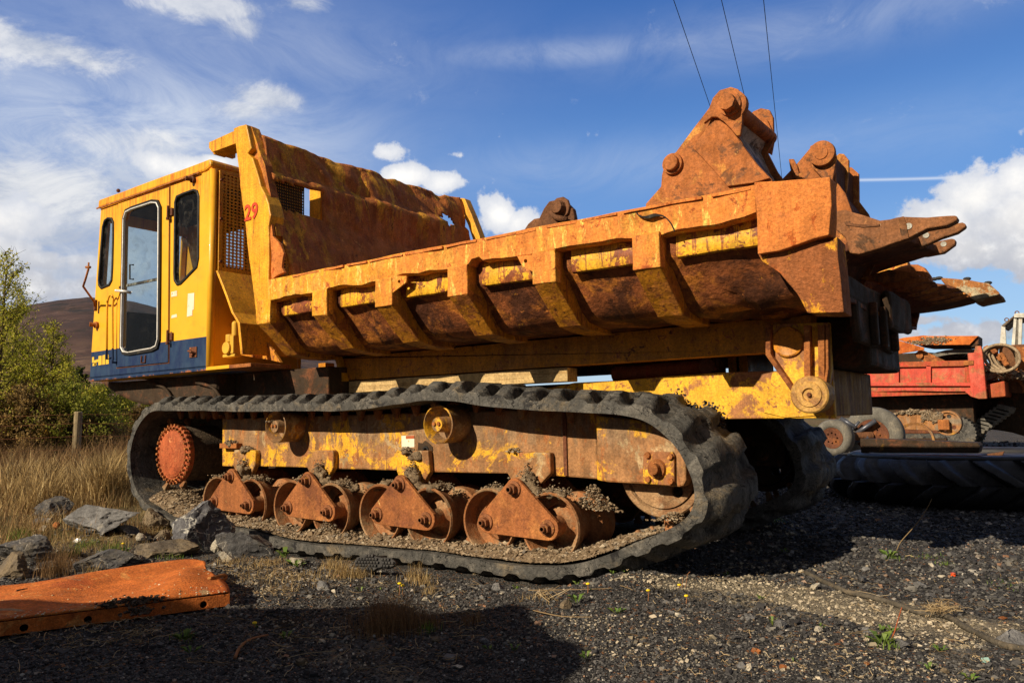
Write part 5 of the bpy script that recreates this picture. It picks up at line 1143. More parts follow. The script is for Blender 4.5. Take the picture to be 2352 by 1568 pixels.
q = gz('i', 1000, 600); rock('boulder', 'small black wet rock touching the back edge of the orange plate', 'boulder', (q[0], q[1] + .04, .3), (.13, .09, .06), 'slated', 48, .5)
q = gz('i', 100, 690); rock('boulder', 'rounded brown rock at the left edge beneath the dark angular rock', 'boulder', (q[0], q[1], .2), (.24, .16, .12), 'brownrock', 52, .3)
q = gz('i', 340, 300); rock('boulder', 'dull grey rock deep in the straw behind the left rocks', 'boulder', (q[0], q[1] + .1, .35), (.24, .18, .17), 'slated', 57, .9)
q = gz('i', 470, 330); rock('boulder', 'small brown rock left of the slab rock', 'boulder', (q[0] + .05, q[1] + .15, .4), (.12, .1, .12), 'brownrock', 59, .9)
q = gz('i', 1015, 400); rock('stone', 'grey wedge stone below the right end of the slab rock', 'stone', (q[0], q[1], .3), (.15, .09, .07), 'slate', 60, .4)
q = gz('i', 1290, 385); rock('stone', 'tan stone beside the foot of the veined boulder', 'stone', (q[0], q[1], .4), (.10, .08, .08), 'brownrock', 62, .4)
q = gz('i', 1090, 455); o = rock('stone', 'smooth egg-shaped cream stone in the grass', 'stone', (q[0], q[1], .7), (.05, .045, .045), 'pale', 65, .4, 0, rough=.005)
q = gz('i', 350, 395); rock('stone', 'pale yellow stone beside the rusty can at left', 'stone', (q[0], q[1], .6), (.055, .045, .03), 'pale', 66, .4)
q = gz('i', 440, 400); rock('stone', 'orange brown stone left of the slab rock', 'stone', (q[0], q[1], .6), (.05, .04, .05), 'rust', 67, .4)
q = gz('i', 1730, 510); rock('stone', 'sharp pale triangular stone below the veined boulder', 'stone', (q[0], q[1], .5), (.10, .06, .09), 'pale', 71, .4, 7)
q = gz('i', 1780, 580); rock('stone', 'crumbly pale stone in front of the sharp triangular one', 'stone', (q[0], q[1], .4), (.07, .05, .05), 'pale', 73, .9, 7)
q = gz('i', 2330, 600); rock('stone', 'pale stone tucked under the track edge by green leaves', 'stone', (q[0], q[1], .5), (.08, .05, .05), 'pale', 74, .4, 7)
LS = [('j', 300, 345, .055, 'slateg', 'dark grey cornered stone on gravel left of the red grass tuft'), ('j', 370, 358, .026, 'pale', 'little white stone right of the dark cornered stone'), ('j', 1395, 315, .052, 'slateg', 'square grey stone on gravel below the middle of the track'), ('j', 1422, 358, .022, 'pale', 'small white stone under the square grey stone'),
      ('j', 630, 358, .034, 'slateg', 'flat grey stone left of the orange flower buds'), ('j', 945, 385, .04, 'pale', 'flat cream stone at the shadow edge below the track'), ('j', 1035, 368, .03, 'pale', 'rounded pale stone left of the red chip'), ('j', 1118, 372, .028, 'pale', 'whitish flat chip right of the rounded pale stone'),
      ('j', 1820, 462, .045, 'brownrock', 'pink-brown stone by the twig bundle'), ('j', 165, 815, .036, 'brownrock', 'triangular brown stone in deep shade at lower left'), ('j', 1105, 775, .05, 'slateg', 'flat grey stone in the shade at bottom centre'), ('j', 1005, 675, .03, 'brownrock', 'brown stone below the red grass tuft'), ('j', 1150, 833, .03, 'pale', 'thin cream chip at bottom centre'), ('j', 1310, 685, .03, 'slateg', 'upright grey stone right of the brown stone'),
      ('k', 915, 770, .055, 'slateg', 'long pointed grey stone on sunlit gravel below the hose'), ('k', 1138, 790, .026, 'pale', 'yellowish round stone right of the pointed grey stone'), ('k', 1400, 470, .045, 'slateg', 'square grey stone above the hose'), ('k', 1742, 500, .046, 'slateg', 'rounded light grey stone above the hose bend'), ('k', 1795, 555, .035, 'slateg', 'dull grey stone under the light rounded one'), ('k', 1118, 525, .04, 'pale', 'cream stone on sand just under the hose end'),
      ('k', 1355, 290, .036, 'slateg', 'grey stone at the rim of the truck shadow'), ('k', 1425, 385, .02, 'pale', 'small tan pebble right of the truck shadow'), ('k', 1345, 428, .022, 'pale', 'flat white pebble by the end of the hose'), ('k', 1415, 410, .036, 'slateg', 'broken grey stone between pebble and square stone'), ('k', 1522, 338, .03, 'slateg', 'grey stone at the foot of the bent straw stem'), ('k', 1810, 388, .034, 'pale', 'ragged pale stone right of the green plant'),
      ('k', 1868, 447, .022, 'pale', 'white pebble left of the orange cap'), ('k', 2072, 450, .02, 'pale', 'round white pebble right of the orange cap'), ('k', 1795, 452, .02, 'pale', 'white speckled pebble further left of the orange cap'), ('k', 2092, 590, .034, 'slated', 'dark square stone near the right edge'), ('k', 2270, 815, .12, 'slateg', 'broad flat grey rock at the right edge by the hose'), ('k', 315, 697, .026, 'pale', 'two-tone pale stone at lower left of the gravel'),
      ('k', 272, 682, .028, 'slateg', 'grey stone touching the two-tone pale stone'), ('k', 738, 1015, .026, 'pale', 'bluish white stone at the bottom edge'), ('k', 688, 1003, .028, 'slateg', 'round grey stone left of the bluish white one'), ('k', 1885, 995, .022, 'brownrock', 'brown pebble at lower right'), ('k', 1420, 770, .04, 'slateg', 'pale grey stone left of the dead stalk'), ('k', 1620, 850, .06, 'slateg', 'flat grey rock behind the dead stalk'), ('k', 732, 720, .034, 'slateg', 'light grey stone up left of the pointed one'),
      ('k', 655, 835, .028, 'slated', 'black mossy stone left of the pink tile chip'), ('k', 780, 912, .036, 'rust', 'salmon pink tile chip on the gravel'), ('k', 875, 930, .026, 'brownrock', 'brownish chip right of the salmon one'), ('k', 1245, 850, .024, 'rustd', 'rust flake by the yellowish round stone'), ('k', 1425, 972, .026, 'rust', 'orange rust flake at lower middle right'), ('k', 935, 1003, .026, 'rust', 'orange rust flake near the bottom edge'), ('k', 2225, 668, .03, 'rustd', 'dark rust flake above the hose at right')]
for k, (t, x, y, sz, m_, lb) in enumerate(LS):
    q = gz(t, x, y); fl = .35 if ('chip' in lb or 'flake' in lb or 'flat' in lb) else .62
    rock('stone', lb, 'stone', (q[0], q[1], .45), (sz, sz * .68, sz * fl), m_, 100 + k, random.uniform(0, 6), 8, rough=.03)

# ------------------------------------------------------------------ dried mud inside the near track
def mud_bed():
    P = [(x, z) for x, z in OUTL[21:44]]; P = sorted(P)
    xs = [p[0] for p in P]; zs = [p[1] for p in P]; V = []; nx, ny = 420, 60
    X = np.linspace(-7.0, -1.95, nx); Y = np.linspace(3.90, 4.60, ny); gx_, gy_ = np.meshgrid(X, Y, indexing='ij')
    base = np.interp(gx_, xs, zs) + .012
    cov = np.clip((gy_ - 3.895) / .10, 0, 1) ** .6 * np.clip((4.60 - gy_) / .06, 0, 1)
    hgt = .028 + .05 * np.clip(fbm(gx_, gy_, 3, 4, 70) + .35, 0, 1) + .02 * fbm(gx_, gy_, 24, 3, 80) + .028 * fbm(gx_, gy_, 60, 2, 81)
    heap = np.exp(-((gx_ + 6.75) / .22) ** 2) * .06 + np.exp(-((gx_ + 6.3) / .25) ** 2) * .14 * np.clip((gy_ - 3.92) / .3, 0, 1)
    Z = base + (hgt + heap) * cov * np.clip((-1.98 - gx_) / .2, 0, 1) - .004
    I = (np.arange(nx - 1)[:, None] * ny + np.arange(ny - 1)[None, :]).ravel()
    o = mesh_np('dried_mud', np.stack([gx_.ravel(), gy_.ravel(), Z.ravel()], 1), np.stack([I, I + ny, I + ny + 1, I + 1], 1), 'mud', smooth=True); tag(o, kind='stuff')
    n = 15000; x = RNG.uniform(-6.98, -2.0, n); y = 3.90 + RNG.random(n) ** 1.2 * .68
    i = np.clip(((x + 7.0) / 5.05 * (nx - 1)).astype(int), 0, nx - 1); j = np.clip(((y - 3.9) / .7 * (ny - 1)).astype(int), 0, ny - 1)
    s = np.clip(RNG.lognormal(math.log(.0075), .5, n), .003, .03); stones('mud_crumbs', np.column_stack([x, y, Z[i, j] + s * .4]), s, 'crumb')
    # clods riding on rollers, pivots and brackets
    cl = []
    L0, R0, T0 = P3('g', 583, 862, 3.985), P3('g', 942, 898, 3.985), P3('g', 745, 668, 3.985)
    dxs = [onY('f', 855, 740, 3.985)[0] - T0.x, onY('f', 1408, 770, 3.985)[0] - T0.x, onY('f', 2080, 800, 3.985)[0] - T0.x, 0]
    for dx in dxs:
        for c in (L0, R0):
            for lump in range(5):
                a0 = random.gauss(math.pi / 2 + .1, .35); y0 = random.uniform(4.03, 4.18); rr = random.uniform(.006, .020)
                for _ in range(60):
                    a = a0 + random.gauss(0, .12); cl.append((c.x + dx + (.203 + abs(random.gauss(0, rr))) * math.cos(a), y0 + random.gauss(0, .025), c.z + (.203 + abs(random.gauss(0, rr))) * math.sin(a), random.uniform(.003, .009)))
        for _ in range(120):                     # packed behind the pivot
            w_ = random.random(); cl.append((T0.x + dx + .03 + random.gauss(0, .045) * (1.15 - w_), 4.03 + random.uniform(0, .09), T0.z + .02 + .12 * w_ + random.gauss(0, .012), random.uniform(.003, .010)))
    def heap(c, rx, hz_, n, dy=.05):
        for _ in range(n):
            u = random.gauss(0, .45); cl.append((c.x + u * rx, c.y + random.uniform(-dy, dy), c.z + max(0, 1 - abs(u)) * hz_ * random.random(), random.uniform(.004, .012)))
    for t, q, Y, rx, hz_, n in (('f', (865, 492), 4.13, .07, .03, 130), ('f', (975, 535), 4.13, .06, .03, 90), ('f', (2140, 545), 4.13, .07, .03, 110), ('g', (745, 450), 4.13, .05, .03, 60), ('g', (1210, 790), 4.2, .16, .16, 420), ('f', (1160, 340), 3.97, .03, .02, 30),
                                ('f', (400, 860), 4.2, .22, .10, 420), ('f', (520, 900), 4.1, .3, .12, 520), ('f', (560, 385), 4.3, .10, .03, 90), ('f', (660, 450), 4.3, .08, .05, 90), ('g', (1680, 860), 4.08, .12, .06, 110), ('g', (820, 1010), 4.1, .10, .08, 160), ('g', (130, 1010), 4.1, .1, .08, 120), ('f', (1560, 1120), 4.0, .08, .08, 160), ('f', (960, 1060), 4.0, .08, .06, 120)):
        heap(P3(t, *q, Y), rx, hz_, n)
    for _ in range(160):
        a = random.uniform(0, 6.28); cl.append((-3.62 + .118 * math.cos(a) + .0, 3.955, .88 + .118 * math.sin(a), random.uniform(.004, .009))) if random.random() < .0 else None
    cl = np.array(cl); stones('mud_clods', cl[:, :3], cl[:, 3], 'crumb')
    # caked lumps under the crumbs
    lm = MB(); ctr = []
    for dx in dxs:
        for c in (L0, R0):
            for _ in range(3):
                a = random.gauss(math.pi / 2 + .1, .4); ctr.append((Vector((c.x + dx + .20 * math.cos(a), random.uniform(4.04, 4.16), c.z + .20 * math.sin(a))), random.uniform(.03, .05), .5))
        ctr.append((Vector((T0.x + dx + .04, 4.07, T0.z + .04)), .045, 1.2)); ctr.append((Vector((T0.x + dx + .1, 4.08, T0.z - .03)), .06, .7))
    for q, Y in (((865, 500), 4.13), ((975, 540), 4.13), ((2140, 560), 4.12), ((2200, 590), 4.12)): ctr.append((P3('f', *q, Y), .045, .6))
    for c, r, sq in ctr:
        k = len(lm.v); lm.sphere(c, r, 18, 12, (1.3, .9, sq))
        for i in range(k, len(lm.v)):
            p = Vector(lm.v[i]); lm.v[i] = tuple(p + (p - c) * (.9 * noise.noise(p * 24)) + nz3(p, 60, .014))
    tag(lm.build('caked_mud', 'mud', smooth=True), kind='stuff')
mud_bed()
BV = np.array([v.co for v in BELT.data.vertices]) + np.array([-4.2, 5.1, 0])

# ------------------------------------------------------------------ grass, weeds and straw
def blades(name, P, H, Wd, mat, lean=.5, kind='stuff', segs=3, leandir=None):
    n = len(P); a = RNG.uniform(0, 2 * math.pi, n); d = np.stack([np.cos(a), np.sin(a)], 1)
    if leandir is not None: d = d * .6 + np.array(leandir)[None] * .8
    b = a + math.pi / 2 + RNG.uniform(-.6, .6, n); w = np.stack([np.cos(b), np.sin(b)], 1) * Wd[:, None] * .5
    L = RNG.uniform(.15, 1.0, n) * lean * H; V = []
    for k in range(segs + 1):
        t = k / segs; c = np.column_stack([P[:, :2] + d * (L * t ** 1.8)[:, None], P[:, 2] + H * (t - .25 * lean * t * t)]); ww = w * (1 - t) ** .7
        if k < segs: V += [np.column_stack([c[:, :2] - ww, c[:, 2]]), np.column_stack([c[:, :2] + ww, c[:, 2]])]
        else: V += [c]
    V = np.stack(V, 1); m = V.shape[1]; F3 = []; 
    for k in range(segs - 1): F3 += [(2 * k, 2 * k + 1, 2 * k + 3), (2 * k, 2 * k + 3, 2 * k + 2)]
    F3 += [(2 * segs - 2, 2 * segs - 1, 2 * segs)]; F3 = np.array(F3)
    o = mesh_np(name, V.reshape(-1, 3), (F3[None] + (np.arange(n) * m)[:, None, None]).reshape(-1, 3), mat)
    if kind: tag(o, kind=kind)
    return o
def G3(p): return np.column_stack([p, ground_h(p[:, 0], p[:, 1])])
# rough dry grass from the rocks back past the fence
def fpts(n):
    r = 5.6 + RNG.random(n * 2) ** 1.3 * 30; a = np.radians(RNG.uniform(140, 166, n * 2)); x = r * np.cos(a); y = r * np.sin(a)
    k = (x < -6.3 - .5 * RNG.random(n * 2)) & ~((y > 3.7) & (y < 6.6) & (x > -7.9)) & (RNG.random(n * 2) < .25 + .9 * vnoise(x * 1.6, y * 1.6, 3)); return np.stack([x[k], y[k]], 1)
p = region(19000, fpts); r = np.hypot(p[:, 0], p[:, 1])
blades('dry_grass', G3(p), RNG.uniform(.08, .30, len(p)) * np.clip(r / 10, .8, 1.5), .0035 * np.clip(r / 6, 1, 4), 'straw', .9)
p = region(21000, fpts); r = np.hypot(p[:, 0], p[:, 1]); blades('brown_grass', G3(p), RNG.uniform(.1, .32, len(p)) * np.clip(r / 10, .8, 1.5), .004 * np.clip(r / 6, 1, 4), 'redgrass', .8)
# tall tussocks
tus = []
TS = [('h', 560, 1500, .85, 420), ('h', 660, 1480, .75, 300), ('h', 480, 1470, .6, 200), ('h', 260, 1520, .55, 260), ('h', 180, 1540, .5, 200), ('h', 120, 1440, .6, 220), ('h', 400, 1440, .6, 220), ('h', 60, 1500, .5, 200), ('h', 330, 1400, .6, 200), ('h', 620, 1400, .7, 260), ('h', 500, 1380, .65, 240), ('h', 230, 1380, .6, 220), ('h', 100, 1340, .6, 200), ('h', 20, 1400, .5, 160), ('h', 560, 1330, .6, 200), ('h', 400, 1320, .6, 180), ('h', 280, 1300, .6, 180), ('h', 160, 1280, .6, 180), ('h', 660, 1320, .7, 200)]
for t, x, y, hh, n in TS:
    q = gz(t, x, y); c = np.array(q); p = c + RNG.normal(0, .075, (n, 2)); d = p - c
    tus.append((np.column_stack([p, ground_h(p[:, 0], p[:, 1])]), RNG.uniform(.35, 1, n) * hh))
for k in range(34):
    q = gz('h', random.uniform(0, 690), random.uniform(1260, 1480)); c = np.array(q)
    if c[0] > -6.7 or (c[0] > -7.9 and c[1] > 3.6): continue
    n = 150; p = c + RNG.normal(0, .09, (n, 2)); tus.append((np.column_stack([p, ground_h(p[:, 0], p[:, 1])]), RNG.uniform(.35, 1, n) * random.uniform(.4, .8)))
P_ = np.concatenate([a for a, b in tus]); H_ = np.concatenate([b for a, b in tus])
blades('tall_dry_grass', P_, H_, np.clip(np.hypot(P_[:, 0], P_[:, 1]) * .0010, .006, .014), 'straw', .6, segs=4)
p = region(16000, lambda n: (lambda r, a: np.stack([r * np.cos(a), r * np.sin(a)], 1))(12.5 + RNG.random(n) * 12, np.radians(RNG.uniform(143, 166, n)))); r = np.hypot(p[:, 0], p[:, 1]); blades('bracken', G3(p), RNG.uniform(.25, .95, len(p)) * (.6 + .6 * vnoise(p[:, 0], p[:, 1], 8)), .012 * r / 14, 'redgrass', .6)
# tufts in the foreground: (crop, x, y, radius, height, count, material, name)
for nm, mt_, lst, ln in (('dead_red_grass', 'redgrass', [('j', 720, 590, .13, .20, 520), ('j', 820, 560, .10, .17, 260), ('j', 640, 620, .08, .13, 160), ('j', 980, 560, .07, .10, 120), ('j', 1230, 560, .05, .08, 100), ('i', 420, 690, .09, .22, 320), ('i', 500, 640, .06, .2, 140), ('i', 250, 480, .09, .14, 160), ('j', 700, 470, .06, .12, 100), ('i', 850, 600, .03, .16, 60)], .7),
                         ('straw_tufts', 'straw', [('j', 430, 250, .09, .14, 260), ('j', 360, 200, .07, .12, 160), ('j', 520, 250, .07, .10, 110), ('j', 880, 270, .06, .16, 110), ('j', 930, 290, .05, .12, 90), ('j', 960, 350, .04, .08, 60), ('i', 720, 690, .05, .12, 60), ('i', 1240, 340, .12, .10, 200), ('i', 250, 400, .16, .13, 240), ('i', 600, 520, .2, .09, 260), ('i', 1800, 600, .12, .08, 160), ('i', 2050, 620, .14, .07, 200), ('i', 1290, 300, .08, .10, 100), ('i', 700, 200, .10, .22, 180), ('i', 300, 350, .22, .16, 420), ('i', 450, 470, .25, .10, 380), ('i', 100, 500, .2, .10, 260), ('i', 900, 470, .14, .10, 220), ('i', 1180, 480, .12, .07, 160), ('i', 520, 230, .2, .3, 320), ('i', 200, 250, .2, .34, 380), ('i', 1240, 250, .15, .16, 200), ('i', 1000, 190, .2, .3, 260), ('i', 2120, 600, .10, .05, 180), ('i', 2000, 720, .14, .05, 160), ('i', 2250, 800, .16, .05, 160), ('j', 150, 260, .12, .06, 200), ('j', 1650, 400, .10, .04, 120)], .9),
                         ('green_grass', 'green', [('i', 880, 520, .06, .14, 150), ('i', 560, 540, .06, .11, 120), ('i', 140, 440, .08, .12, 160), ('i', 1250, 310, .08, .08, 110), ('i', 1530, 500, .03, .10, 20), ('i', 1690, 460, .02, .09, 10), ('i', 680, 480, .08, .08, 90), ('i', 1360, 560, .08, .06, 80), ('k', 1580, 340, .06, .035, 70), ('k', 1790, 340, .07, .03, 50), ('k', 2280, 490, .1, .025, 50), ('k', 1870, 380, .05, .03, 40), ('k', 1540, 850, .04, .05, 60), ('k', 860, 160, .1, .06, 70), ('i', 1450, 1240, .04, .04, 50), ('j', 960, 600, .04, .06, 60)], .6)):
    A, B = [], []
    for t, x, y, rd, hh, n in lst:
        c = np.array(gz(t, x, y)); p = c + RNG.normal(0, rd * .6, (n, 2)); A.append(np.column_stack([p, ground_h(p[:, 0], p[:, 1])])); B.append(RNG.uniform(.4, 1, n) * hh)
    A, B = np.concatenate(A), np.concatenate(B); blades(nm, A, B, np.full(len(A), .0022 if mt_ != 'green' else .0032), mt_, ln)
# fallen straw lying about
n = 1500; V, F = [], []
MT['strawl'] = scatter_mat('fallen_straw', [(0, (.12, .08, .045)), (.5, (.32, .23, .12)), (1, (.6, .48, .3))])
S_ = MB()
for k in range(n):
    if k < 1050:
        c = gz(*random.choice([('i', random.uniform(100, 2300), random.uniform(560, 1500)), ('j', random.uniform(0, 1300), random.uniform(150, 880)), ('i', random.uniform(1700, 2350), random.uniform(560, 900)), ('i', random.uniform(0, 1300), random.uniform(950, 1300))]))
    else: c = gz('k', random.uniform(0, 2350), random.uniform(300, 1070))
    a = random.uniform(0, math.pi); L_ = random.lognormvariate(math.log(.05), .6) * (.6 if k >= 1050 else 1); L_ = min(L_, .22); pts = []
    bend = random.gauss(0, .5)
    for i in range(5):
        t = i / 4 - .5; x = c[0] + L_ * t * math.cos(a + bend * t); y = c[1] + L_ * t * math.sin(a + bend * t); pts.append((x, y, .010 + random.uniform(0, .012)))
    S_.tube(pts, random.uniform(.0006, .0016), 3)
zz = ground_h([v[0] for v in S_.v], [v[1] for v in S_.v]); S_.v = [(v[0], v[1], v[2] + float(z)) for v, z in zip(S_.v, zz)]
tag(S_.build('fallen_straw', 'strawl'), kind='stuff')
# small leafy weeds
MT['leaf'] = material('weed_green', (.09, .16, .028), [((.17, .22, .04), .55, .1, 20)], .6, .1)
MT['flower'] = material('flower_yellow', (.85, .62, .02), [], .6, 0); MT['stem'] = material('weed_stem', (.28, .13, .06), [], .8, 0)
def weed(label, t, x, y, r, n, flower=0, h=.03, cat='weed', group=None):
    c = gz(t, x, y); z = float(ground_h(c[0], c[1])); T = thing('coltsfoot_plant' if flower else 'weed', label, cat, (c[0], c[1], z), group)
    m = MB()
    for k in range(n):
        a = 2 * math.pi * k / n + random.uniform(-.4, .4); d = Vector((math.cos(a), math.sin(a), .35)); s = Vector((-d.y, d.x, 0)); L_ = r * random.uniform(.6, 1); b = Vector((c[0], c[1], z + .003)) + d * r * .2; hh = Vector((0, 0, h * random.uniform(.3, 1)))
        m.add([b, b + d * L_ * .45 + s * L_ * .26 + hh, b + d * L_ + hh * .8, b + d * L_ * .45 - s * L_ * .26 + hh], [(0, 1, 2, 3)])
    if n: m.build('leaves', 'leaf', T)
    for k in range(flower):
        a = random.uniform(0, 6.28); p = Vector((c[0] + r * .5 * math.cos(a), c[1] + r * .5 * math.sin(a), z)); hh = h * random.uniform(1.2, 2)
        MB().tube([p, p + Vector((.003, 0, hh * .5)), p + Vector((.0, .004, hh))], .0022, 5).build('stem', 'stem', T)
        MB().sphere(p + Vector((0, .004, hh)), .011, 10, 6, (1, 1, .55)).build('flower_head', 'flower', T)
WL = [('i', 975, 520, .05, 4, 1, .06, 'yellow dandelion below the egg-shaped stone'), ('i', 2010, 1140, .03, 2, 1, .02, 'single yellow flower in the shade right of the orange plate'), ('j', 785, 350, .03, 2, 2, .035, 'coltsfoot with pinkish buds just above the red grass tuft'), ('j', 1970, 375, .02, 1, 1, .03, 'lone orange coltsfoot by the twig bundle'),
      ('k', 128, 610, .02, 0, 1, .03, 'yellow coltsfoot bud at far left of the sunlit gravel'), ('k', 350, 620, .02, 0, 1, .02, 'yellow coltsfoot bud beside pink stems'), ('k', 325, 535, .01, 0, 1, .01, 'tiny yellow flower at the rim of the track shadow'),
      ('i', 2230, 560, .07, 6, 0, .07, 'green weed with broad leaves under the front of the track'), ('i', 2310, 620, .06, 5, 0, .03, 'round leaved weed by the pale stone under the track'), ('j', 45, 130, .05, 4, 0, .05, 'weed pressed against the underside of the track'), ('j', 150, 185, .05, 5, 0, .03, 'low weed right of the pale stone under the track'), ('j', 975, 215, .03, 2, 0, .02, 'two green leaves below the track middle'), ('j', 1510, 262, .03, 4, 0, .015, 'small weed touching the track near its lowest point'),
      ('j', 1895, 290, .035, 4, 0, .03, 'bright green sprig at the edge of the track shadow'), ('j', 2120, 283, .035, 4, 0, .015, 'pair of round leaves in the track shadow'), ('j', 2195, 278, .02, 3, 0, .015, 'tiny leaf pair right of the round leaves'), ('j', 535, 345, .035, 4, 0, .03, 'small weed left of the red grass tuft'), ('j', 660, 332, .02, 3, 0, .02, 'little weed above the flat grey stone'), ('j', 1890, 430, .05, 6, 0, .03, 'spreading green weed right of the pink-brown stone'), ('j', 2150, 495, .04, 5, 0, .02, 'flat weed on sunlit gravel at centre right'),
      ('j', 1950, 795, .03, 5, 0, .02, 'small weed at the bottom in dappled light'), ('j', 1345, 740, .03, 4, 0, .01, 'pale green leaf in the shade at bottom centre'), ('j', 1500, 750, .03, 4, 0, .02, 'weed in the shade right of the pale green leaf'), ('k', 795, 595, .025, 4, 0, .02, 'pair of leaves on the sandy strip'), ('k', 610, 455, .03, 3, 0, .02, 'round leaf inside the track shadow'), ('k', 945, 310, .035, 3, 0, .02, 'curled leaf deep in the track shadow'), ('k', 870, 765, .025, 4, 0, .03, 'weed behind the pointed grey stone'),
      ('k', 1160, 765, .02, 3, 0, .02, 'tiny weed by the yellowish stone'), ('k', 1560, 335, .06, 8, 0, .03, 'green rosette at the foot of the bent straw stem'), ('k', 1515, 765, .03, 5, 0, .02, 'weed above the dead stalk'), ('k', 1575, 770, .03, 5, 0, .02, 'weed just right of its twin above the dead stalk'), ('k', 1520, 845, .06, 8, 0, .035, 'leafy weed at the foot of the dead stalk'), ('k', 1860, 868, .035, 6, 0, .02, 'small rosette right of the dead stalk'), ('k', 1790, 985, .03, 5, 0, .02, 'weed left of the brown pebble'), ('k', 2030, 1050, .03, 5, 0, .02, 'round weed at the bottom right edge'), ('k', 995, 965, .02, 3, 0, .01, 'sprout near the salmon chip'), ('i', 1440, 1250, .05, 7, 0, .02, 'green rosette in deep shade right of the orange plate'), ('i', 1500, 1350, .04, 5, 0, .02, 'weed below the shaded rosette'), ('i', 2240, 1230, .04, 5, 0, .02, 'dark leafed weed at the right of the shaded ground')]
for t, x, y, r, n, fl, h, lb in WL: weed(lb, t, x, y, r, n, fl, h)

# ------------------------------------------------------------------ loose things on the ground
# orange steel plate in the left foreground
def orange_plate():
    T = thing('steel_plate', 'buckled orange rusty steel plate with a holed front flange lying at lower left', 'steel plate', (-4.2, 2.3, .1))
    a = Vector((*onZ('i', 0, 1165, .04), .04)); b = Vector((*onZ('i', 1800, 925, .035), .035)); d = (b - a).normalized(); a = a - d * 1.3
    Lf = (b - a).length; up = Vector((0, 0, .062)); af, bf = a + up, b + up
    def backp(u):
        pts = [(-1500, 900), (-700, 830), (0, 762), (380, 722), (900, 640), (1200, 595), (1480, 565), (1600, 585), (1640, 690), (1740, 800)]
        return pts
    bk = [Vector((*onZ('i', x, y, .13), .13)) for x, y in [(-1500, 905), (-700, 835), (0, 762), (380, 722), (900, 640), (1200, 597), (1480, 566), (1590, 580)]]
    # front points matched to the back points along the flange
    fr = [af.lerp(bf, t) for t in (-.02, .2, .42, .52, .68, .78, .92, 1.0)]
    bs, _ = smooth_path(bk, 90); fs = [af.lerp(bf, k / 89) for k in range(90)]
    m = MB(); nu, nv = 89, 34
    def pt(i, j, dz=0):
        v = j / nv; p = fs[i].lerp(bs[i], v); u = i / nu
        bump = .022 * math.sin(math.pi * v) * noise.noise(Vector((u * 4, v * 2, 3))) * 2.2
        bump += .050 * math.exp(-((u - .90 - .02 * v) / .055) ** 2) * max(0, math.sin(math.pi * min(1, v * 1.25)))     # the fold near the right end
        bump -= .035 * math.exp(-(((u - .72) / .10) ** 2 + ((v - .55) / .25) ** 2)) + .02 * math.exp(-(((u - .45) / .12) ** 2 + ((v - .8) / .25) ** 2))
        ed = .02 * noise.noise(Vector((v * 6, 2, 9))) * (1 if i > nu - 3 else 0)
        return p + Vector((ed + (.03 * math.sin(v * 7) if i == nu else 0), 0, bump + dz))
    for i in range(nu + 1):
        for j in range(nv + 1): m.v.append(tuple(pt(i, j)))
    for i in range(nu):
        for j in range(nv): k = i * (nv + 1) + j; m.f.append((k, k + nv + 1, k + nv + 2, k + 1))
    o = m.build('plate', 'sheet', T, smooth=True); md = o.modifiers.new('thick', 'SOLIDIFY'); md.thickness = .008
    # front flange with three round holes: built in its own plane
    F = MB(); H_ = .062; holes = []
    for x, y in ((188, 1085), (690, 1022), (1597, 908)):
        r = ray(*pv('i', x, y)); n_ = Vector((-d.y, d.x, 0)); k = (a - Vector((0, 0, CAM_H))).dot(n_) / r.dot(n_); p = Vector((0, 0, CAM_H)) + r * k
        holes.append(circ((p - a).dot(d), min(.042, max(.022, p.z - a.z)), .016, 16))
    F.plate([(0, 0), (Lf, 0), (Lf, H_ - .004), (0, H_ - .004)], holes, 0, .010)
    n_ = Vector((-d.y, d.x, 0)); F.v = [tuple(a + d * v[0] + Vector((0, 0, v[2])) + n_ * v[1]) for v in F.v]; F.build('flange', 'sheet', T, bevel=.002)
    e = bs[-1]; f = fs[-1]; R_ = MB()
    g = MB().add([f, f + Vector((0, 0, -.06)), f.lerp(e, .25) + Vector((0, 0, -.06)), f.lerp(e, .25)], [(0, 1, 2, 3)]).build('end_flange', 'sheet', T)
    g.modifiers.new('thick', 'SOLIDIFY').thickness = .008
    pr = [Vector((*onZ('i', x, y, z), z)) for x, y, z in ((1640, 712, .13), (1700, 700, .12), (1750, 686, .11), (1775, 690, .10), (1765, 712, .09), (1720, 735, .085), (1680, 752, .08))]
    R_.tube(smooth_path(pr, 16)[0], .010, 8).build('bent_rod', 'rust', T, smooth=True)
    # grit gathered along the flange
    n = 330; u = RNG.random(n) ** .8; P = []
    for k in range(n):
        i = int(u[k] * 89); v = abs(random.gauss(0, .06)) + .01 if random.random() < .8 else random.uniform(.3, .7); p = pt(i, min(nv, int(v * nv))); P.append((p.x, p.y, p.z + .009))
    st = stones('grit', np.array(P), RNG.uniform(.002, .006, n), 'gritm'); st.parent = T; st.location = -ORG[T.name]; 
    C_ = []
    for x, y, rr, nn in ((840, 920, .02, 50), (990, 885, .025, 70), (1080, 890, .03, 60), (1180, 870, .03, 50), (1100, 960, .03, 60)):
        c = Vector((*onZ('i', x, y, .11), .105))
        for _ in range(nn): C_.append((c.x + random.gauss(0, rr), c.y + random.gauss(0, rr), c.z + abs(random.gauss(0, .008)), random.uniform(.005, .014)))
    C_ = np.array(C_); stones('soil_lumps', C_[:, :3], C_[:, 3], 'mudd')
MT['gritm'] = scatter_mat('grit', [(0, (.3, .2, .1)), (.5, (.6, .5, .3)), (1, (.75, .7, .55))])
orange_plate()

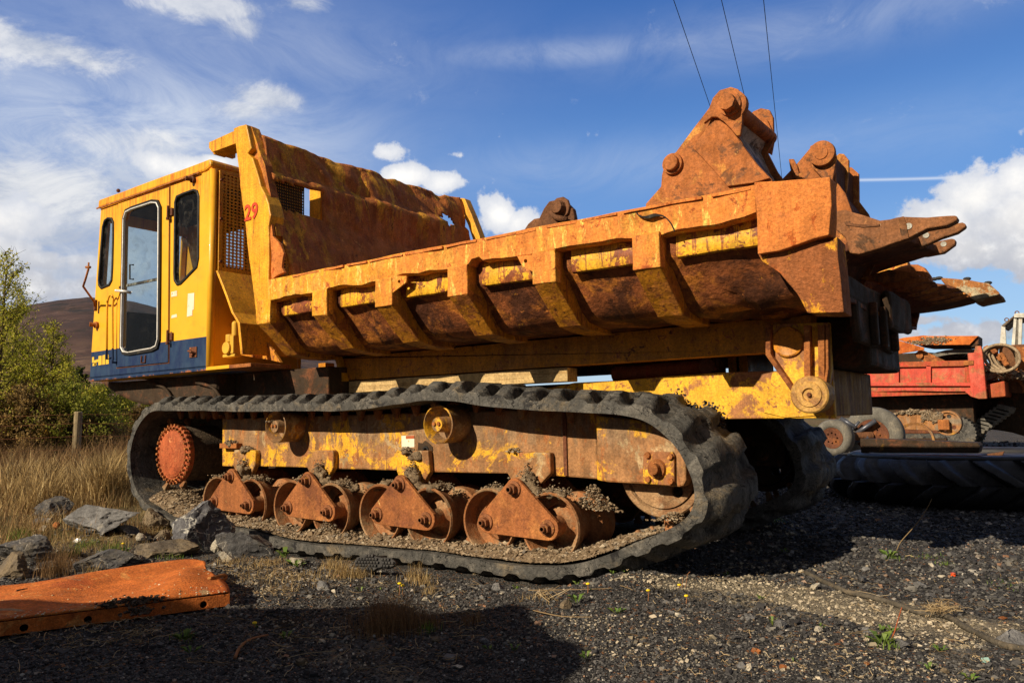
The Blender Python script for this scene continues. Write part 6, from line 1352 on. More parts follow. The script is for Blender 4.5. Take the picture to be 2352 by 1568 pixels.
# rubber boot sole against the track
def boot():
    c0 = Vector((*onZ('f', 1900, 1440, .0), 0)); T = thing('boot_sole', 'black rubber boot lying on its side with its treaded sole against the track', 'boot', (c0.x, c0.y, float(ground_h(c0.x, c0.y))))
    z = ORG[T.name].z; c = c0 + Vector((.02, -.02, z + .078)); ax = Vector((.93, .35, 0)).normalized(); nn = Vector((.35, -.93, .35)).normalized(); up = nn.cross(ax).normalized() * -1
    if up.z < 0: up = -up
    def sole(u, w): return c + ax * u + up * w
    prof = []
    for k in range(40):
        a = 2 * math.pi * k / 40; x = .135 * math.cos(a); w = (.052 if x < 0 else .040) * math.sin(a) * (1 - .22 * math.exp(-((x - .035) / .03) ** 2)); prof.append((x, w))
    m = MB(); n = len(prof); m.v += [tuple(sole(x, w) + nn * .004) for x, w in prof] + [tuple(sole(x * .98, w * .98) - nn * .035) for x, w in prof]
    m.f += [tuple(range(n)), tuple(range(2 * n - 1, n - 1, -1))] + [(i, (i + 1) % n, n + (i + 1) % n, n + i) for i in range(n)]
    S = m.build('outsole', 'tyre', T, bevel=.006)
    tb = MB()
    for r_ in range(-6, 7):
        for q in range(-2, 3):
            x = r_ * .0195 + (.009 if q % 2 else 0); w = q * .0185
            if (x / .128) ** 2 + (w / (.048 if x < 0 else .038)) ** 2 > .92 or abs(x - .035) < .012: continue
            p = sole(x, w) + nn * .009; tb.obox(p, ax * .0078, up * .0072, nn * .006)
    tb.build('tread_blocks', 'tyre', S, bevel=.002)
    MB().tube([sole(-.03, .0) - nn * .03, sole(-.02, .01) - nn * .07, sole(.03, .02) - nn * .10], [.045, .042, .04], 12).build('upper', 'tyre', T, smooth=True)
boot()
# hose with a frayed tie, stems, litter
def hz(t, x, y, dz=.014): c = onZ(t, x, y); return Vector((c[0], c[1], float(ground_h(c[0], c[1])) + dz))
T = tag(MB().tube(smooth_path([hz('k', *p) for p in ((1065, 438), (1180, 485), (1310, 545), (1400, 562), (1560, 600), (1740, 655), (1890, 670), (2010, 735), (2120, 790), (2250, 840), (2360, 870), (2500, 900))], 60)[0], [.013 + .003 * noise.noise(Vector((k * .4, 0, 0))) for k in range(60)], 12).build('hose', 'hosem', smooth=True), 'perished grey rubber hose snaking over the gravel at lower right', 'hose') if False else None
MT['hosem'] = material('hose_rubber', (.10, .088, .070), [((.17, .14, .10), .56, .08, 9)], .8, .5, 40)
pth = smooth_path([hz('k', *p) for p in ((1065, 438), (1180, 485), (1310, 545), (1400, 562), (1560, 600), (1740, 655), (1890, 670), (2010, 735), (2120, 790), (2250, 840), (2360, 870), (2500, 900))], 60)[0]
tag(MB().tube(pth, [.0125 + .003 * noise.noise(Vector((k * .4, 0, 0))) for k in range(60)], 12).build('hose', 'hosem', smooth=True), 'perished grey rubber hose snaking over the gravel at lower right', 'hose')
m = MB()
for k in range(46):
    c = hz('k', random.gauss(1850, 45), random.gauss(655, 14), .02); pts = [c + Vector((random.gauss(0, .03), random.gauss(0, .025), abs(random.gauss(.0, .022)))) for _ in range(4)]; m.tube(smooth_path(pts, 9)[0], .0011, 3)
tag(m.build('frayed_twine', 'strawl'), 'tangle of frayed pale twine round the middle of the hose', 'twine')
def stick(name, lb, cat, pts, r, mt='strawl'): tag(MB().tube(smooth_path(pts, 18)[0], [r * (1 - .4 * k / 17) for k in range(18)], 6).build(name, mt, smooth=True), lb, cat)
b = hz('k', 1600, 300, 0); X_ = b.y
stick('straw_stem', 'tall bent straw stem standing on the gravel before the big tyre', 'stem', [Vector((onY('k', x, y, b.y)[0], b.y, onY('k', x, y, b.y)[1])) for x, y in ((1600, 300), (1625, 245), (1700, 160), (1750, 95), (1790, 30), (1808, -10))], .0035)
b = hz('k', 1562, 835, 0)
stick('dead_stalk', 'thin red-brown dead stalk standing up from a weed', 'stalk', [P3('k', x, y, b.y) for x, y in ((1562, 835), (1590, 770), (1610, 700), (1632, 630))], .003, 'redr')
b = hz('k', 345, 535, 0)
stick('dead_stalk', 'curled seed stalk at the rim of the track shadow', 'stalk', [P3('k', x, y, b.y) for x, y in ((350, 535), (362, 480), (370, 435), (384, 420))], .0022, 'stem')
stick('dead_stalk', 'short seed stalk left of the curled one', 'stalk', [P3('k', x, y, b.y) for x, y in ((335, 520), (340, 480), (341, 450))], .0022, 'stem')
stick('twig', 'brown curved twig lying in the shade right of the orange plate', 'twig', [hz('i', x, y, .012) for x, y in ((1840, 1390), (1880, 1330), (1960, 1270), (2100, 1225))], .007, 'stem')
stick('twig', 'pale straight stem lying below the twig bundle', 'twig', [hz('j', x, y, .012) for x, y in ((1620, 505), (1800, 548), (1995, 560))], .0028)
stick('twig', 'pale stem lying across the top of the twig bundle', 'twig', [hz('j', x, y, .014) for x, y in ((1590, 342), (1850, 362), (2120, 372))], .0026)
stick('twig', 'long dry stem in the shade above the bottom edge', 'twig', [hz('j', x, y, .012) for x, y in ((120, 665), (260, 668), (410, 672))], .0026)
stick('twig', 'blackened stick lying left on the orange plate', 'twig', [Vector((*onZ('i', x, y, .125), .128)) for x, y in ((130, 810), (175, 800), (215, 793))], .004, 'dark')
q = hz('k', 1935, 443, .0); T = thing('bottle_cap', 'small bright orange plastic cap on the gravel', 'cap', tuple(q))
MT['cap'] = material('orange_plastic', (.85, .10, .02), [], .4, 0, coat=.3)
MB().lathe(q + Vector((0, 0, .0)), [(0, .013), (.018, .013), (.019, .011), (.019, .001)], 18, 'Z').build('cap_body', 'cap', T, auto=40)
q = hz('k', 2125, 937, .008); MT['bglass'] = material('sea_glass', (.35, .55, .50), [], .3, .1)
tag(MB().obox(q, (.012, .004, .002), (-.003, .010, .003), (0, -.002, .005)).build('glass_shard', 'bglass', bevel=.002), 'pale green shard of glass at lower right', 'shard')
q = hz('i', 605, 462, .012); tag(MB().sphere(q, .028, 12, 8, (1.3, .8, .6)).build('crushed_can', MT['chrome'], cut=.01, warp=warper((40, .010))), 'crumpled blue-grey wrapper by the slab rock', 'litter')
q = hz('i', 330, 345, .03); m = MB().cyl(q + Vector((-.10, -.01, 0)), q + Vector((.08, .05, .01)), .03, seg=16); tag(m.build('pipe_offcut', 'slate', auto=40), 'short dull grey pipe offcut among the left rocks', 'pipe')
# broken twig bundle
m = MB()
for k in range(16):
    c = hz('j', random.gauss(1690, 45), random.gauss(390, 22), .01); a = random.uniform(0, 3.14); L_ = random.uniform(.02, .07); u = Vector((math.cos(a), math.sin(a), random.uniform(0, .5))) * L_; m.tube([c - u, c + Vector((0, 0, .005)), c + u + Vector((0, 0, .01))], .0016, 4)
tag(m.build('twig_bundle', 'strawl'), 'scrappy bundle of broken dead stems on sunlit gravel', 'stems')

# ------------------------------------------------------------------ fence, trees, hills
MT['post2'] = material('weathered_post', (.34, .27, .16), [((.2, .15, .1), .55, .1, 6, 6, (3, 3, .5))], .9, .4, 30)
fa = gz('V', 172, 1090); fpts_ = [(fa[0] - 4.3, fa[1] - 4.2), fa, (fa[0] + 3.2, fa[1] + 4.4)]
F = thing('wire_fence', 'post and wire stock fence with a leaning wooden post in the dry grass', 'fence', (fa[0], fa[1], 0))
for i, (x, y) in enumerate(fpts_):
    z = float(ground_h(x, y)); lean = Vector((.06, .0, 1.30)); MB().cyl((x, y, z - .1), Vector((x, y, z)) + lean, .078, .075, 12).build('post', 'post2', F, bevel=.012)
w = MB()
for zz_ in (.25, .5, .75, 1.0, 1.18):
    pts = []
    for (x0, y0), (x1, y1) in zip(fpts_, fpts_[1:]):
        for k in range(12): t = k / 12; pts.append((x0 + (x1 - x0) * t + .06, y0 + (y1 - y0) * t - .08, zz_ - .04 * math.sin(math.pi * t)))
    w.tube(pts, .004, 4)
for k in range(46):
    t = k / 46 * 2; i = int(t); x = fpts_[i][0] + (fpts_[i + 1][0] - fpts_[i][0]) * (t - i) + .06; y = fpts_[i][1] + (fpts_[i + 1][1] - fpts_[i][1]) * (t - i) - .08; w.tube([(x, y, .2), (x, y, .98)], .003, 3)
w.build('wire_netting', 'rustd', F)

LEAVES = dict(larch=[(0, (.16, .17, .018)), (.5, (.36, .37, .035)), (.85, (.52, .48, .06)), (1, (.60, .46, .12))], bush=[(0, (.09, .11, .015)), (.6, (.20, .22, .03)), (1, (.34, .33, .06))], brown=[(0, (.10, .07, .03)), (.6, (.24, .16, .06)), (1, (.40, .27, .09))], dark=[(0, (.02, .035, .012)), (1, (.06, .085, .02))], gold=[(0, (.25, .14, .02)), (1, (.55, .33, .04))])
for k_, v_ in LEAVES.items(): MT['leaf_' + k_] = scatter_mat('foliage_' + k_, [(p_, tuple(min(.75, q_ * 1.3) for q_ in c_)) for p_, c_ in v_], .7, .5)
MT['bark'] = material('bark', (.12, .085, .055), [((.2, .15, .1), .6, .08, 12)], .9, .4, 20)
def leafcloud(P, size, mat, name, parent):
    n = len(P); R = rot_np(n); q = np.array([(-1, -.5, 0), (1, -.5, 0), (1, .5, 0), (-1, .5, 0)]) * .5
    v = np.einsum('nij,kj->nki', R, q) * (size * RNG.uniform(.6, 1.3, n))[:, None, None] + P[:, None, :]
    return mesh_np(name, v.reshape(-1, 3), np.arange(4 * n).reshape(n, 4), mat, parent)
def tree(label, cat, x, y, h, crown, nb, leaf, dens, spread=.32, name='larch_tree', start=.06, upt=.55, group='young trees beyond the fence', lsz=.065):
    z = float(ground_h(x, y)); T = thing(name, label, cat, (x, y, z), group); m = MB(); dens *= .62; b = Vector((x, y, z - .05)); top = b + Vector((random.gauss(0, .12), random.gauss(0, .12), h)); P = []
    m.tube([b, b.lerp(top, .5) + Vector((random.gauss(0, .05), 0, 0)), top], [.022 * h, .012 * h, .004], 6)
    for k in range(nb):
        t = start + (1 - start) * (k + random.random()) / nb; a = random.uniform(0, 6.283); L_ = spread * h * (1 - t) ** .75 * random.uniform(.55, 1.25) + .12
        s = b.lerp(top, t); e = s + Vector((math.cos(a) * L_, math.sin(a) * L_, L_ * upt * random.uniform(.3, 1.4))); mid = s.lerp(e, .5) + Vector((0, 0, -.05 * L_)); m.tube([s, mid, e], [.006 * h * (1 - t) + .004, .007, .003], 3)
        for _ in range(3):
            q = s.lerp(e, random.uniform(.3, .9)); m.tube([q, q + Vector((random.gauss(0, .12), random.gauss(0, .12), random.uniform(.05, .3))) * (.5 + L_)], [.004, .002], 3)
        nl = int(dens * L_); tt = RNG.random(nl) ** .7
        c = np.array(s)[None] * (1 - tt)[:, None] + np.array(e)[None] * tt[:, None]; c[:, 2] -= .1 * L_ * np.sin(tt * 3.14); P.append(c + RNG.normal(0, .045 + .05 * L_, (nl, 3)) * np.array([1, 1, .8]))
    m.build('trunk', 'bark', T); leafcloud(np.concatenate(P), lsz, leaf, 'crown', T); return T
def Dp(px, D):
    r = ray(px, 900); k = D / math.hypot(r.x, r.y); return (r.x * k, r.y * k)
TRS = [(-12, 21, 4.9, 'larch', 'tall larch with loose drooping sprays at the left picture edge'), (28, 27, 5.0, 'larch', 'thin larch whose open top stands against the clouds'), (70, 24, 3.1, 'larch', 'bushy yellow-green larch left of the hill crest'), (118, 24, 3.7, 'larch', 'bright larch with an upright spire below the hill'), (152, 26, 3.0, 'larch', 'small larch just left of the truck mirror arm'), (-70, 24, 4.6, 'larch', 'larch mostly cut off by the left picture edge')]
for px_, D, h, lf, lb in TRS: x, y = Dp(px_, D); tree(lb, 'larch', x, y, h, 0, 130, 'leaf_' + lf, 170, .24, upt=1.0, lsz=.045)
BSH = [(40, 20.5, 1.80, 'brown', 'brown green thicket low at the left edge'), (100, 20.5, 1.48, 'brown', 'brown twiggy bush below the larches'), (150, 20.7, 1.89, 'bush', 'green bush right above the fence post'), (205, 22.2, 1.89, 'larch', 'light green bush under the cab corner'), (240, 25.2, 2.13, 'bush', 'green bush behind the light green one'), (275, 26.2, 1.80, 'larch', 'bright green bush under the nose of the truck'), (315, 24.2, 1.39, 'brown', 'brown bush by the front of the track'), (85, 21.2, 1.97, 'gold', 'golden leaved shrub in front of the larches'), (-10, 20.5, 1.39, 'brown', 'brown scrub at the far left behind the fence'), (190, 20.5, 1.15, 'brown', 'low brown scrub behind the fence post'), (250, 20.7, 1.15, 'brown', 'reddish scrub between fence and track'), (345, 28.2, 1.80, 'larch', 'green bush peeping behind the track front'), (-60, 21.2, 2.13, 'bush', 'wide green bush reaching out of the left edge'), (130, 26.2, 2.46, 'brown', 'brownish green bush filling the gap between larches'), (185, 29.2, 2.46, 'bush', 'deep green bush left of the cab skirt')]
for px_, D, h, lf, lb in BSH:
    x, y = Dp(px_, D); tree(lb, 'bush', x, y, h, 0, 90, 'leaf_' + lf, 230 if lf != 'gold' else 90, .55, 'shrub', .02, .7, 'shrubs along the fence', .052)
x, y = Dp(184, 48); tree('small dark spruce with level branches on the moor behind the bushes', 'spruce', x, y, 4.2, 0, 80, 'leaf_dark', 260, .34, 'spruce_tree', .05, .05, 'distant conifers', .11)
x, y = Dp(170, 60); tree('distant dark spruce half hidden left of the small one', 'spruce', x, y, 3.4, 0, 60, 'leaf_dark', 260, .34, 'spruce_tree', .05, .05, 'distant conifers', .13)

MT['hill'] = material('heather_hill', (.052, .034, .034), [((.085, .048, .042), .5, .1, .012, 10), ((.24, .155, .105), .44, .06, .010, 10, (1, 1, 4), (70, 30)), ((.022, .022, .024), .58, .03, .03, 10), ((.10, .06, .05), .55, .03, .05, 10), ((.03, .024, .02), .6, .05, .02, 10)], .95, .6, .08, .2)
def hills():
    rid = [(-400, 800), (-200, 770), (-60, 745), (0, 722), (60, 702), (110, 693), (150, 689), (205, 683), (300, 690), (420, 720), (560, 760), (700, 800), (900, 840), (1200, 890), (1600, 930), (2000, 945)]
    az_, el_ = [], []
    for x, y in rid: r = ray(x, y); az_.append(math.atan2(r.y, r.x)); el_.append(math.atan2(r.z, math.hypot(r.x, r.y)))
    o = np.argsort(az_); az_ = np.array(az_)[o]; el_ = np.array(el_)[o]
    na, nr = 420, 60; A = np.linspace(az_[0] - .1, az_[-1] + .3, na); Rr = np.linspace(380, 1500, nr); AA, RR = np.meshgrid(A, Rr, indexing='ij')
    E = np.interp(AA, az_, el_); top = np.tan(E) * 1000; t = np.clip((RR - 380) / 620, 0, 1); pr = t ** 1.5 * (3 - 2 * t) * .5 + t * .5
    X, Y = RR * np.cos(AA), RR * np.sin(AA); Z = top * pr * np.where(RR > 1000, 1 - ((RR - 1000) / 900) ** 2, 1) + fbm(X, Y, .008, 5, 7) * 16 * t * (1 - .75 * t) + fbm(X, Y, .05, 3, 17) * 2.5 - 3
    I = (np.arange(na - 1)[:, None] * nr + np.arange(nr - 1)[None, :]).ravel()
    h = mesh_np('hills', np.stack([X.ravel(), Y.ravel(), Z.ravel()], 1), np.stack([I, I + nr, I + nr + 1, I + 1], 1), 'hill', smooth=True); tag(h, kind='structure')
hills()

# overhead wires
MT['wirem'] = material('cable_black', (.02, .02, .022), [], .6, 0)
for k, (p, q, lb) in enumerate((((-7.72, 20, 9.32), (-6.48, 15, 9.73), 'leftmost of three thin overhead power lines'), ((-6.77, 20, 9.41), (-5.62, 15.5, 9.65), 'middle one of three thin overhead power lines'), ((-7.41, 25, 9.28), (-4.89, 16, 9.62), 'rightmost of three thin overhead power lines'))):
    p, q = Vector(p), Vector(q); d = (q - p).normalized(); a = p - d * 30; b = q + d * 22
    pts = []
    for i in range(25):
        t = i / 24; c = a.lerp(b, t); pts.append(c)
    tag(MB().tube(pts, .0085, 5).build('power_line', 'wirem'), lb, 'power line', 'overhead power lines')

# ================================================================== the yard behind, at the right
def bgtruck():
    Y = 19.6
    T = thing('tracked_dump_truck', 'faded red dump truck parked behind with scrap piled in its low bed', 'dump truck', (-3, 20.5, 0))
    def q(p): return tr('e', p, Y)
    S = MB().prism(q([(1150, 462), (2045, 436), (2045, 612), (1150, 606)]), Y, Y + .06).build('bed_side', 'red', T, bevel=.01, cut=.3, warp=warper((1.5, .012)))
    for p in ([(1150, 452), (2050, 428), (2050, 462), (1150, 478)], [(1150, 560), (2040, 560), (2040, 580), (1150, 580)], [(1592, 462), (1618, 462), (1618, 562), (1592, 562)], [(1778, 458), (1806, 458), (1806, 562), (1778, 562)], [(2005, 450), (2038, 450), (2038, 562), (2005, 562)], [(1400, 466), (1422, 466), (1422, 562), (1400, 562)]):
        MB().prism(q(p), Y - .07, Y - .002).build('side_bar', 'redr' if p[0][1] < 455 else 'red', S, bevel=.008)
    MB().prism(q([(2022, 388), (2060, 385), (2068, 345), (2102, 345), (2112, 400), (2136, 654), (2090, 656), (2042, 642), (2006, 612), (2040, 598)]), Y - .10, Y + .10).build('corner_post', 'red', T, bevel=.012)
    MB().prism(q([(2000, 434), (2058, 430), (2058, 456), (2000, 460)]), Y - .125, Y - .101).build('drop_pin', 'rust', T)
    MB().prism(q([(2130, 570), (2232, 548), (2240, 640), (2140, 650)]), Y + .2, Y + 2.2).build('tail_beam', 'redr', T, bevel=.02)
    xl, xr = q([(1150, 600)])[0][0], q([(2120, 600)])[0][0]
    MB().box(xl, xr, Y + .06, Y + 2.3, 1.25, 1.36).build('bed_floor', 'redr', T); MB().box(xl, xr, Y + 2.3, Y + 2.36, 1.25, 2.0).build('bed_side', 'red', T)
    MB().box(xl, xr - .3, Y + .6, Y + 1.8, .6, 1.24).build('chassis', 'dark', T, bevel=.02)
    for y0 in (Y + .1, Y + 1.75):
        m = MB(); n = 90; x0, x1 = xl + .1, xr - .25; R = .36; out = []
        for k in range(n):
            a = 2 * math.pi * k / n; cx = x1 - R if math.cos(a) > 0 else x0 + R; rr = R * (1.0 + (.07 if k % 3 else 0)); out.append((cx + rr * math.cos(a), R * 1.08 + rr * math.sin(a)))
        m.prism(out, y0, y0 + .5); m.build('track_belt', 'rubber', T)
        MB().prism([(x0 + .1, .4), (x1 - .3, .4), (x1 - .3, .68), (x0 + .1, .68)], y0 - .02, y0 + .1).build('track_frame', 'rustd', T)
    return Y
Yd = bgtruck()
def L3(x, y, Y): return P3('l', x, y, Y)
def load():
    Y = 20.3
    T = thing('hopper_tray', 'shallow orange rusty tray heaped with chippings lying on the red truck', 'tray', (-3, Y, 1.9))
    MB().prism(tr('l', [(690, 500), (760, 482), (950, 460), (1000, 466), (1480, 465), (1395, 552), (900, 556)], Y), Y, Y + .05).build('front_face', 'sheet', T, bevel=.01)
    MB().prism(tr('l', [(1395, 553), (1481, 466), (1482, 545), (1440, 570), (1000, 575), (900, 557)], Y + .08), Y + .08, Y + .9).build('underside', 'dark', T)
    n = 420; P = []
    for k in range(n):
        x = random.gauss(1080, 55) if k % 2 else random.gauss(920, 90); y = random.gauss(500 if k % 2 else 530, 12); P.append(tuple(L3(x, min(548, y), Y - .015)))
    st = stones('chippings', np.array(P), RNG.uniform(.010, .028, n), 'crumb'); st.parent = T; st.location = -ORG[T.name]
    T = thing('steel_sheet', 'bent orange rusty sheet hanging between the big truck and the red one', 'steel sheet', (-3.5, Y, 1.9))
    MB().prism(tr('l', [(560, 560), (685, 503), (955, 578), (958, 600), (760, 632), (600, 660)], Y - .4), Y - .4, Y - .36).build('sheet', 'sheet', T, bevel=.01)
    MB().prism(tr('l', [(450, 690), (500, 662), (590, 664), (560, 690)], Y - .4), Y - .4, Y - .3).build('lower_edge', 'rust', T)
    T = thing('scrap_girder', 'slanting rusty steel arm resting on the red bed side', 'steel arm', (-3, Y, 1.9))
    MB().prism(tr('l', [(860, 640), (900, 610), (940, 600), (1175, 714), (1150, 735), (960, 716)], Y - .2), Y - .2, Y - .05).build('arm', 'rust', T, bevel=.01)
    c = L3(915, 655, Y - .22); MB().cyl(c, c + Vector((0, -.05, 0)), .07).build('pivot', 'rust', T)
    T = thing('dark_fill', 'dark scrap fill added behind the load in the bed of the red truck', 'scrap fill', (-3, 21, 1.4))  # dark fill added to close the bright gap behind the load
    MB().prism(tr('l', [(420, 668), (700, 640), (1000, 628), (1380, 640), (1380, 760), (420, 760)], 21.3), 21.3, 21.7).build('fill_panel', 'dark', T, bevel=.02, cut=.3, warp=warper((2, .04)))
    # coiled rubber track
    def ring(label, cx, cy, rx, ry, Y, dep, th=.11, mat='tyreg'):
        T = thing('rubber_track', label, 'rubber track', (-2.5, Y, 1.8), 'spare rubber tracks piled on the red truck'); c = L3(cx, cy, Y); c2 = L3(cx + rx, cy, Y); c3 = L3(cx, cy - ry, Y); RX, RY = (c2 - c).x, (c3 - c).z
        n = 96; m = MB()
        for k in range(n):
            a = 2 * math.pi * k / n; o_ = 1 + (.012 if k % 4 < 2 else 0)
            for (rr, y) in ((o_, 0), (o_, dep), (0, dep), (0, 0)): m.v.append((c.x + (RX * rr if rr else RX - th) * math.cos(a), Y + y, c.z + (RY * rr if rr else RY - th) * math.sin(a)))
        for k in range(n):
            j = (k + 1) % n
            for t in range(4): m.f.append((k * 4 + t, k * 4 + (t + 1) % 4, j * 4 + (t + 1) % 4, j * 4 + t))
        o = m.build('belt', mat, T); g = MB()
        for k in range(30):
            a = 2 * math.pi * k / 30; p = Vector((c.x + (RX - th * 1.4) * math.cos(a), Y + dep * .4, c.z + (RY - th * 1.3) * math.sin(a))); g.obox(p, (.035, 0, 0), (0, .1, 0), (0, 0, .03))
        g.build('guide_teeth', 'tyre', o)
    ring('long flattened loop of grey rubber track in the red bed', 1290, 740, 400, 150, 20.6, .7)
    ring('nearer rounded loop of notched rubber track behind the red corner post', 1545, 740, 150, 150, 20.2, .4, .13)
    T = thing('wire_rope_coil', 'coil of thick frayed wire rope hanging off the scrap pile', 'wire rope', (-1.8, 20, 1.8))
    for k in range(6):
        pts = []
        for i in range(28):
            a = 2 * math.pi * i / 28; x = 1690 + k * 17 + (190 - k * 22) * math.cos(a) + random.gauss(0, 1.2); y = 682 - k * 3 + (132 - k * 4) * math.sin(a + .1 * k) + random.gauss(0, 1.2); pts.append(L3(x, y, 19.9 + k * .07))
        MB().tube(pts, .033, 7, closed=True).build('strand', 'rope', T, smooth=True)
    T = thing('sprocket_teeth_stack', 'stack of rusty sprocket segments beside the wire rope', 'sprocket', (-2.1, 20.1, 1.8))
    for (x, y) in ((1565, 588), (1633, 612), (1705, 655), (1725, 690), (1745, 730), (1690, 680)):
        c = L3(x, y, 20.05); MB().obox(c, (.05, 0, .025), (0, .10, 0), (-.03, 0, .05)).build('segment', 'rust', T, bevel=.02)
    T = thing('rusty_plate', 'tall rusty steel panel at the right edge below the white cab', 'steel panel', (-1.0, 20.4, 0))
    MB().prism(tr('l', [(1825, 590), (1860, 572), (2200, 560), (2200, 800), (1835, 800)], 20.4), 20.4, 20.5).build('panel', 'rust', T, bevel=.02); 
    # bank of scrap below
    T = thing('scrap_beam', 'long brown steel beam under the wire rope at the right edge', 'steel beam', (-1.0, 20.6, 1.2))
    MB().prism(tr('l', [(1560, 905), (1730, 880), (2300, 855), (2300, 1010), (1740, 1010), (1570, 1055)], 20.8), 20.8, 21.3).build('beam', 'rustb', T, bevel=.02, cut=.3, warp=warper((2, .03)))
    a = [L3(1750 + 150 * math.cos(t) + 20, 1010 - 150 * math.sin(t), 20.7) for t in np.linspace(0, 2.2, 12)]
    tag(MB().tube(a, .03, 6).build('bent_pipe', 'rust', smooth=True), 'curved rusty pipe arching over the brown beam', 'pipe')
    n = 700; P = [tuple(L3(random.uniform(1550, 2100), random.gauss(845, 14), random.uniform(20.2, 20.7))) for _ in range(n)]; tag(stones('scrap_rubble', np.array(P), RNG.uniform(.02, .07, n), 'crumb'), kind='stuff')
    T = thing('scrap_hulk', 'dark gutted machine body in shade at the right edge', 'machine body', (-.6, 21, 0))
    MB().prism(tr('l', [(1380, 1010), (2300, 1005), (2300, 1450), (1900, 1430), (1800, 1400), (1560, 1370), (1380, 1340)], 21.4), 21.4, 23.0).build('body', 'dark', T, bevel=.05, cut=.4, warp=warper((1.5, .08)))
    for k in range(9):
        a = L3(1440 + k * 38, 1385 - k * 27, 20.9); MB().obox(a, (.16, 0, -.05), (0, .3, 0), (.03, 0, .07)).build('tread_bar', 'tyreg', T, bevel=.02)
load()
def tractor_cab():
    Y = 21.6; T = thing('tractor_cab', 'white tractor cab with a rusty roof edge poking up at the right edge', 'tractor cab', (-1.0, Y, 1.0))
    for p in ([(1700, 372), (1738, 355), (1750, 560), (1684, 560)], [(1822, 290), (1850, 296), (1832, 575), (1796, 575)], [(1868, 296), (1905, 296), (1896, 570), (1862, 570)]):
        MB().prism(tr('l', p, Y), Y, Y + .08).build('pillar', 'white', T, bevel=.01)
    MB().prism(tr('l', [(1700, 368), (1826, 268), (1832, 255), (1850, 250), (2250, 246), (2250, 300), (1870, 298), (1822, 292), (1730, 380)], Y), Y - .03, Y + 1.3).build('roof', 'roofm', T, bevel=.02)
    MB().prism(tr('l', [(1822, 258), (1850, 246), (2250, 242), (2250, 292), (1824, 290)], Y - .05), Y - .05, Y - .031).build('roof_rail', 'white', T, bevel=.01)
    MB().prism(tr('l', [(1738, 370), (1822, 300), (1798, 565), (1750, 560)], Y + .03), Y + .03, Y + .045).build('window_glass', 'glassd', T)
    MB().prism(tr('l', [(1852, 300), (1868, 300), (1862, 570), (1834, 570)], Y + .03), Y + .03, Y + .05).build('grey_panel', 'tyreg', T)
    MB().prism(tr('l', [(1900, 300), (2250, 300), (2250, 570), (1890, 570)], Y + .03), Y + .03, Y + .045).build('window_glass', 'glassd', T)
    MB().box(*sorted((L3(1684, 560, Y).x, L3(2250, 560, Y).x)), Y - .1, Y + 1.3, 1.0, L3(1700, 562, Y).z).build('lower_body', 'rustb', T)
    for x, y in ((1852, 243), (1752, 310)): c = L3(x, y, Y); MB().lathe(c, [(0, .05), (.04, .05), (.04, .03), (0, .03)], 12, close=True).build('lifting_eye', 'rustb', T)
MT['roofm'] = material('cab_roof', (.20, .16, .12), [((.4, .38, .34), .6, .06, 3), ((.12, .06, .03), .55, .05, 5)], .8, .3)
tractor_cab()
def carriage():
    Y = 17.5; T = thing('track_carriage', 'rusty track frame with idler wheel and mud heaped on top', 'track frame', (-3, Y, .3))
    MB().prism(tr('l', [(560, 1215), (880, 1215), (880, 1372), (700, 1365), (560, 1360)], Y), Y, Y + .3).build('beam', 'frameb', T, bevel=.012)
    MB().prism(tr('l', [(880, 1225), (1190, 1270), (1192, 1365), (1120, 1382), (880, 1372)], Y - .03), Y - .03, Y + .25).build('fork', 'frameb', T, bevel=.012)
    c = L3(1185, 1305, Y + .05); R = (L3(1322, 1305, Y + .05) - c).x; m = MB(); hs = [circ(c.x + R * .55 * math.cos(a), c.z + R * .55 * math.sin(a), R * .17, 12) for a in (1.35, .2 - .9, 2.9, 4.2)]
    m.plate(circ(c.x, c.z, R * .9, 36), hs, c.y, c.y + .03); m.lathe(c, [(-.04, R * .84), (-.04, R * .98), (-.02, R), (.2, R), (.2, R * .84)], 40, close=True); m.build('idler_wheel', 'frameb', T, auto=35)
    c = L3(1145, 1322, Y - .06); MB().obox(c, (.10, 0, 0), (0, .03, 0), (0, 0, .10)).build('bearing_block', 'rust', T, bevel=.015)
    n = 900; P = []
    while len(P) < 1600:
        x = random.uniform(660, 1080); hh = 55 * (1 - ((x - 870) / 215) ** 2) * (.8 + .5 * noise.noise(Vector((x * .02, 0, 0))))
        if hh > 2: P.append(tuple(L3(x, 1222 - random.random() * hh, Y + random.uniform(-.05, .3))))
    P += [tuple(L3(random.uniform(930, 1130), random.gauss(1250, 22), Y - .05)) for _ in range(350)]
    tag(stones('mud_heap', np.array(P), RNG.uniform(.010, .032, len(P)), 'crumb'), kind='stuff')
    MB().box(L3(600, 1300, Y).x, L3(1150, 1300, Y).x, Y + .1, Y + .3, 0, .35).build('support', 'dark', T)
MT['frameb'] = material('old_frame_paint', (.36, .17, .065), [((.66, .33, .04), .60, .05, 3), ((.30, .24, .17), .56, .08, 2)], .85, .4, 20)
carriage()
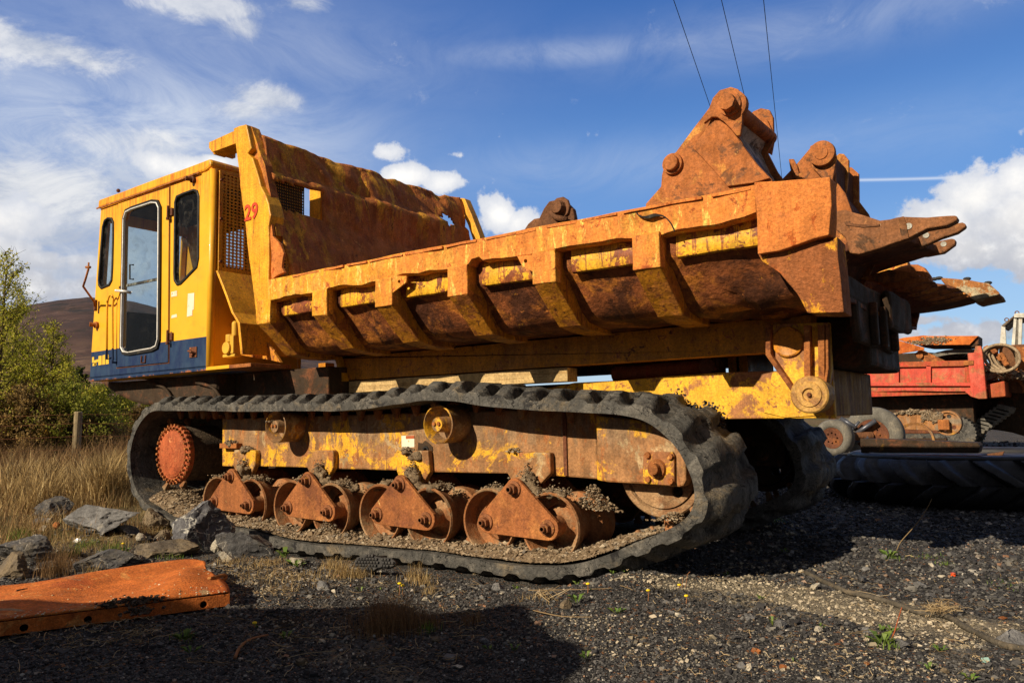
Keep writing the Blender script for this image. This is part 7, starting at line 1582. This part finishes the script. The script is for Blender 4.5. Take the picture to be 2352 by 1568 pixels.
def wheels():
    Y = 13.0; T = thing('truck_axle', 'scrap axle with two grey tyres and rusty brake drums behind the near truck', 'axle', (-2.3, Y, 0), None)
    def tyre(cx, cy, r_px, Y, nm='tyre'):
        c = L3(cx, cy, Y); R = (L3(cx + r_px, cy, Y) - c).x
        o = MB().lathe(c, [(.0, R * .52), (-.02, R * .60), (-.03, R * .74), (-.01, R * .90), (.03, R * .97), (.06, R), (.20, R), (.24, R * .95), (.26, R * .75), (.26, R * .52)], 64, close=True).build(nm, 'tyreg', T, auto=50)
        MB().lathe(c, [(-.015, R * .52), (-.02, R * .56), (.0, R * .50), (.08, R * .46), (.10, R * .30), (.10, R * .14), (.02, R * .12), (.02, .001)], 40).build('rim', 'rustd', o, auto=40)
        for k in range(8):
            a = 2 * math.pi * k / 8; q = c + Vector((R * .27 * math.cos(a), .005, R * .27 * math.sin(a))); MB().cyl(q, q + Vector((0, -.02, 0)), .014, seg=6).build('wheel_nut', 'rust', o)
        return c, R
    c, R = tyre(455, 1425, 300, Y); c2, R2 = tyre(70, 1450, 190, Y - .6)
    for a, b, r in (((150, 1262), (300, 1350), .035), ((250, 1440), (490, 1282), .035), ((240, 1400), (330, 1290), .02), ((260, 1500), (420, 1440), .03)):
        MB().tube([L3(*a, Y - .12), L3(*b, Y - .12)], r).build('rod', 'steelb', T, smooth=True)
    m = MB()
    for k in range(60):
        a = random.uniform(0, 6.28); rr = random.uniform(.15, .5) * R; m.sphere(Vector((c.x + rr * math.cos(a), c.y + .01, c.z + rr * math.sin(a))), random.uniform(.012, .03), 6, 4)
    m.build('brake_parts', 'rust', T)
    MB().cyl(c + Vector((0, -.03, 0)), c2 + Vector((0, .2, 0)), .06).build('axle_beam', 'rustb', T)
MT['steelb'] = material('blued_steel', (.10, .11, .14), [((.25, .14, .08), .6, .05, 9)], .45, .1, metallic=.5)
wheels()
# small lower sprocket ring between tyre and carriage
c = L3(870, 1470, 15.0); tag(MB().lathe(c, [(0, .26), (-.02, .30), (.06, .30), (.06, .26)], 36, close=True).build('sprocket_ring', 'frameb', auto=35), 'rusty toothed ring sunk behind the dark beam', 'ring')
# giant lugged tyre lying on its side
def bigtyre():
    cx, cy, R, Ht = -1.0, 9.42, 1.46, .43; z0 = float(ground_h(cx, cy - 1.3)); T = thing('giant_tyre', 'huge black lugged tractor tyre lying on its side at the right', 'tyre', (cx, cy, z0))
    N = 22; nt, nz = N * 30, 40; m = MB()
    for i in range(nt):
        th = 2 * math.pi * i / nt
        for j in range(nz + 1):
            u = j / nz; e = abs(u - .5) * 2; half = 0 if u < .5 else .5; ph = (i / 30 + .75 * e * 1.0 * (1 if True else -1) + half) % 1.0
            s_ = lambda a, b, x: (lambda t: t * t * (3 - 2 * t))(max(0, min(1, (x - a) / (b - a))))
            lug = s_(.0, .10, ph) * (1 - s_(.36, .48, ph)); r = R - .14 - .13 * e ** 3 + .13 * lug * (1 - .25 * e * e) ; r += noise.noise(Vector((math.cos(th) * 6, math.sin(th) * 6, u * 3))) * .008
            m.v.append((cx + r * math.cos(th), cy + r * math.sin(th), z0 + .02 + Ht * u))
    for i in range(nt):
        k = (i + 1) % nt
        for j in range(nz): m.f.append((i * (nz + 1) + j, k * (nz + 1) + j, k * (nz + 1) + j + 1, i * (nz + 1) + j + 1))
    m.build('tread', 'tyrem', T, auto=50)
    MB().lathe((cx, cy, z0), [(Ht * .98 + .02, R - .17), (Ht + .035, R - .26), (Ht + .03, R - .45), (Ht - .02, R - .62), (Ht * .75, R - .62), (.1, R - .62), (.0, R - .4), (.03, R - .17)], 96, 'Z').build('sidewall', 'tyrem', T, auto=40) if False else None
    MB().lathe((cx, cy, z0), [(.02, R - .265), (.0, R - .4), (.08, R - .60), (Ht - .04, R - .60), (Ht + .045, R - .45), (Ht + .05, R - .33), (Ht + .02, R - .265)], 96, 'Z').build('sidewall', 'tyrem', T, smooth=True)
MT['tyrem'] = material('black_tyre', (.030, .030, .033), [((.07, .065, .055), .6, .1, 3)], .55, .25, 18)
bigtyre()
# steel beam laid across the tyre, the truck's shadow put into its dark colour
T = thing('steel_beam', 'rusty steel box beam darkened for shade lying across the back of the huge tyre', 'steel beam', (-1.6, 9.6, .55))
zb = .56
a, b = onY('l', 335, 1452, 9.0), onY('l', 1470, 1490, 9.0)
MB().prism([(a[0], a[1]), (b[0], b[1]), (b[0] + .02, b[1] - .03), (b[0], onY('l', 1430, 1590, 9.0)[1]), (a[0], onY('l', 335, 1590, 9.0)[1])], 9.0, 9.25).build('beam', 'dark', T, bevel=.008, cut=.2, warp=warper((2, .01)))
T = thing('steel_offcut', 'dark bent steel offcut beside the end of the beam', 'steel offcut', (-.8, 9.3, .5))
MB().prism(tr('e', [(2080, 990), (2235, 965), (2225, 985), (2160, 1005), (2090, 1008)], 9.2), 9.2, 9.3).build('offcut', 'rustb', T)
# pale stones in the yard
n = 2600; x = RNG.uniform(-6, 3, n); y = RNG.uniform(10, 26, n); sz = RNG.uniform(.012, .05, n); stones('yard_rubble', np.column_stack([x, y, ground_h(x, y) + sz * .3]), sz, 'gravel')
sel = BV[((BV[:, 1] > 4.42) & (BV[:, 1] < 4.58) & (BV[:, 2] > .82) & (BV[:, 0] > -2.1) & (BV[:, 0] < -1.66))]
def onbelt(c, rad, n):
    s_ = sel[np.argsort(np.linalg.norm(sel[:, [0]] - c, axis=1))[:rad]]; k = RNG.integers(0, len(s_), n); return s_[k] + RNG.normal(0, .012, (n, 3)) + np.array([.004, 0, .014])
if len(sel): p = np.concatenate([onbelt(-1.74, 120, 220), onbelt(-1.98, 110, 120)]); tag(stones('chippings_on_track', p, RNG.uniform(.005, .012, len(p)), 'gravel'), kind='stuff')
